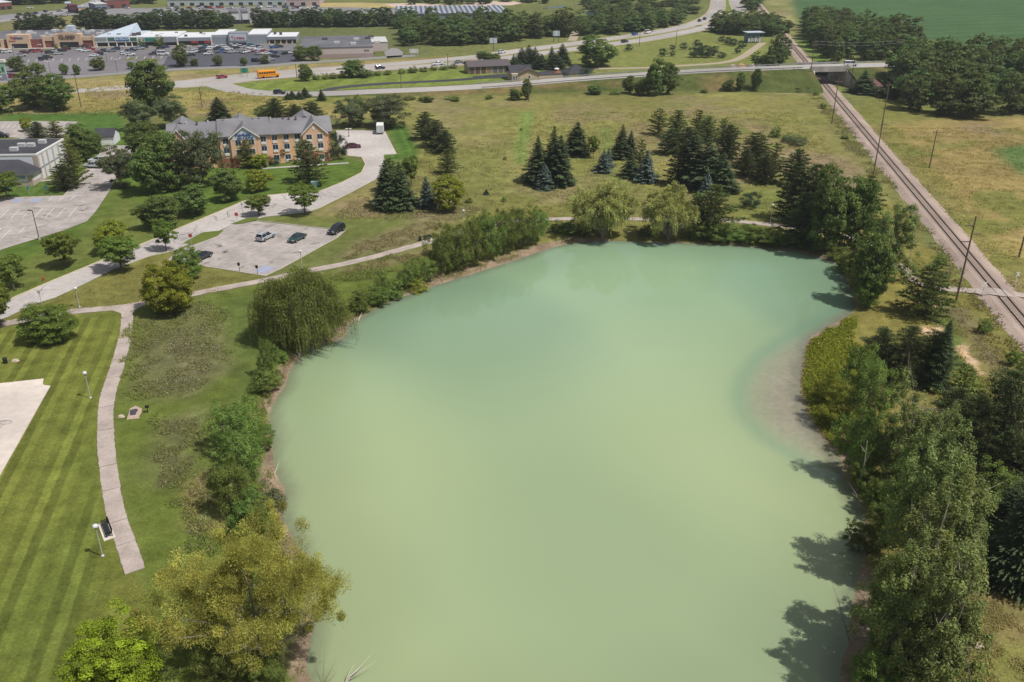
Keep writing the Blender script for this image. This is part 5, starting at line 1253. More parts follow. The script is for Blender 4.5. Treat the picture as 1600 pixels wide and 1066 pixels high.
# ---------------------------------------------------------------- hotel
h0, h1 = Vector(P(343, 262)), Vector(P(477, 253.5)); hd = (h1 - h0); hlen = hd.length; hrz = math.atan2(hd.y, hd.x)
hotel = empty('hotel', (h0.x, h0.y, 0), hrz, 'three-storey peach hotel with grey shingle roof and blue gable lettering', 'hotel')
def hu(x): return (x - 343) / 134.0 * hlen          # along the front from a photo column
EAVE, RIDGE = 8.3, 11.0
def gable_roof(name, u0, u1, v0, v1, ez, rz_, ov=0.5, m=M_SHING, parent=hotel, axis='u'):
    mb = MB(); t = 0.18
    if axis == 'u':
        vm = (v0 + v1) / 2; k = (rz_ - ez) / (vm - v0)
        prof = [(v0 - ov, ez - k * ov), (vm, rz_), (v1 + ov, ez - k * ov)]
        for (a, za), (b, zb) in zip(prof, prof[1:]):
            mb.hexa([(u0 - ov, a, za), (u1 + ov, a, za), (u1 + ov, b, zb), (u0 - ov, b, zb)], [(u0 - ov, a, za + t), (u1 + ov, a, za + t), (u1 + ov, b, zb + t), (u0 - ov, b, zb + t)])
    else:
        um = (u0 + u1) / 2; k = (rz_ - ez) / (um - u0)
        prof = [(u0 - ov, ez - k * ov), (um, rz_), (u1 + ov, ez - k * ov)]
        for (a, za), (b, zb) in zip(prof, prof[1:]):
            mb.hexa([(a, v0 - ov, za), (b, v0 - ov, zb), (b, v1, zb), (a, v1, za)], [(a, v0 - ov, za + t), (b, v0 - ov, zb + t), (b, v1, zb + t), (a, v1, za + t)])
    return mb.build(name, m, parent)
def window(parent, u, v, z, w=1.5, h=1.35, unit=True):
    f = MB().box(u - w / 2 - .1, u + w / 2 + .1, v - .06, v + .02, z - .1, z + h + .1).build('window', M_WHITE, parent)
    for s in (-1, 1):
        MB().box(u + (s - 1) * w / 4 + .03, u + (s + 1) * w / 4 - .03, v - .08, v - .055, z, z + h).build('pane', M_GLASS, f)
    if unit: MB().box(u - w * .42, u + w * .42, v - .2, v + .02, z - .75, z - .12).build('wall_unit', M_WHITE, f)
def wing(u0, u1, v0, v1, ez, m, brick=0.0):
    if brick:
        MB().box(u0, u1, v0, v1, brick, ez).build('wall', m, hotel); MB().box(u0 + .01, u1 - .01, v0 - .03, v1 - .01, 0, brick - 0.003).build('brick_base', M_BRICK, hotel)
        MB().box(u0 - .04, u1 + .04, v0 - .07, v0 + .02, brick - .1, brick + .12).build('string_course', M_TANW, hotel)
    else: MB().box(u0, u1, v0, v1, 0, ez).build('wall', m, hotel)
uL, uR = hu(272), hu(522)
D_ = 15.0
wing(uL, hu(349), 0.4, D_, EAVE, M_ORANGE); wing(hu(424), uR, 0.4, D_, EAVE, M_ORANGE)
wing(hu(349), hu(424), -0.9, D_ + .8, EAVE + .35, M_PEACH, 2.7)
gable_roof('roof', uL, hu(349) - .35, 0.4, D_, EAVE, RIDGE, 0.5); gable_roof('roof', hu(424) + .35, uR, 0.4, D_, EAVE, RIDGE, 0.5)
gable_roof('roof', hu(349), hu(424), -0.9, D_ + .8, EAVE + .35, RIDGE + .55, 0.5)
M_SIGNP = mat('pale gable panel', (0.62, 0.65, 0.70), 0.7, 0.2, 0.03, 1)
def gable_block(u0, u1, v, m, peak, ez=EAVE, brick=2.7, back=7.5, tri=None):
    MB().box(u0, u1, v, v + 3, brick, ez - .003).build('wall', m, hotel)
    if brick: MB().box(u0 - .02, u1 + .02, v - .05, v + 3, 0, brick - .003).build('brick_base', M_BRICK, hotel)
    um = (u0 + u1) / 2
    MB().hexa([(u0, v, ez), (u1, v, ez), (um, v, peak)], [(u0, v + .3, ez), (u1, v + .3, ez), (um, v + .3, peak)]).build('gable', tri or m, hotel)
    gable_roof('gable_roof', u0, u1, v, back, ez, peak + .12, 0.28, axis='v')
    k = (peak - ez) / (um - u0)
    for s, a, b in ((-1, u0, um), (1, u1, um)):      # white barge boards
        MB().hexa([(a + s * .45, v - .36, ez - .25 - k * .45), (b, v - .36, peak - .13), (b, v - .24, peak - .13), (a + s * .45, v - .24, ez - .25 - k * .45)], [(a + s * .45, v - .36, ez + .12 - k * .45), (b, v - .36, peak + .24), (b, v - .24, peak + .24), (a + s * .45, v - .24, ez + .12 - k * .45)]).build('barge_board', M_WHITE, hotel)
gable_block(hu(365.5), hu(408), -1.6, M_PEACH, 11.1, EAVE + .2, back=8.2, tri=M_SIGNP)
MB().box(hu(369), hu(405), -1.66, -1.59, EAVE - .75, EAVE + .19).build('sign_panel', M_SIGNP, hotel)
gable_block(hu(477), hu(515), -0.9, M_PEACH, 11.3, back=7.7)
gable_block(hu(275), hu(299), -0.7, M_PEACH, 11.0, back=7.7)
MB().box(hu(495) - .35, hu(495) + .35, -.96, -.88, 9.2, 10.0).build('gable_vent', M_WHITE, hotel)
gm = hu(386.8)
lettering('Fairfield', 1.35, M_BLUET, hotel, (gm - .2, -1.74, 8.95), space=0.95)
lettering('INN & SUITES', 0.72, M_BLUET, hotel, (gm + .3, -1.74, 8.05))
for z in (4.0, 6.55):
    for x in (433, 451, 468.5): window(hotel, hu(x), 0.4, z)
    for x in (487, 504): window(hotel, hu(x), -.9, z)
    for x in (358, 415.5): window(hotel, hu(x), -.9, z + .1)
    for x in (377, 397): window(hotel, hu(x), -1.6, z - .35, unit=False)
    for x in (306, 318, 329, 341): window(hotel, hu(x), .4, z)
    window(hotel, hu(287), -.7, z)
for x in (433, 451, 468.5): window(hotel, hu(x), 0.4, 1.1, unit=True)
window(hotel, hu(504), -.95, 0.9)
dr_ = MB().box(hu(414) - .75, hu(414) + .75, -1.0, -.9, 0, 2.4).build('door', M_WHITE, hotel); MB().box(hu(414) - .5, hu(414) + .5, -1.03, -.99, .08, 2.2).build('door_glass', M_DARKGL, dr_)
rr = random.Random(2)
for x in (300, 316, 333, 356, 362, 402, 412, 430, 450, 459, 470):
    u = hu(x); v = D_ / 2 + rr.uniform(-1.3, -.5); MB().box(u - .2, u + .2, v - .2, v + .2, RIDGE - .5, RIDGE + .65).build('roof_vent', M_UNIT_D if rr.random() < .6 else M_UNIT, hotel)
for x in (381, 484, 290):           # cross gables on the far side show above the ridge
    gable_roof('gable_roof', hu(x) - 3.0, hu(x) + 3.0, D_ / 2 - .2, D_ + 1.2, EAVE + 1.3, RIDGE + .4, .2, axis='v')
band('terrace', [tuple(h0 + (h1 - h0).normalized() * a + Vector((math.sin(hrz), -math.cos(hrz))) * 4.2) for a in (hu(408), hu(440), hu(480), hu(545))], 1.4, 0.05, M_CONC)
for i, x in enumerate((366, 372, 379, 386)):  # benches / planters on the terrace read as pale clutter
    pass
# ---------------------------------------------------------------- white-walled building on the left
M_WALLW = mat('white siding', (0.66, 0.68, 0.71), 0.75, 0.3, 0.05, 1.2); M_STONE = mat('stone veneer', (0.46, 0.38, 0.32), 0.9, 0.2, 0.2, 5, bump=0.3)
c0 = Vector(P(66, 282)); c1 = Vector(P(99, 216.5, 7.0)); cdv = (c1 - c0).normalized(); clen = (c1 - c0).length; crz = math.atan2(cdv.y, cdv.x) - R(90)
church = empty('white_hall', (c0.x, c0.y, 0), crz, 'low white-walled hall with black flat roof and hipped front at the left edge', 'building')
MB().box(-26, 0, 0, clen, 0, 6.6).build('wall', M_WALLW, church); MB().box(-26.1, .1, -.1, clen + .1, 6.6, 7.0).build('fascia', M_WHITE, church)
MB().box(-25.7, -.3, .3, clen - .3, 7.0, 7.06).build('roof', M_SHING_D, church)
for a in (3, 6, 9.5, 13, 17, 21):
    if a < clen: MB().box(0, .12, a - .35, a + .35, .02, 6.5).build('pilaster', M_STONE, church)
MB().box(-.9, .14, -.14, .7, 0, 6.55).build('pilaster', M_STONE, church)
MB().box(-.003, .10, .8, clen - .2, 3.05, 3.35).build('string_course', M_METAL, church)
for (u, v) in ((-3.2, 12), (-7.0, 8.2), (-4.6, 8.2), (-7.0, 3.6)):
    MB().box(u - .95, u + .95, v - .6, v + .6, 7.06, 8.0).build('rooftop_unit', M_UNIT, church)
mb = MB(); mb.hexa([(-26, -5.8, 2.95), (.6, -5.8, 2.95), (.6, 0.4, 2.95), (-26, 0.4, 2.95)], [(-26, -5.8, 3.15), (.6, -5.8, 3.15), (.6, .4, 3.15), (-26, .4, 3.15)]); mb.build('eaves', M_WHITE, church)
mb = MB(); mb.add([(-26, -5.9, 3.16), (.7, -5.9, 3.16), (.7, -.02, 3.16), (-4.6, -.02, 5.6), (-26, -.02, 5.6)], [(0, 1, 3, 4), (1, 2, 3)]); mb.build('hipped_roof', M_SHING_D, church)
MB().box(-26, 0, -5.2, -.01, 0, 2.94).build('front_wall', M_WALLW, church); MB().box(-26, .03, -5.25, -.02, 0, 1.1).build('stone_base', M_STONE, church); MB().box(-1.0, .08, -5.32, -4.5, 0, 2.93).build('stone_pier', M_STONE, church)
MB().box(-24, -1.6, -5.26, -5.19, 1.9, 2.7).build('window_band', mat('blue grey glazing', (0.20, 0.27, 0.33), 0.3, 0.4, 0.1, 1), church)
band('footpath', LP([(20, 285.5), (50, 284.5), (80, 281.5)]), 1.2, 0.05, M_CONC)
g0, g1 = Vector(P(150, 227.5)), Vector(P(179, 226.6)); gv = (g1 - g0); gl = gv.length
gar = empty('garage', (g0.x, g0.y, 0), math.atan2(gv.y, gv.x), 'small white garage with dark gabled roof beyond the white hall', 'garage')
MB().box(0, gl, 0, 7.0, 0, 2.6).build('wall', M_WALLW, gar); gable_roof('roof', 0, gl, 0, 7.0, 2.6, 4.3, .35, M_SHING_D, gar)
for s in (0, gl - .1): MB().hexa([(s, 0, 2.6), (s, 7, 2.6), (s, 3.5, 4.25)], [(s + .1, 0, 2.6), (s + .1, 7, 2.6), (s + .1, 3.5, 4.25)]).build('gable', M_WALLW, gar)
MB().box(.6, gl - .6, -.05, -.003, .02, 2.2).build('garage_door', M_WHITE, gar)
# ---------------------------------------------------------------- storage garage with seven doors
M_TANB = mat('tan block', (0.42, 0.325, 0.235), 0.9, 0.15, 0.1, 2); M_DOORB = mat('brown roller door', (0.115, 0.075, 0.07), 0.6, 0.3, 0.12, 1); M_DOORG = mat('grey roller door', (0.12, 0.12, 0.14), 0.6, 0.3, 0.12, 1)
g0, g1 = Vector(P(733, 116.2)), Vector(P(796, 113.4)); gv = g1 - g0; gl = gv.length
sto = empty('storage_garage', (g0.x, g0.y, 0), math.atan2(gv.y, gv.x), 'long tan storage garage with seven dark doors and brown-grey roof', 'garage')
MB().box(0, gl, 0, 9.5, 0, 3.2).build('wall', M_TANB, sto); gable_roof('roof', 0, gl, 0, 9.5, 3.2, 5.0, .6, mat('brown grey shingle', (0.105, 0.088, 0.095), 0.9, 0.2, 0.1, 2), sto)
for s in (0, gl - .1): MB().hexa([(s, 0, 3.2), (s, 9.5, 3.2), (s, 4.75, 4.95)], [(s + .1, 0, 3.2), (s + .1, 9.5, 3.2), (s + .1, 4.75, 4.95)]).build('gable', M_TANB, sto)
for k in range(7):
    w = gl / 7; d = MB().box(k * w + .3, (k + 1) * w - .25, -.06, -.003, .02, 2.75).build('roller_door', (M_DOORB, M_DOORB, M_DOORB, mat('tan roller door', (0.25, 0.17, 0.145), 0.6), M_DOORG, M_DOORG, M_DOORB)[k], sto)
# tan house
g0, g1 = Vector(P(800, 127.5)), Vector(P(841, 126)); gv = g1 - g0; gl = gv.length
M_TANH = mat('cream stucco', (0.55, 0.45, 0.31), 0.9, 0.15, 0.06, 2)
hse = empty('tan_house', (g0.x, g0.y, 0), math.atan2(gv.y, gv.x), 'cream house with dark gabled roof beside the overpass road', 'house')
MB().box(0, gl, 0, 10, 0, 3.0).build('wall', M_TANH, hse); MB().box(-.05, 3.4, -.06, 5, 0, 2.98).build('brick_corner', M_TANB, hse)
gable_roof('roof', 0, 9.0, 2.5, 10, 3.0, 5.6, .5, M_SHING_D, hse); gable_roof('roof', 3.2, gl, 0, 6.2, 3.0, 4.7, .5, mat('brown shingle', (0.10, 0.075, 0.07), 0.9), hse, 'v')
MB().hexa([(3.3, .0, 3.0), (gl, .0, 3.0), ((3.3 + gl) / 2, .0, 4.6)], [(3.3, .12, 3.0), (gl, .12, 3.0), ((3.3 + gl) / 2, .12, 4.6)]).build('gable', M_TANH, hse)
for a in (.9, 1.9, 7.5): window(hse, a, -.06 if a < 3 else 0, 1.0, .8, 1.2, False)
g0, g1 = Vector(P(842, 125.3)), Vector(P(879, 123.6)); gv = g1 - g0; gl = gv.length
low = empty('tan_low_building', (g0.x, g0.y, 0), math.atan2(gv.y, gv.x), 'low flat-roofed cream building beside the cream house', 'building')
MB().box(0, gl, 0, 5, 0, 1.9).build('wall', M_TANH, low); MB().box(-.1, gl + .1, -.1, 5.1, 1.9, 2.05).build('roof', M_SHING_D, low)
q = P(869.5, 121); tw = empty('brick_tower', (q[0], q[1], 0), 0, 'round red brick tower with white cap behind the low cream building', 'tower')
MB().lathe((0, 0, 0), [(1.5, 0), (1.5, 1.6), (1.9, 1.7), (1.9, 2.3), (1.0, 2.5), (1.0, 3.4)], 14).build('shaft', M_BRICK, tw); MB().lathe((0, 0, 3.4), [(1.15, 0), (1.15, .25), (.2, .6)], 14).build('cap', M_WHITE, tw)
def hip_house(name, ax, ay, bx, by, dep, ez, rz_, wallm, roofm, label, cat):
    a, b = Vector(P(ax, ay)), Vector(P(bx, by)); v = b - a; L = v.length; e = empty(name, (a.x, a.y, 0), math.atan2(v.y, v.x), label, cat)
    MB().box(0, L, 0, dep, 0, ez).build('wall', wallm, e); o = .5; k = min(L, dep) / 2
    vv = [(-o, -o, ez), (L + o, -o, ez), (L + o, dep + o, ez), (-o, dep + o, ez), (k if L > dep else L / 2, dep / 2 if L > dep else k, rz_), (L - k if L > dep else L / 2, dep / 2 if L > dep else dep - k, rz_)]
    MB().add(vv, [(0, 1, 5, 4), (1, 2, 5), (2, 3, 4, 5), (3, 0, 4), (3, 2, 1, 0)]).build('roof', roofm, e); return e
hip_house('hipped_house', 889, 119.6, 920, 118, 8, 1.2, 4.2, M_TANH, M_SHING_D, 'house with dark hipped roof showing above the overpass road', 'house')
shed = hip_house('brick_shed', 1361, 146.5, 1377, 145.5, 5.5, 2.6, 5.2, mat('pinkish brick', (0.28, 0.15, 0.12), 0.9), mat('purple red shingle', (0.17, 0.075, 0.085), 0.9), 'small brick shed with red-purple roof between two spruces', 'shed')
# ---------------------------------------------------------------- shopping centre
mA, mB_ = Vector(P(0, 76)), Vector(P(462, 68.5)); mdir = (mB_ - mA).normalized(); mrz = math.atan2(mdir.y, mdir.x)
def mu(x):
    """distance along the shop front of a photo column"""
    t0, t1 = -40.0, 260.0
    for _ in range(40):
        t = (t0 + t1) / 2; q = mA + mdir * t; px = 800 + F_PX * q.x / (q.y * CP + CAM_H * SP)
        if px < x: t0 = t
        else: t1 = t
    return (t0 + t1) / 2
def mz(x, y):
    q = mA + mdir * mu(x); k = (533.0 - y) / F_PX; return CAM_H + q.y * math.tan(math.atan(k) - PITCH)
mall = empty('shopping_centre', (mA.x, mA.y, 0), mrz, 'long strip shopping centre with brick, cream and grey shop fronts behind the big car park', 'shops')
def fb(name, x0, x1, ytop, ybot, m, v0=-.1, v1=1.0, parent=None):
    z1 = mz((x0 + x1) / 2, ytop); z0 = max(0, mz((x0 + x1) / 2, ybot)) if ybot else 0
    return MB().box(mu(x0), mu(x1), v0, v1, z0, z1).build(name, m, parent or mall)
def roofbox(name, x0, x1, ytop, dep, m, v0=.9):
    z1 = mz((x0 + x1) / 2, ytop); b = MB().box(mu(x0), mu(x1), v0, dep, 0, z1 - .4).build('wall', M_METAL, mall); MB().box(mu(x0) - .1, mu(x1) + .1, v0 - .1, dep + .1, z1 - .397, z1).build(name, m, mall)
roofbox('roof', -40, 150, 61.5, 44, M_ROOFG); fb('brick_front', -40, 150, 61.8, None, M_BRICK_D)
fb('tan_panel', -12, 8.5, 61.5, None, M_TANW, -.6)
for y0 in (63.5, 66, 68.5, 71): fb('window_slot', -8, 3.5, y0, y0 + 1.6, M_DARKGL, -.68, -.59)
fb('entrance_tower', 15, 50, 54, None, M_TANW, -1.6, 3); e1 = fb('entrance', 22, 46, 68, None, M_DARKGL, -1.75, -1.59)
u1 = mu(33)
lettering('Pet', 1.75, M_REDT, mall, (mu(26), -1.7, mz(26, 58.8)), ext=.1); lettering('Smart', 1.75, M_BLUET, mall, (mu(34.5), -1.7, mz(34, 58.8)), ext=.1); lettering('Grooming', .8, M_REDT, mall, (mu(23.5), -1.7, mz(24, 63.6)))
fb('tan_panel', 69, 88, 57, 64, M_TANW, -.4); fb('pilaster', 69, 72, 56, None, M_TANW, -.7); fb('pilaster', 86, 90, 56, None, M_TANW, -.7)
fb('entrance_tower', 89, 131, 53.2, None, M_TANW, -1.8, 3); 
mb = MB(); ua, ub = mu(93), mu(128); zt = mz(110, 53.2)
ar = [(ua + (ub - ua) * k / 12, zt + 1.1 * math.sin(math.pi * k / 12)) for k in range(13)]
mb.hexa([(a, -1.85, z) for a, z in [(ua, zt - .3)] + ar + [(ub, zt - .3)]], [(a, -1.2, z) for a, z in [(ua, zt - .3)] + ar + [(ub, zt - .3)]]); mb.build('arched_parapet', M_TANW, mall)
fb('entrance', 97, 126, 65, None, M_DARKGL, -1.95, -1.79); lettering('JO-ANN', 2.3, M_BLKT, mall, (mu(109.5), -1.92, mz(109, 57.0)), ext=.1); lettering('fabrics and crafts', 0.95, M_BLKT, mall, (mu(109.5), -1.92, mz(109, 60.2)))
fb('tan_panel', 132, 149.5, 57, 63, M_TANW, -.5); fb('pilaster', 147.5, 150.5, 55, None, M_TANW, -.8)
# metal-fronted middle
roofbox('roof', 150.5, 217, 58.5, 30, M_METAL_P, 1.2)
for a, b, m in ((151, 169, M_METAL), (171, 182, M_GREENP), (183.5, 204, M_SIGNB), (206, 216, M_GREENP)): fb('fascia_panel', a, b, 58.6, 64, m, -.75, -.1)
fb('canopy', 150.5, 217.5, 57.6, 66, M_WHITE, -.6, 1.2)
fb('shop_glazing', 151, 217, 66.4, None, M_DARKGL, .6, 1.15)
for x in (151.5, 170, 183, 197, 206.5, 216.5): fb('post', x, x + 1.3, 66, None, M_WHITE, -.5, .3)
lettering('five BELOW', 1.6, M_WHT, mall, (mu(193.7), -.82, mz(194, 61)), ext=.06)
zr = mz(180, 57.4); mb = MB(); za = mz(200, 43.5) * 0.85
mb.add([(mu(150), -.4, zr), (mu(202), -.4, zr), (mu(205), 26, zr), (mu(158), 26, zr), (mu(201.5), 24, zr + 4.6), (mu(186), 22, zr + 1.4)], [(0, 1, 4, 5), (1, 2, 4), (2, 3, 5, 4), (3, 0, 5), (3, 2, 1, 0)]); mb.build('peaked_roof', M_METAL_P, mall)
for x, v in ((186, 3), (191.5, 5), (208, 5), (213, 8), (170, 4), (168, 6)): 
    z = mz(200, 58.5); MB().box(mu(x) - 1, mu(x) + 1, v, v + 2, z, z + 1.5 + (zr - z) * 0).build('rooftop_unit', M_UNIT_D, mall)
roofbox('roof', 217.2, 278, 57.6, 26, M_ROOFW); fb('fascia', 217.5, 255, 57.8, 66, mat('pale grey fascia', (0.42, 0.45, 0.47), 0.7), -.3); fb('fascia', 255.2, 278, 57.8, 66, M_METAL, -.3)
fb('shop_sign', 229, 245, 59.3, 64, mat('teal sign', (0.02, 0.22, 0.17), 0.5), -.5, -.29); fb('shop_glazing', 218, 278, 66.3, None, M_DARKGL, .3, .95)
roofbox('roof', 278.5, 331, 58.6, 24, M_ROOFW); fb('fascia', 278.5, 331, 58.8, 64, M_METAL, -.3); fb('shop_glazing', 279, 331, 64.3, None, M_DARKGL, .3, .95); fb('pilaster', 277.6, 279.6, 57, None, M_WHITE, -.6); fb('pilaster', 330.4, 332.4, 57, None, M_WHITE, -.6)
for a, b in ((300, 311), (320, 331)): fb('awning', a, b, 64.2, 67.2, M_REDP, -1.2, -.29)
roofbox('roof', 332, 360, 54.5, 26, M_ROOFW); fb('fascia', 332.6, 360, 57, None, M_METAL, -.4)
roofbox('roof', 388, 418, 53.5, 26, M_ROOFW); fb('fascia', 388.5, 418, 55, None, M_METAL, -.4)
fb('entrance_tower', 359, 389, 50.6, None, M_METAL, -1.6, 5); fb('sign_panel', 361, 387, 52.6, 63, mat('pale sign panel', (0.50, 0.54, 0.60), 0.6), -1.75, -1.59); fb('entrance', 364, 386, 66, None, M_DARKGL, -1.75, -1.59)
lettering('T.J.maxx', 2.0, M_REDT, mall, (mu(374), -1.82, mz(374, 58.5)), ext=.08)
roofbox('roof', 418.3, 463, 58, 22, M_ROOFW); fb('fascia', 418.5, 463, 57.6, 62, M_METAL, -.3); fb('shop_glazing', 419, 463, 62.4, None, M_DARKGL, .3, .95)
for k in range(5): fb('pilaster', 420 + k * 9, 422 + k * 9, 62.3, None, M_TANW, .1, .3)
rr = random.Random(6)
for k in range(26):
    x = rr.uniform(0, 148); v = rr.uniform(6, 40); z = mz(75, 61.5); s = rr.uniform(.6, 1.4)
    MB().box(mu(x) - s, mu(x) + s, v, v + 1.6, z - .003, z + rr.uniform(.8, 1.5)).build('rooftop_unit', M_UNIT, mall)
MB().box(mu(74), mu(85), 34, 40, mz(75, 61.5) - .003, mz(75, 61.5) + 3).build('roof_penthouse', M_METAL_P, mall)
for k in range(14):
    x = rr.uniform(222, 455); v = rr.uniform(4, 18); z = mz(300, 58.0); MB().box(mu(x) - .7, mu(x) + .7, v, v + 1.2, z - 1.2, z + rr.uniform(.6, 1.0)).build('rooftop_unit', M_UNIT_D if rr.random() < .6 else M_UNIT, mall)
# pinkish block at the right end
g0, g1 = Vector(P(470, 92.6)), Vector(P(583.5, 89.6)); gv = g1 - g0; gl = gv.length
M_PINK = mat('pinkish block wall', (0.50, 0.43, 0.42), 0.9, 0.15, 0.05, 1); M_PINKD = mat('darker pinkish block', (0.36, 0.27, 0.26), 0.9, 0.15, 0.08, 2)
ann = empty('block_store', (g0.x, g0.y, 0), math.atan2(gv.y, gv.x), 'big pinkish block store with dark flat roof right of the shopping centre', 'store')
MB().box(0, gl, 0, 46, 2.0, 4.9).build('wall', M_PINK, ann); MB().box(-.05, gl + .05, -.06, 46, 0, 1.997).build('wall_base', M_PINKD, ann); MB().box(-.2, gl + .2, -.2, 46.2, 4.9, 5.25).build('roof', M_ROOFG, ann)
MB().box(gl + .06, gl + 8.5, 22, 44, 0, 4.4).build('annexe', M_PINK, ann); MB().box(gl + .06, gl + 8.7, 21.8, 44.2, 4.4, 4.6).build('annexe_roof', M_UNIT, ann)
for (u, v) in ((18, 14), (28, 26), (26, 8), (34, 30), (38, 12), (12, 30), (36, 36)): MB().box(u - 1.4, u + 1.4, v - 1, v + 1, 5.25, 6.3).build('rooftop_unit', M_UNIT if v < 28 else M_UNIT_D, ann)
lettering('DEALS', .9, M_GREENP, ann, (gl - 3, -.1, 3.4))
# car park surfaces
mlot = sheet('car_park', LP([(-60,81),(0,78.5),(150,75),(300,72),(463,69.5),(466,100.5),(400,103),(300,106),(214,111),(150,115.5),(90,121),(0,127),(-60,130)]), 0.02, mat('old purple grey asphalt', (0.185, 0.172, 0.185), 0.95, 0.2, 0.10, 0.3, big=0.02))
sheet('car_park', LP([(262,88),(290,84),(400,80),(464,78),(466,100),(400,102.5),(300,105.5),(252,108)]), 0.026, mat('dark resealed asphalt', (0.085, 0.085, 0.105), 0.95, 0.2, 0.08, 0.3, big=0.02))
for k in range(18):
    x = 30 + k * 13; mark(P(x, 97 - k * .35), P(x + 2.5, 93.5 - k * .35), .25, .03, M_LINE, mlot)
sheet('yard', LP([(600,82),(612,75),(622,76),(630,82),(628,89),(605,91)]), 0.03, mat('grey yard', (0.24, 0.225, 0.23), 0.95))
sheet('pavement', LP([(-60,79),(150,74.5),(300,71.5),(463,69),(463,68.6),(300,70.6),(150,73),(-60,77.5)]), 0.09, M_CONC)
# ---------------------------------------------------------------- far buildings
def block(name, px0, py0, px1, py1, dep, h, wm, rm, label, cat='building', units=0, seed=0, skylights=None):
    a, b = Vector(P(px0, py0)), Vector(P(px1, py1)); v = b - a; L = v.length; e = empty(name, (a.x, a.y, 0), math.atan2(v.y, v.x), label, cat)
    MB().box(0, L, 0, dep, 0, h).build('wall', wm, e); MB().box(-.3, L + .3, -.3, dep + .3, h, h + .5).build('roof', rm, e)
    r_ = random.Random(seed)
    for k in range(units):
        u, w = r_.uniform(3, L - 3), r_.uniform(2, dep - 2); MB().box(u - 1, u + 1, w - 1, w + 1, h + .5, h + 1.6).build('rooftop_unit', M_UNIT, e)
    n = max(2, int(L / 7))
    for k in range(n):
        u = L * (k + .5) / n; MB().box(u - 1.6, u + 1.6, -.06, -.003, .1, min(2.6, h * .5)).build('shop_window', M_DARKGL, e)
    if skylights:
        nu, nv = skylights; sm_ = MB().box(-.9, .9, -1.2, 1.2, 0, .25).mesh('skylight', M_ROOFW)
        for i in range(nu):
            for j in range(nv): link('skylight', sm_, e, None, ((i + .5) * L / nu, (j + .5) * dep / nv, h + .5))
    return e
M_BLUER = mat('blue grey roof', (0.085, 0.105, 0.155), 0.8, 0.3, 0.1, .1); M_GREYW = mat('grey panel wall', (0.22, 0.235, 0.26), 0.8, 0.2, 0.08, .3)
block('warehouse', 618, 36, 797, 34, 58, 5.0, M_GREYW, M_BLUER, 'huge warehouse with dark blue roof dotted with white skylights', 'warehouse', 3, 2, (22, 7))
block('white_warehouse', 262, 9.5, 445, 8, 70, 4.5, mat('pale blue wall', (0.42, 0.47, 0.50), 0.8), M_ROOFW, 'long pale warehouse at the top edge above the tree belt', 'warehouse', 8, 3)
block('pink_store', 448, 9.5, 500, 9, 60, 5, mat('pink wall', (0.46, 0.36, 0.37), 0.8), mat('pink roof', (0.40, 0.33, 0.36), 0.8), 'pinkish far store at the top edge right of the pale warehouse', 'store', 3, 4)
block('red_store', 166, 13.8, 204, 12.2, 30, 6, M_BRICK_D, M_ROOFW, 'far red brick store with white roof at the top left', 'store', 2, 5)
block('blue_shop', 150, 16.2, 168, 15.2, 18, 4, mat('blue grey wall', (0.16, 0.20, 0.27), 0.8), M_UNIT, 'small blue-grey far shop left of the red brick store', 'shop', 1, 6)
block('tan_shop', 124, 21.6, 138, 21, 14, 4, M_TANW, M_METAL, 'small tan far restaurant with grey roof', 'shop', 1, 7)
block('dark_red_shop', 111, 21, 123, 20.4, 12, 5, mat('maroon wall', (0.10, 0.03, 0.05), 0.8), mat('maroon roof', (0.12, 0.035, 0.055), 0.8), 'small maroon far restaurant beside the tan one', 'shop', 0, 8)
block('white_shop', 0, 16, 20, 14.6, 24, 5, M_BRICK_D, M_ROOFW, 'far white-roofed shop at the top left corner', 'shop', 1, 9)
block('yellow_shop', 104, 14.5, 112, 14.2, 10, 4, M_TANW, M_METAL_P, 'tiny far pale shop beside the road at the top left', 'shop', 0, 10)
block('white_depot', 363, 38, 374.5, 37.6, 22, 7, M_ROOFW, M_ROOFG, 'white depot gable seen through the gap in the tree belt, left', 'depot', 0, 11)
block('white_depot', 380, 37.5, 389, 37.2, 22, 7, M_ROOFW, M_ROOFG, 'white depot gable seen through the gap in the tree belt, right', 'depot', 0, 12)
sheet('car_park', LP([(0,24),(60,18),(150,14),(260,12),(500,10),(620,14),(640,32),(400,36),(250,40),(205,34),(150,22),(60,28),(0,30)]), 0.02, mat('far asphalt', (0.21, 0.20, 0.215), 0.95, .2, .15, .05))
road('road', [(-40,38),(0,33),(60,25),(110,15),(150,4),(165,-8)], 14, mat('far road', (0.27, 0.25, 0.255), 0.95), 0.05)
sheet('field', LP([(480,11),(560,12),(640,13),(640,7),(560,4),(480,5)]), 0.03, mat('dry far field', (0.36, 0.29, 0.13), 0.95, .05, .15, .05))
sheet('field', LP([(615,11),(665,9.5),(700,8),(640,5),(600,6)]), 0.04, mat('pale bare yard', (0.50, 0.40, 0.33), 0.95, .05, .1, .05))
sheet('yard', LP([(720,9),(800,8.5),(825,3),(740,1)]), 0.04, MATS['pale bare yard'])
sheet('pond', LP([(914,20),(925,14.5),(938,17),(942,21.5),(930,24.5),(918,24.5)]), 0.03, mat('far water', (0.05, 0.09, 0.14), 0.08, 0.5, 0.05, .1))
sheet('pond', LP([(846,14),(860,11),(886,9),(880,12)]), 0.03, MATS['far water'])
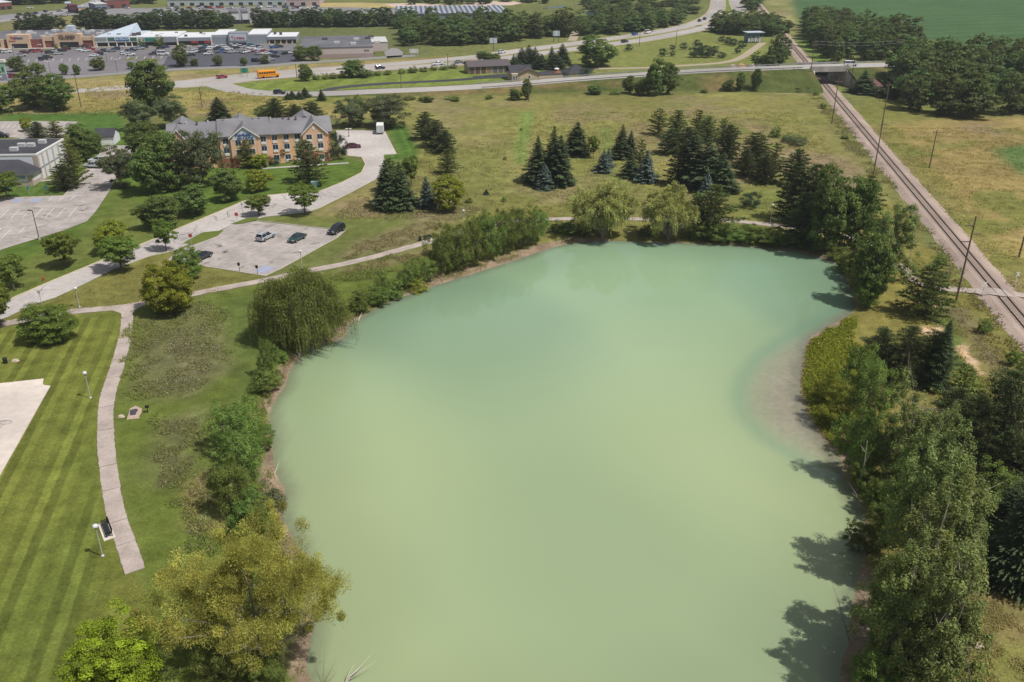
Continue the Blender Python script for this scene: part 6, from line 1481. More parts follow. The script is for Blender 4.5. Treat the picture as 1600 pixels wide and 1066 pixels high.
# substation
q0, q1 = Vector(P(1168, 67.5)), Vector(P(1190, 67)); v = q1 - q0; L = v.length
sub = empty('substation', (q0.x, q0.y, 0), math.atan2(v.y, v.x), 'pale blue electric substation with flat roof on posts on the upper lawn', 'substation')
M_SUBB = mat('substation blue', (0.16, 0.25, 0.33), 0.6); MB().box(-1, L + 1, -.5, 6, 5.3, 5.6).build('roof', M_METAL_P, sub); MB().box(0, L, 3, 5.5, 0, 5.28).build('wall', M_SUBB, sub)
for k in range(5): MB().box(k * L / 4.01, k * L / 4.01 + .2, 0, .2, 0, 5.29).build('post', M_SUBB, sub)
for k in range(6): MB().box(.6 + k * L / 6.5, 1.5 + k * L / 6.5, .5, 1.6, .6, 2.6 + .4 * (k % 2)).build('switch_cabinet', M_WHITE, sub)
# ================================================================== VEHICLES
M_TYRE = mat('tyre rubber', (0.02, 0.02, 0.022), 0.9); M_CARGL = mat('car glass', (0.015, 0.02, 0.03), 0.06, 0.6, 0.1); M_RIM = mat('wheel rim', (0.35, 0.35, 0.36), 0.35, 0.5, 0.05, metal=0.6); M_LAMPC = mat('headlamp', (0.7, 0.7, 0.68), 0.15, 0.6, 0.02); M_TAIL = mat('tail lamp', (0.35, 0.015, 0.02), 0.2, 0.6, 0.02); M_TRIM = mat('black trim', (0.02, 0.02, 0.02), 0.5)
PAINT = {}
def paint_mat(c):
    if c not in PAINT:
        rgb = dict(white=(.72, .73, .75), silver=(.42, .44, .47), grey=(.19, .20, .22), black=(.015, .016, .02), dark=(.03, .032, .04), navy=(.02, .04, .11), blue=(.03, .12, .32), teal=(.02, .13, .16), red=(.34, .02, .03), maroon=(.11, .015, .025), green=(.02, .055, .05), tan=(.40, .33, .24))[c]
        PAINT[c] = mat('%s car paint' % c, rgb, 0.25, 0.5, 0.03, 1, coat=0.6)
    return PAINT[c]
# side outlines (x along, z up): body shell, cabin (glass), roof
SHAPES = {'sedan': dict(L=4.7, W=1.82, body=[(-2.35,.35),(-2.35,.78),(-2.2,.92),(-1.55,.98),(1.05,.97),(2.1,.80),(2.33,.62),(2.35,.32)], cab=[(-1.75,.96),(-1.05,1.40),(.25,1.42),(1.10,.95)], roof=[(-1.05,1.40),(.25,1.42)]),
          'suv': dict(L=4.75, W=1.9, body=[(-2.35,.42),(-2.37,.95),(-2.3,1.06),(1.05,1.06),(2.05,.98),(2.33,.80),(2.37,.40)], cab=[(-2.28,1.05),(-1.98,1.66),(.15,1.70),(1.00,1.05)], roof=[(-1.98,1.66),(.15,1.70)]),
          'pickup': dict(L=5.8, W=1.95, body=[(-2.9,.5),(-2.9,1.08),(-.6,1.10),(1.5,1.10),(2.6,1.04),(2.88,.85),(2.9,.48)], cab=[(-.55,1.09),(-.42,1.74),(.85,1.76),(1.55,1.09)], roof=[(-.42,1.74),(.85,1.76)]),
          'van': dict(L=5.6, W=2.0, body=[(-2.8,.45),(-2.8,1.35),(1.5,1.35),(2.5,1.12),(2.78,.9),(2.8,.42)], cab=[(-2.78,1.34),(-2.7,2.15),(1.0,2.2),(1.75,1.34)], roof=[(-2.7,2.15),(1.0,2.2)])}
def loft(mb, prof, W, inset, m=0):
    n = len(prof); v = [(x, -W / 2 + inset(z), z) for x, z in prof] + [(x, W / 2 - inset(z), z) for x, z in prof]
    mb.add(v, [tuple(range(n)), tuple(range(2 * n - 1, n - 1, -1))] + [(i, n + i, n + (i + 1) % n, (i + 1) % n) for i in range(n)], m)
CARM = {}
def car_meshes(kind):
    if kind in CARM: return CARM[kind]
    s = SHAPES[kind]; W = s['W']; r = .34 if kind == 'sedan' else .38
    b = MB(); loft(b, s['body'], W, lambda z: 0.10 if z < .5 else (0.0 if z < .9 else .06))
    tz = max(z for _, z in s['roof']); bz = min(z for _, z in s['cab']); ins = lambda z: .08 + .20 * (z - bz) / (tz - bz)
    x0, x1 = s['roof'][0][0], s['roof'][1][0]; hw = W / 2 - .27
    b.hexa([(x0 - .03, -hw, tz - .03), (x1 + .05, -hw, tz - .03), (x1 + .05, hw, tz - .03), (x0 - .03, hw, tz - .03)], [(x0 + .1, -hw + .06, tz + .05), (x1 - .1, -hw + .06, tz + .05), (x1 - .1, hw - .06, tz + .05), (x0 + .1, hw - .06, tz + .05)])
    for sx in (-1, 1):       # pillars
        y = sx * (W / 2 - .09); yt = sx * (W / 2 - .28)
        for (xa, za), (xb, zb) in ((s['cab'][0], s['cab'][1]), (s['cab'][3], s['cab'][2]), (((s['cab'][0][0] + s['cab'][3][0]) / 2 - .1, bz), ((x0 + x1) / 2, tz))):
            b.tube((xa, y, za), (xb, yt, zb), .055, .045, 4)
    if kind == 'pickup': pass
    body = b.mesh('body', paint_mat('white'))
    g = MB(); loft(g, s['cab'], W, ins); glass = g.mesh('windows', M_CARGL)
    w = MB(); w.tube((0, -.11, 0), (0, .11, 0), r, r, 12); tyre = w.mesh('tyre', M_TYRE); w = MB(); w.tube((0, -.12, 0), (0, .12, 0), r * .6, r * .6, 8); rim = w.mesh('rim', M_RIM)
    hl = MB().box(-.05, .05, -.2, .2, -.08, .08).mesh('headlight', M_LAMPC); tl = MB().box(-.05, .05, -.16, .16, -.11, .11).mesh('tail_lamp', M_TAIL)
    # small far version: one mesh, slots body / glass / tyre
    o = MB(); o.v = list(b.v); o.f = list(b.f); o.m = [0] * len(b.f); o.add(g.v, g.f, 1)
    for ax in (-.30, .30):
        for sy in (-1, 1): o.tube((ax * s['L'], sy * (W / 2 - .18), r), (ax * s['L'], sy * (W / 2 + .01), r), r, r, 8, 2)
    if kind == 'pickup': o.box(-2.75, -.7, -.8, .8, 1.02, 1.115, 2)
    far = o.mesh('car', [paint_mat('white'), M_CARGL, M_TYRE])
    CARM[kind] = (body, glass, tyre, rim, hl, tl, far, r); return CARM[kind]
def set_paint(o, c):
    o.material_slots[0].link = 'OBJECT'; o.material_slots[0].material = paint_mat(c)
def car(kind, color, X, Y, rz, label, group=None, z=0.05, near=True):
    body, glass, tyre, rim, hl, tl, far, r = car_meshes(kind); nm = dict(sedan='parked_car', suv='parked_car', pickup='pickup_truck', van='van')[kind]; cat = dict(sedan='car', suv='car', pickup='pickup', van='van')[kind]
    if not near:
        o = link(nm, far, None, None, (X, Y, z), rz); set_paint(o, color); return tag(o, label, cat, group)
    e = empty(nm, (X, Y, z), rz, label, cat, group); s = SHAPES[kind]
    b = link('body', body, e); set_paint(b, color); link('windows', glass, e)
    for ax in (-.30, .30):
        for sy in (-1, 1):
            t = link('wheel', tyre, e, None, (ax * s['L'], sy * (s['W'] / 2 - .10), r)); link('rim', rim, t)
    for sy in (-1, 1):
        link('headlight', hl, e, None, (s['L'] / 2 - .06, sy * (s['W'] / 2 - .28), .72 if kind == 'sedan' else .85)); link('tail_lamp', tl, e, None, (-s['L'] / 2 + .02, sy * (s['W'] / 2 - .24), .80 if kind == 'sedan' else .95))
    if kind == 'suv':
        for sy in (-1, 1): MB().box(-1.7, .0, sy * .6 - .03, sy * .6 + .03, 1.74, 1.79).build('roof_rail', M_TRIM, e)
    if kind == 'pickup': MB().box(-2.75, -.7, -.8, .8, 1.02, 1.115).build('cargo_bed', M_TRIM, e)
    return e
ang = math.atan2(dr.y, dr.x)
for kind, c, x, y, a, lab in [('suv','silver',416,374,ang,'silver car parked in the middle of the hotel car park'), ('sedan','green',464.5,376,ang + math.pi,'dark green car in the hotel car park beside the silver one'), ('suv','black',526,363.5,ang + math.pi,'black car at the right corner of the hotel car park'), ('suv','dark',316,405,ang,'dark car half hidden by the maple at the car park corner'), ('pickup','silver',148,262.5,R(178),'silver pickup at the end of the striped stalls'), ('suv','white',153,254,R(178),'white car behind the silver pickup'), ('sedan','maroon',552,231.5,R(8),'maroon car parked at the right end of the hotel'), ('suv','black',2,215,R(10),'black car in the upper left car park, cut by the edge')]:
    X, Y = P(x, y); car(kind, c, X, Y, a, lab)
MALL = [(2,83,'teal'),(11,83,'white'),(39,84,'maroon'),(52,81,'navy'),(59,82,'red'),(34,88.5,'silver'),(86,81.5,'silver'),(78,84,'dark'),(98,81,'dark'),(92,85.5,'silver'),(130,75,'dark'),(127,79.5,'white'),(135,81,'white'),(140,79,'red'),(104,78,'maroon'),(154,83.5,'red'),(161,82,'dark'),(166,79.5,'silver'),(174,81.5,'grey'),(181,78.5,'navy'),(147,88.5,'white'),(155,86.5,'navy'),(205,80.5,'navy'),(209,77.5,'silver'),(195,85.5,'white'),(204,87.2,'white'),(219,77.5,'silver'),(225,75,'navy'),(251,76.5,'black'),(259,75,'navy'),(240,86,'dark'),(246,82.5,'dark'),(68,94,'dark'),(75,91.5,'dark'),(4,122,'white'),(23,121.5,'red'),(16,119.5,'blue'),(2,116.5,'dark'),
        (301,83,'white'),(316,82.5,'dark'),(318,78.5,'dark'),(321,75,'teal'),(329,78,'white'),(333,74.7,'white'),(341,78,'dark'),(326,86,'white'),(335,83,'grey'),(345,82,'blue'),(350,75.5,'white'),(357,78.5,'white'),(359,74.5,'navy'),(364,73,'white'),(367,77.5,'black'),(372,73.2,'white'),(378,75,'silver'),(356,82.3,'grey'),(363,83.2,'silver'),(370,82.6,'silver'),(384,83,'white'),(391,81.8,'red'),(392,72,'teal'),(393,77,'white'),(404,75,'navy'),(404,79,'white'),(410,82,'red'),(405,85.5,'silver'),(417,85.5,'white'),(425,84,'navy'),(428,75.5,'blue'),(436,74.5,'dark'),(400,96.2,'black'),(409,96.5,'dark'),(430,90,'dark'),(423,94.5,'silver'),(415,98,'silver'),(446,85,'dark'),(457,84,'white'),(298,87.5,'dark'),(310,78.8,'silver'),(386,79.3,'grey')]
rr = random.Random(12)
LANDM = [(0, 15, 'at the left edge of the big car park'), (15, 65, 'before the cream tower with red and blue letters'), (65, 112, 'before the cream arched tower'), (112, 150, 'right of the arched tower'), (150, 190, 'before the green and blue shop panels'), (190, 232, 'right of the blue shop sign'), (232, 270, 'near the white van in the big car park'), (270, 312, 'at the left of the dark resealed lot'), (312, 348, 'before the red awnings'), (348, 382, 'before the grey sign tower'), (382, 415, 'right of the grey sign tower'), (415, 470, 'at the right end of the big car park')]
seen = {}
rows_ = []
for x, y, c in MALL:
    lm = [t for a, b, t in LANDM if a <= x < b][0]; seen.setdefault((c, lm), []).append((y, x)); rows_.append((x, y, c, lm))
for x, y, c, lm in rows_:
    mates = sorted(seen[(c, lm)]); n = len(mates); pos = ''
    if n == 2: pos = ('farther ' if mates[0] == (y, x) else 'nearer ')
    elif n > 2: pos = nth(mates.index((y, x))) + '-farthest '
    X, Y = P(x, y); k = rr.choice(['sedan', 'suv', 'suv', 'sedan', 'pickup'])
    lab = '%s%s %s parked %s' % (pos, c, 'pickup' if k == 'pickup' else 'car', lm)
    car(k, c, X, Y, R(rr.choice([24, 24, 204, 60])) + rr.uniform(-.08, .08), lab, 'vehicles in the shopping centre car park', 0.03, False)
X, Y = P(255, 86.5); car('van', 'white', X, Y, R(8), 'white van, tallest vehicle in the big car park', None, .03, False)
def on_road(pts, x, y):
    X, Y = P(x, y); best = min(range(1, len(pts) - 1), key=lambda i: (pts[i][0] - X) ** 2 + (pts[i][1] - Y) ** 2); a, b = pts[best - 1], pts[best + 1]; return X, Y, math.atan2(b[1] - a[1], b[0] - a[0])
for pts, x, y, k, c, lab in [(hp2,594,108.3,'suv','dark','dark car on the near carriageway left of the storage garage'), (hp2,684,102,'pickup','white','white pickup on the near carriageway above the hedge'), (hp2,717,99,'sedan','grey','grey car on the near carriageway left of the garage tree'), (hp1,784,83.5,'suv','white','white car on the far carriageway behind the garage trees'), (hp1,752,88.3,'pickup','tan','orange-tan truck on the far carriageway'), (hp2,976,66.8,'suv','black','black car on the near carriageway right of the big round tree'), (hp1,1012,52.5,'van','white','white van on the far carriageway below the wood'), (hp1,992,55.2,'suv','blue','blue car following the white van'), (hp1,1093,34,'suv','dark','dark car in the highway bend, nearer one'), (hp1,1101,31.2,'suv','dark','dark car in the highway bend, farther one'), (hp1,347,122.6,'suv','red','red car at the road junction behind the hotel')]:
    X, Y, a = on_road(pts, x, y); car(k, c, X, Y, a, lab, None, .06, False)
for x, y, z, k, c, a, lab in [(437,147,.12,'suv','dark',R(-2),'dark car at the start of the overpass road'), (1329,103.4,6.95,'van','white',R(3),'white van on the overpass right of the bridge')]:
    X, Y = P(x, y, z); car(k, c, X, Y, a, lab, None, z, False)
for i in range(46):      # far car parks
    x = rr.uniform(5, 500); y = 13 + 13 * rr.random() if x < 160 else 11 + 3.5 * rr.random(); X, Y = P(x, y); c = rr.choice(['white', 'white', 'silver', 'dark', 'navy', 'red', 'grey'])
    car(rr.choice(['sedan', 'suv']), c, X, Y, rr.uniform(0, 6), 'tiny %s car in the far car parks at the top left' % c, 'cars in the far car parks', .05, False)
# school bus
X, Y, a = on_road(hp2, 420, 121.6)
bus = empty('school_bus', (X, Y, .06), a, 'yellow-orange school bus on the highway', 'bus'); M_BUS = mat('school bus yellow', (0.75, 0.28, 0.01), 0.45, 0.4, 0.04, 1)
b = MB(); b.box(-4.6, 3.0, -1.2, 1.2, .6, 2.95); b.hexa([(-4.5, -1.1, 2.95), (2.9, -1.1, 2.95), (2.9, 1.1, 2.95), (-4.5, 1.1, 2.95)], [(-4.4, -.8, 3.15), (2.8, -.8, 3.15), (2.8, .8, 3.15), (-4.4, .8, 3.15)]); b.hexa([(3.003, -1.0, .6), (4.8, -.9, .6), (4.8, .9, .6), (3.003, 1.0, .6)], [(3.003, -1.0, 1.75), (4.7, -.8, 1.5), (4.7, .8, 1.5), (3.003, 1.0, 1.75)]); b.build('body', M_BUS, bus)
for s in (-1, 1):
    for k in range(7): MB().box(-4.3 + k * 1.03, -3.5 + k * 1.03, s * 1.2 - .02, s * 1.2 + .02, 1.85, 2.6).build('window', M_CARGL, bus)
    MB().box(-4.6, 3.0, s * 1.2 - .015, s * 1.2 + .015, 1.25, 1.35).build('stripe', M_TRIM, bus)
    for ax in (-2.6, 3.6): MB().tube((ax, s * .95, .5), (ax, s * 1.22, .5), .5, .5, 12).build('wheel', M_TYRE, bus)
MB().box(2.98, 3.02, -1.0, 1.0, 1.85, 2.75).build('windscreen', M_CARGL, bus)
# white trailer in the hotel car park
X, Y = P(594.5, 208); trl = empty('box_trailer', (X, Y, .05), R(96), 'white box trailer at the back of the hotel car park', 'trailer')
MB().box(-2.6, 2.6, -1.1, 1.1, .55, 2.9).build('body', M_WHITE, trl); MB().box(-2.63, -2.59, -1.0, 1.0, .65, 2.8).build('door', mat('trailer door grey', (.5, .52, .55), .6), trl)
for s in (-1, 1): MB().tube((-.3, s * 1.0, .38), (-.3, s * 1.18, .38), .38, .38, 10).build('wheel', M_TYRE, trl)
MB().box(2.6, 3.9, -.08, .08, .45, .58).build('drawbar', M_TRIM, trl)

# ================================================================== LAMPS, POLES, SIGNS
M_POLEG = mat('galvanised pole', (0.46, 0.46, 0.45), 0.5, 0.5, 0.06, 2, metal=.2); M_POLED = mat('dark pole', (0.075, 0.065, 0.065), 0.6); M_LAMPW = mat('lamp cap', (0.62, 0.65, 0.70), 0.3); M_WOODP = mat('weathered pole wood', (0.175, 0.125, 0.095), 0.95, .1, .2, 3)
def park_lamp(x, y, ty, label):
    X, Y = P(x, y); h = height_of(x, y, ty); e = empty('park_lamp', (X, Y, 0), 0, label, 'lamp post', 'park lamps along the trail')
    MB().tube((0, 0, 0), (0, 0, h - .55), .075, .06, 8).build('pole', M_POLEG, e); MB().lathe((0, 0, 0), [(.2, 0), (.2, .12), (.1, .2)], 10).build('base', M_POLEG, e)
    MB().lathe((0, 0, h - .6), [(.08, 0), (.12, .08), (.1, .16)], 8).build('neck', M_POLED, e); MB().lathe((0, 0, h - .45), [(.1, 0), (.26, .12), (.3, .28), (.24, .42), (.06, .5)], 12).build('lamp_head', M_LAMPW, e)
for x, y, ty, lab in [(160.6,869,820,'grey park lamp beside the black bench'), (141.5,622,581,'grey park lamp at the corner of the pale court'), (124.5,480,449,'grey park lamp between lane and trail'), (472,418.5,391,'grey park lamp at the lower edge of the hotel car park'), (724.5,343,328,'small park lamp above the poplar thicket'), (1203.5,348,319,'park lamp on the far shore near the round juniper'), (1421,407,379,'park lamp by the trail below the railway')]: park_lamp(x, y, ty, lab)
def lot_lamp(x, y, ty, label, arms=1, group=None):
    X, Y = P(x, y); h = height_of(x, y, ty); e = empty('car_park_lamp', (X, Y, 0), 0, label, 'lamp post', group)
    MB().tube((0, 0, 0), (0, 0, h), .10, .08, 8).build('pole', M_POLED, e); MB().lathe((0, 0, 0), [(.3, 0), (.3, .5), (.28, .55)], 10).build('base', M_BRC, e)
    for s in ((-1,) if arms == 1 else (-1, 1)): MB().box(s * .15 if s > 0 else -.95, .95 if s > 0 else -.15, -.2, .2, h - .05, h + .15).build('lamp_head', M_POLED if arms == 1 else M_WHITE, e)
lot_lamp(61.5,374.5,329,'dark lamp post at the edge of the left car park'); lot_lamp(545.5,214,201.5,'white double-headed lamp in the hotel car park', 2)
for i, (x, y, ty) in enumerate([(66,90,70),(184,114.5,93),(80,118,97),(168,99,83),(23,92,74),(300,97,72),(193,85,72)]): lot_lamp(x, y, ty, 'tall lamp post in the shopping centre car park, %s listed'.replace('%s listed', 'near the %s' % ['left brick wall', 'frontage road tree', 'left frontage trees', 'central tree', 'left edge', 'dark lot', 'blue sign shop'][i]), 2, 'lamps in the shopping centre car park')
def utility_pole(x, y, ty, label, arms=((.92, 1.3),), z=0, group='utility poles along the railway', rz=None):
    X, Y = P(x, y, z); h = height_of(x, y, ty, z); e = empty('utility_pole', (X, Y, z), (mrz if rz is None else rz), label, 'utility pole', group)
    MB().tube((0, 0, -.2), (0, 0, h), .19, .12, 8).build('pole', M_WOODP, e)
    for f_, w in arms:
        c = MB().box(-w, w, -.07, .07, h * f_ - .07, h * f_ + .07).build('cross_arm', M_WOODP, e)
        for s in (-.9, -.45, .45, .9): MB().tube((s * w, 0, h * f_ + .07), (s * w, 0, h * f_ + .25), .05, .04, 6).build('insulator', M_POLEG, c)
    return e
up_ = [utility_pole(1493,474,338,'tall wooden pole with three staggered arms beside the railway crossing', ()), utility_pole(1364,276,188,'wooden pole left of the railway above the cottonwoods'), utility_pole(1299.5,194,122,'wooden pole left of the railway on the dry grass'), utility_pole(1263.5,136,62,'tall wooden pole at the left side of the bridge', ((.95, 1.2), (.88, 1.2)))]
e = up_[0]; hh = height_of(1493, 474, 338)
for f_, s in ((.90, -1), (.80, 1), (.72, -1)):
    MB().box(min(0, s * 1.7), max(0, s * 1.7), -.08, .08, hh * f_ - .08, hh * f_ + .08).build('cross_arm', M_WOODP, e)
for x, y, ty, lab in [(1376.5,204,128,'wooden pole on the grass before the big wood'), (1452,262.5,203,'wooden pole in the tan field right of the railway'), (1592,402,346,'wooden pole at the right edge above the crossing'), (1328,137,91,'wooden pole behind the spruce at the bridge'), (1305,100,64.5,'wooden pole just behind the bridge'), (1404.5,104,60,'wooden pole on the overpass near the big wood'), (1277,80,58,'wooden pole of the far pair, left'), (1281.5,79,57,'wooden pole of the far pair, right'), (700,105,84,'pole beside the highway left of the hedge end'.replace('hedge end', 'billboard')), (127,168,117,'thin pole beside the dark pair of trees'), (464,122,100,'pole behind the school bus tree'), (640,86,62,'pole left of the billboard wood'), (905,64,52,'pole beside the dirt track by the highway'), (1056,72,46,'pole beside the bend of the near carriageway'), (826,158,121,'pole on the embankment below the cream house'), (627,140,116,'pole on the mown triangle by the highway'), (999,72,48,'pole on the verge right of the big round tree')]:
    utility_pole(x, y, ty, lab, ((.93, 1.1),) if 'wooden' in lab else (), group='other utility poles')
for a_, b_ in zip(up_, up_[1:]):
    for s in (-1.0, 1.0):
        ha = (a_.children[0].bound_box[6][2]) * .92; hb = (b_.children[0].bound_box[6][2]) * .92; p0, p1 = a_.location + Vector((s, 0, ha)), b_.location + Vector((s, 0, hb)); mb = MB(); pr = None
        for k in range(13):
            t = k / 12; q = p0.lerp(p1, t) - Vector((0, 0, 4 * 1.6 * t * (1 - t))) - p0
            if pr is not None: mb.tube(pr, q, .015, .015, 4, cap=False)
            pr = q
        tag(mb.build('power_line', M_POLED, None, p0), 'overhead wire strung between the poles left of the railway', 'wire', 'wires beside the railway')
def post_sign(name, x, y, h, w, hh, m, label, cat='sign', legs=1, pm=M_POLEG, rz=0.0, group=None, z=0):
    X, Y = P(x, y, z); e = empty(name, (X, Y, z), rz, label, cat, group)
    for k in range(legs):
        u = 0 if legs == 1 else (-.35 + .7 * k) * w
        MB().tube((u, .05, 0), (u, .05, h + hh), .05 if w < 3 else .16, .05 if w < 3 else .16, 6).build('post', pm, e)
    MB().box(-w / 2, w / 2, -.05, 0, h, h + hh).build('panel', m, e); return e
M_REDS = mat('red sign', (0.45, 0.06, 0.05), 0.5); M_GRS = mat('green sign', (0.01, 0.22, 0.13), 0.5); M_BLS = mat('blue sign panel', (0.05, 0.25, 0.38), 0.5); M_BBW = mat('billboard face', (0.55, 0.62, 0.68), 0.6)
post_sign('stop_sign', 299.5, 382, 1.6, .75, .75, M_REDS, 'red sign at the tip of the car park island'); post_sign('stop_sign', 371, 348, 1.6, .75, .75, M_REDS, 'red sign at the upper car park entrance')
for i, x in enumerate((16, 45.5, 74)): post_sign('parking_sign', x, 304 - i * .6, 1.2, .6, .8, M_BLS, '%s of three blue parking signs by the white hall' % ['left', 'middle', 'right'][i], group='blue parking signs')
post_sign('green_road_sign', 383, 120, 1.6, 3.4, 2.0, M_GRS, 'green highway sign left of the school bus', legs=2); post_sign('billboard', 771, 80, 3.9, 3.8, 2.6, M_BBW, 'pale billboard before the wood, left of two', 'billboard', 1, M_POLED); post_sign('billboard', 869, 66, 3.2, 3.8, 2.8, M_BBW, 'pale billboard before the wood, right of two', 'billboard', 2, M_POLED); post_sign('white_road_sign', 647, 88, 1.5, 4.5, 2.0, M_WHITE, 'white sign beside the frontage road end', legs=2)
for x, y, lab in [(374.5,425,'black post sign at the lower lot edge, left of two'), (402.5,429,'black post sign at the lower lot edge, right of two')]: post_sign('post_sign', x, y, 1.3, .5, .6, M_TRIM, lab, pm=M_TRIM)
post_sign('street_sign', 65, 475, 2.0, .5, .5, M_POLEG, 'thin grey sign post between lane and trail'); post_sign('street_sign', 380, 338, 2.6, .4, .6, M_POLEG, 'thin grey sign post at the lane bend')
X, Y = P(9, 126); tot = empty('shop_pylon_sign', (X, Y, 0), 0, 'green and white pylon sign at the left edge of the car park', 'sign')
MB().box(-1.0, 1.0, -.4, .4, 0, 2.6).build('base', M_METAL, tot); MB().box(-1.0, 1.0, -.42, .42, 2.6, 7.5).build('panel', mat('pale green panel', (.30, .48, .36), .5), tot); MB().box(-5, 1.6, -.6, .6, 7.5, 8.6).build('top_panel', M_WHITE, tot); MB().box(-.5, .6, -.45, -.40, 3.6, 5.6).build('green_panel', M_GREENP, tot)
X, Y = P(68.5, 439); hyd = empty('fire_hydrant', (X, Y, 0), 0, 'red hydrant on the lawn beside the lane', 'hydrant'); MB().lathe((0, 0, 0), [(.22, 0), (.22, .08), (.15, .1), (.15, .55), (.19, .58), (.17, .7), (.05, .8)], 10).build('barrel', M_REDS, hyd); MB().tube((-.26, 0, .45), (.26, 0, .45), .07, .07, 8).build('outlet', M_REDS, hyd)
X, Y = P(492.5, 291.5); ub_ = empty('utility_cabinet', (X, Y, 0), R(10), 'green utility cabinet between two dark shrubs on the hotel lawn', 'cabinet'); MB().box(-.95, .95, -.5, .5, 0, 1.25).build('housing', mat('teal green enamel', (.16, .27, .27), .5), ub_); MB().box(-.99, .99, -.54, .54, 1.25, 1.33).build('lid', mat('pale teal', (.28, .38, .38), .5), ub_)
tree('juniper', 484, 291, 284, 9, 'dark clipped shrub left of the green cabinet'); tree('juniper', 500, 292, 285, 9, 'dark clipped shrub right of the green cabinet')
# black bench on its pad beside the slab path
def bench(x0, y0, x1, y1, label):
    a, b = Vector(P(x0, y0)), Vector(P(x1, y1)); d = b - a; e = empty('park_bench', ((a.x + b.x) / 2, (a.y + b.y) / 2, 0), math.atan2(d.y, d.x), label, 'bench'); L = max(1.7, d.length * .8)
    MB().box(-L * .62, L * .62, -.62, .62, -.05, .06).build('pad', M_CONC_W, e)
    for k in range(5): MB().box(-L / 2, L / 2, -.30 + k * .125, -.195 + k * .125, .44, .48).build('seat_slat', M_TRIM, e)
    for k in range(4): MB().hexa([(-L / 2, .335 + k * .03, .52 + k * .12), (L / 2, .335 + k * .03, .52 + k * .12), (L / 2, .375 + k * .03, .52 + k * .12), (-L / 2, .375 + k * .03, .52 + k * .12)], [(-L / 2, .36 + k * .03, .62 + k * .12), (L / 2, .36 + k * .03, .62 + k * .12), (L / 2, .40 + k * .03, .62 + k * .12), (-L / 2, .40 + k * .03, .62 + k * .12)]).build('back_slat', M_TRIM, e)
    for s in (-1, 1):
        MB().box(s * (L / 2 - .1) - .04, s * (L / 2 - .1) + .04, -.3, -.22, .06, .44).build('leg', M_TRIM, e); MB().box(s * (L / 2 - .1) - .04, s * (L / 2 - .1) + .04, .3, .38, .06, .95).build('leg', M_TRIM, e); MB().box(s * (L / 2 - .1) - .05, s * (L / 2 - .1) + .05, -.3, .36, .64, .70).build('armrest', M_TRIM, e)
    return e
bench(162, 817, 172, 843, 'black bench on a concrete pad beside the slab path'); bench(662, 377, 676, 373, 'dark bench on the trail left of the poplar thicket')
X, Y = P(656.5, 376.5); bn = empty('litter_bin', (X, Y, 0), 0, 'black litter bin beside the trail bench', 'bin'); MB().lathe((0, 0, 0), [(.28, 0), (.32, .1), (.34, .85), (.36, .9), (.2, 1.05)], 12).build('barrel', M_TRIM, bn)
X, Y = P(231.5, 645); gr = empty('pedestal_grill', (X, Y, 0), .3, 'black pedestal grill right of the dark square pad', 'grill'); MB().tube((0, 0, 0), (0, 0, .85), .05, .05, 8).build('post', M_TRIM, gr); MB().box(-.25, .25, -.18, .18, .85, 1.12).build('fire_box', M_TRIM, gr)
pad = sheet('bare_pad', wavy(LP([(198,656),(201,646),(203,639),(211,634.5),(222,639),(221,645),(217,651),(218,654)]), .10, .35, 3), .03, mat('bare pinkish pad', (.42, .31, .26), .95, .1, .2, 3)); MB().prism(LP([(203,649.5),(203.5,641.5),(213,639.5),(216,641),(213,645),(212,648.5)]), .035, .10).build('dark_mat', mat('dark rubber mat', (.055, .055, .07), .9), pad)
for x, y, s, lab in [(189.5,651.5,.55,'pale stone left of the dark square pad'), (24,564,.62,'flat pale stone on the lawn above the court'), (1527.5,1010,.6,'pale stone in the dry grass at the lower right')]:
    X, Y = P(x, y); st = MB(); n = 9; r_ = random.Random(int(x)); lo = [(math.cos(6.283 * k / n) * s * r_.uniform(.8, 1.2), math.sin(6.283 * k / n) * s * .7 * r_.uniform(.8, 1.2), 0) for k in range(n)]; st.hexa(lo, [(a * .7, b * .7, .22) for a, b, _ in lo]); tag(st.build('stone', mat('pale stone', (.48, .38, .31), .9, .2, .15, 3), None, (X, Y, 0)), lab, 'stone')
X, Y = P(9, 567.5); bn = empty('litter_bin', (X, Y, 0), 0, 'dark litter bin on the lawn above the court', 'bin'); MB().lathe((0, 0, 0), [(.3, 0), (.33, .8), (.36, .85), (.15, 1.0)], 12).build('barrel', M_TRIM, bn)
for i, (x, y) in enumerate([(1253.5,142.5),(1267,141),(1231,142)]):
    X, Y = P(x, y); o = MB(); o.tube((0, 0, 0), (0, 0, 2.2), .12, .12, 8); tag(o.build('marker_post', mat('yellow marker', (.6, .42, .06), .6), None, (X, Y, 0)), '%s yellow marker post at the embankment foot near the bridge' % ['middle', 'right', 'left'][i], 'post')
X, Y = P(1168, 105); o = empty('soil_heap', (X, Y, 0), 0, 'pale heap of soil and rubble behind the overpass road', 'heap')
for u, s, m in ((-7, 1.2, M_SHOULD), (-3, 1.5, mat('orange soil', (.42, .24, .13), .95)), (2, 1.3, M_SHOULD), (6.5, 1.9, M_WHITE)): MB().lathe((u, 0, 0), [(s * 1.7, 0), (s * 1.3, s * .5), (s * .7, s * .95), (s * .2, s * 1.1)], 9).build('mound', m, o)
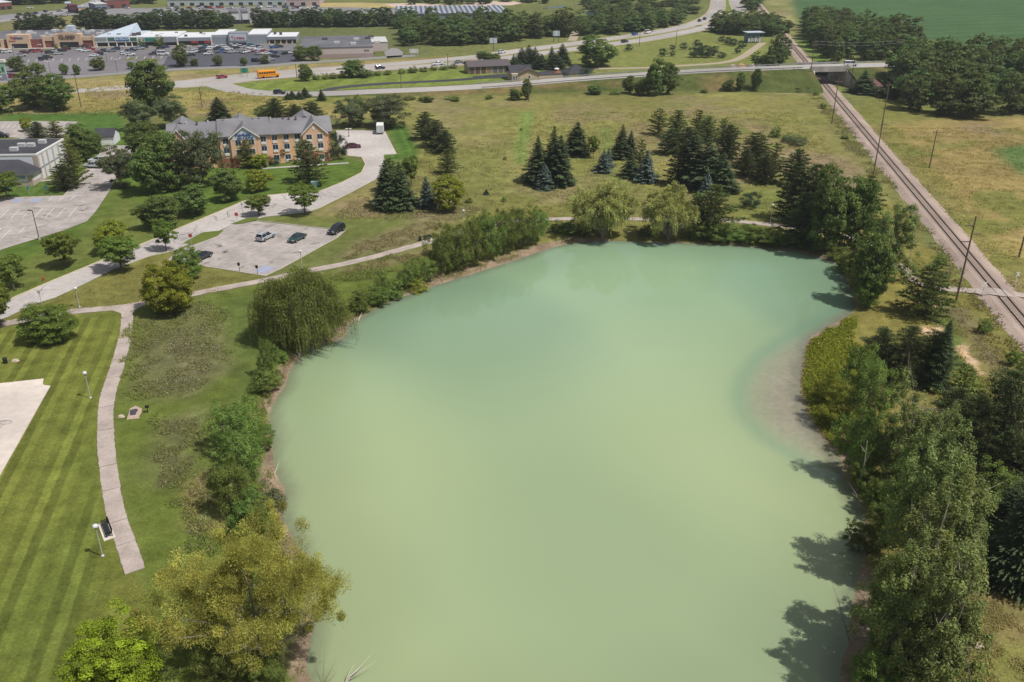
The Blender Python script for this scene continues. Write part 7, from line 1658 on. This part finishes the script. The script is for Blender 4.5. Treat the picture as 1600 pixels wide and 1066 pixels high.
# dead wood
def dead(x, y, tips, label, r=.09, z=None, m=M_BARK_D, name='dead_branch', cat='dead wood'):
    z0_ = WATER_Z if z is None else z; base = P3(x, y, z0_); mb = MB(); r_ = random.Random(int(x * 3 + y))
    for t in tips:
        q = [Vector((0, 0, -.2))]; T = P3(t[0], t[1], t[2]) - base
        for k in range(1, 6): q.append(T * (k / 5) + Vector((r_.uniform(-.06, .06), r_.uniform(-.06, .06), r_.uniform(-.04, .1))) * T.length * .25 * (k < 5))
        for k in range(5): mb.tube(q[k], q[k + 1], r * (1 - k / 5.5) * t[3], r * (1 - (k + 1) / 5.5) * t[3], 5)
    tag(mb.build(name, m, None, base), label, cat)
dead(538, 1068, [(584,1019,1.2,1),(588,1032,.9,.7),(556,1032,1.0,.6),(566,1046,.6,.5)], 'bleached dead branch rising from the water at the bottom edge')
dead(504, 1072, [(508,1012,2.0,.5),(526,1030,1.4,.5),(532,1046,.8,.4)], 'thin grey snag in the water under the golden willow', .06, m=M_BARK)
dead(428, 742, [(437,720,.6,1),(432,748,.0,.8)], 'pale driftwood branch on the left bank below the tall shrubs', .07); dead(1270, 545, [(1284,532,.0,1)], 'pale driftwood log on the grassy point', .12, -.4); dead(560, 500, [(566,488,.5,1)], 'pale driftwood stub on the bank right of the weeping willow', .09, -.4)
dead(468, 556, [(470,538,.8,1),(464,548,.3,.6)], 'bare pale branch on the bank under the weeping willow', .10, -.5); dead(1330, 838, [(1334,806,.6,.8),(1322,830,.0,.6)], 'dark fallen branch reaching over the water on the right', .07, m=M_BARK); dead(1345, 782, [(1326,755,.0,1),(1330,770,.2,.7)], 'pale fallen branches at the right waterline', .10, -.5); dead(1328, 1000, [(1296,896,2.5,.6)], 'thin dark bare stem leaning out over the near right water', .07, -.4, m=M_BARK)
X, Y = P(316, 168); hD = height_of(316, 168, 126); mb = MB(); r_ = random.Random(5); mb.tube((0, 0, -.2), (0, 0, hD * .7), .16, .08, 6)
for k in range(14):
    z_ = hD * (.3 + .4 * k / 14); a_ = r_.uniform(0, 6.28); l_ = r_.uniform(.8, 1.8); mb.tube((0, 0, z_), (math.cos(a_) * l_, math.sin(a_) * l_, z_ + l_ * 1.6), .05, .015, 4)
tag(mb.build('dead_tree', M_BARK, None, (X, Y, 0)), 'bare dead tree in the yellow field behind the hotel', 'tree')
X, Y = P(1341, 760); mb = MB(); mb.tube((0, 0, -.4), (.2, 0, 3.6), .10, .08, 7); mb.tube((.2, 0, 3.6), (.1, .3, 6.6), .08, .03, 6); mb.tube((.2, 0, 3.6), (1.0, .4, 5.4), .05, .015, 5); mb.tube((.15, .1, 5.0), (-.6, .3, 6.0), .04, .015, 5); tag(mb.build('dead_tree', M_BARK_D, None, (X, Y, -.3)), 'pale bare stem standing before the thin olive tree on the right bank', 'tree')
def strand(a, b, label, group, sag=1.4):
    pa, pb = Vector(a), Vector(b); mb = MB(); pr = None
    for k in range(13):
        t = k / 12; q = pa.lerp(pb, t) - Vector((0, 0, 4 * sag * t * (1 - t))) - pa
        if pr is not None: mb.tube(pr, q, .03, .03, 4, cap=False)
        pr = q
    tag(mb.build('power_line', M_POLEG, None, pa), label, 'wire', group)
for k, dz in enumerate((0, -1.2)):
    strand(P3(1274, 62, 0) * 0 + up_[3].location + Vector((0, 0, height_of(1263.5, 136, 62) - .5 + dz)), Vector((*P(1404.5, 104), height_of(1404.5, 104, 60) - .5 + dz)), 'overhead wire along the overpass right of the bridge, %s' % ['upper', 'lower'][k], 'wires over the overpass', 1.0)
# ================================================================== ROUGH GRASS, WEEDS, FLOWERS
def tufts(name, poly_px, n, hgt, seed, tintc=None, w=0.30, nb=3, zpx=0.0, shade=1.0, spread=0.22, mix=0.14, thr=0.45):
    rng = np.random.default_rng(seed); poly = np.array(LP(poly_px)); lo, hi = poly.min(0), poly.max(0)
    Q = rng.uniform(lo, hi, (int(n * 4), 2)); d = sdist(Q[:, 0], Q[:, 1], [tuple(p) for p in poly]); keep = (d + (fbm(Q[:, 0], Q[:, 1], 5, seed) - .5) * 7 > 0) & (fbm(Q[:, 0], Q[:, 1], 3.0, seed + 5) > thr)
    Q = Q[keep][:n]; sd_ = sdist(Q[:, 0], Q[:, 1], SHORE); Q = Q[sd_ < -.5]; n_ = len(Q)
    sdz = sdist(Q[:, 0], Q[:, 1], SHORE); z = np.where(sdz > -2.6, WATER_Z - .22 * np.clip(sdz, -3.2, 8), 0); z = np.minimum(z, 0)
    c = paint(Q[:, 0], Q[:, 1]) * shade * (1.6 if name == 'weeds' else 1.35)
    if tintc is not None:
        k = (rng.random(n_) < mix)[:, None]; tc = np.array(tintc); tc = tc[rng.integers(0, len(tc), n_)]; c = np.where(k, tc * 1.2, c)
    Pc = np.repeat(np.column_stack([Q, z]), nb, 0); m = len(Pc); h = hgt * rng.uniform(.5, 1.4, m)
    Pc = Pc + np.column_stack([rng.normal(size=m) * spread, rng.normal(size=m) * spread, h * .42]); D = unit(np.column_stack([rng.normal(size=m) * .8, rng.normal(size=m) * .8, np.ones(m) * .75])); N = unit(np.column_stack([rng.normal(size=m) + .55, rng.normal(size=m) - .5, np.zeros(m) + 1.5]))
    V = leaf_quads(Pc, D, N, h, w * h * rng.uniform(.6, 1.3, m), .05)
    col = np.repeat(c, nb, 0) * (1 + rng.normal(size=m) * .16)[:, None]
    me = foliage_mesh(name, V, np.clip(col, .01, .9), GRASS_LEAF); o = link(name, me); tag(o, kind='stuff'); return o
GRASS_LEAF = leaf_mat('grass blades', (1, 1, 1), trans=.25, rough=.8, spec=.1, objvar=0.0)
PURP = [(.19, .15, .13), (.16, .125, .11), (.20, .165, .10)]; YEL = [(.24, .22, .05), (.20, .20, .05)]; STRAW = [(.34, .27, .12), (.28, .22, .11)]
tufts('weeds', [(210,500),(300,470),(345,478),(362,540),(345,595),(300,625),(240,628),(200,612),(196,560)], 8000, 0.30, 1, PURP + YEL, .34, 3, shade=1.05)
tufts('weeds', [(240,650),(308,642),(312,680),(296,735),(262,762),(236,730)], 3750, 0.28, 2, PURP + STRAW, .34)
tufts('weeds', [(300,760),(345,640),(352,760),(345,850),(320,870),(285,850)], 3250, 0.30, 3, PURP + STRAW, .34)
tufts('weeds', [(560,385),(640,352),(690,346),(690,372),(600,395),(530,406)], 4375, 0.33, 4, PURP + STRAW, .34)
tufts('weeds', [(470,436),(600,406),(690,380),(690,396),(600,430),(520,440)], 4375, 0.33, 5, PURP + STRAW, .34)
tufts('meadow_grass', [(520,340),(600,280),(660,250),(760,330),(690,345),(600,345)], 7500, 0.33, 6, STRAW + PURP, .36, mix=.4)
tufts('meadow_grass', [(640,250),(860,175),(1240,175),(1330,260),(1240,345),(1000,310),(860,335),(700,335)], 16000, 0.36, 7, STRAW + PURP, .40, mix=.12, spread=.3)
tufts('meadow_grass', [(1330,200),(1600,200),(1600,500),(1500,380)], 9000, 0.33, 8, STRAW, .40, mix=.15, spread=.3)
tufts('meadow_grass', [(1390,400),(1470,400),(1600,580),(1600,900),(1440,900),(1470,640),(1440,520)], 11250, 0.28, 9, STRAW + YEL, .36, mix=.4)
tufts('dry_grass', [(1440,860),(1640,850),(1640,1110),(1400,1110),(1470,1000)], 10000, 0.21, 10, STRAW, .30, mix=.5)
tufts('bank_grass', [(1245,600),(1264,530),(1335,488),(1345,540),(1310,640),(1320,720),(1280,680)], 8750, 0.39, 11, [(.20, .21, .02), (.15, .18, .02)], .30, mix=.75, thr=0.2)
tufts('bank_grass', [(640,470),(700,428),(880,372),(1000,370),(1290,385),(1320,410),(1280,412),(1000,384),(880,388),(700,452)], 7500, 0.33, 12, [(.16, .17, .04), (.12, .15, .03)], .34, mix=.6, thr=0.3)
tufts('bank_grass', [(440,520),(560,470),(640,440),(640,470),(560,500),(470,560),(430,640),(440,800),(470,900),(470,1100),(380,1100),(330,960),(390,760),(390,600)], 8750, 0.28, 13, [(.15, .15, .04), (.10, .14, .03), (.24, .18, .08)], .34, mix=.5)
tufts('trackside_weeds', [(1265,140),(1330,190),(1440,330),(1560,500),(1620,580),(1620,610),(1540,520),(1420,350),(1310,210),(1262,150)], 11250, 0.44, 14, PURP + [(.06, .085, .03), (.24, .14, .08)], .40, mix=.45, spread=.35)
tufts('verge_grass', [(0,505),(230,405),(410,434),(200,478)], 4375, 0.19, 15, STRAW, .30, mix=.3)
tufts('verge_grass', [(180,130),(430,150),(540,182),(300,180),(0,180),(0,150)], 4500, 0.50, 16, STRAW, .5, mix=.08, spread=.5)
rng = np.random.default_rng(44)
def flowers(poly_px, n, seed, rgb=(.75, .76, .68)):
    rng = np.random.default_rng(seed); poly = LP(poly_px); p = np.array(poly); Q = rng.uniform(p.min(0), p.max(0), (n * 6, 2)); Q = Q[(sdist(Q[:, 0], Q[:, 1], poly) > 0) & (fbm(Q[:, 0], Q[:, 1], 2.2, seed) > .56)][:n]; m = len(Q)
    Pc = np.column_stack([Q, rng.uniform(.35, .75, m)]); N = unit(rng.normal(size=(m, 3)) * .3 + np.array([0, 0, 1])); D = unit(np.cross(N, rng.normal(size=(m, 3)))); V = leaf_quads(Pc, D, N, rng.uniform(.06, .17, m), rng.uniform(.06, .14, m), 0.02)
    o = link('white_flowers', foliage_mesh('white_flowers', V, np.tile(np.array(rgb), (m, 1)) * rng.uniform(.6, 1.1, (m, 1)), GRASS_LEAF)); tag(o, kind='stuff')
flowers([(205,540),(300,475),(362,462),(362,520),(330,600),(290,630),(205,620)], 420, 45); flowers([(300,690),(345,690),(350,800),(310,830)], 120, 46, (.6, .55, .45)); flowers([(250,900),(430,900),(440,1090),(250,1090)], 160, 47)
# ================================================================== HAZE
hz = MB(); hz.box(-1600, 1600, -30, 2650, -4.0, 66.0)
hm = bpy.data.materials.new('summer haze'); hm.use_nodes = True; hn = hm.node_tree; hn.nodes.clear()
pv = hn.nodes.new('ShaderNodeVolumePrincipled'); pv.inputs['Color'].default_value = (0.80, 0.88, 1.0, 1); pv.inputs['Density'].default_value = 0.00011; pv.inputs['Anisotropy'].default_value = 0.2
ho = hn.nodes.new('ShaderNodeOutputMaterial'); hn.links.new(pv.outputs[0], ho.inputs['Volume'])
haze = hz.build('haze', hm); tag(haze, kind='stuff')
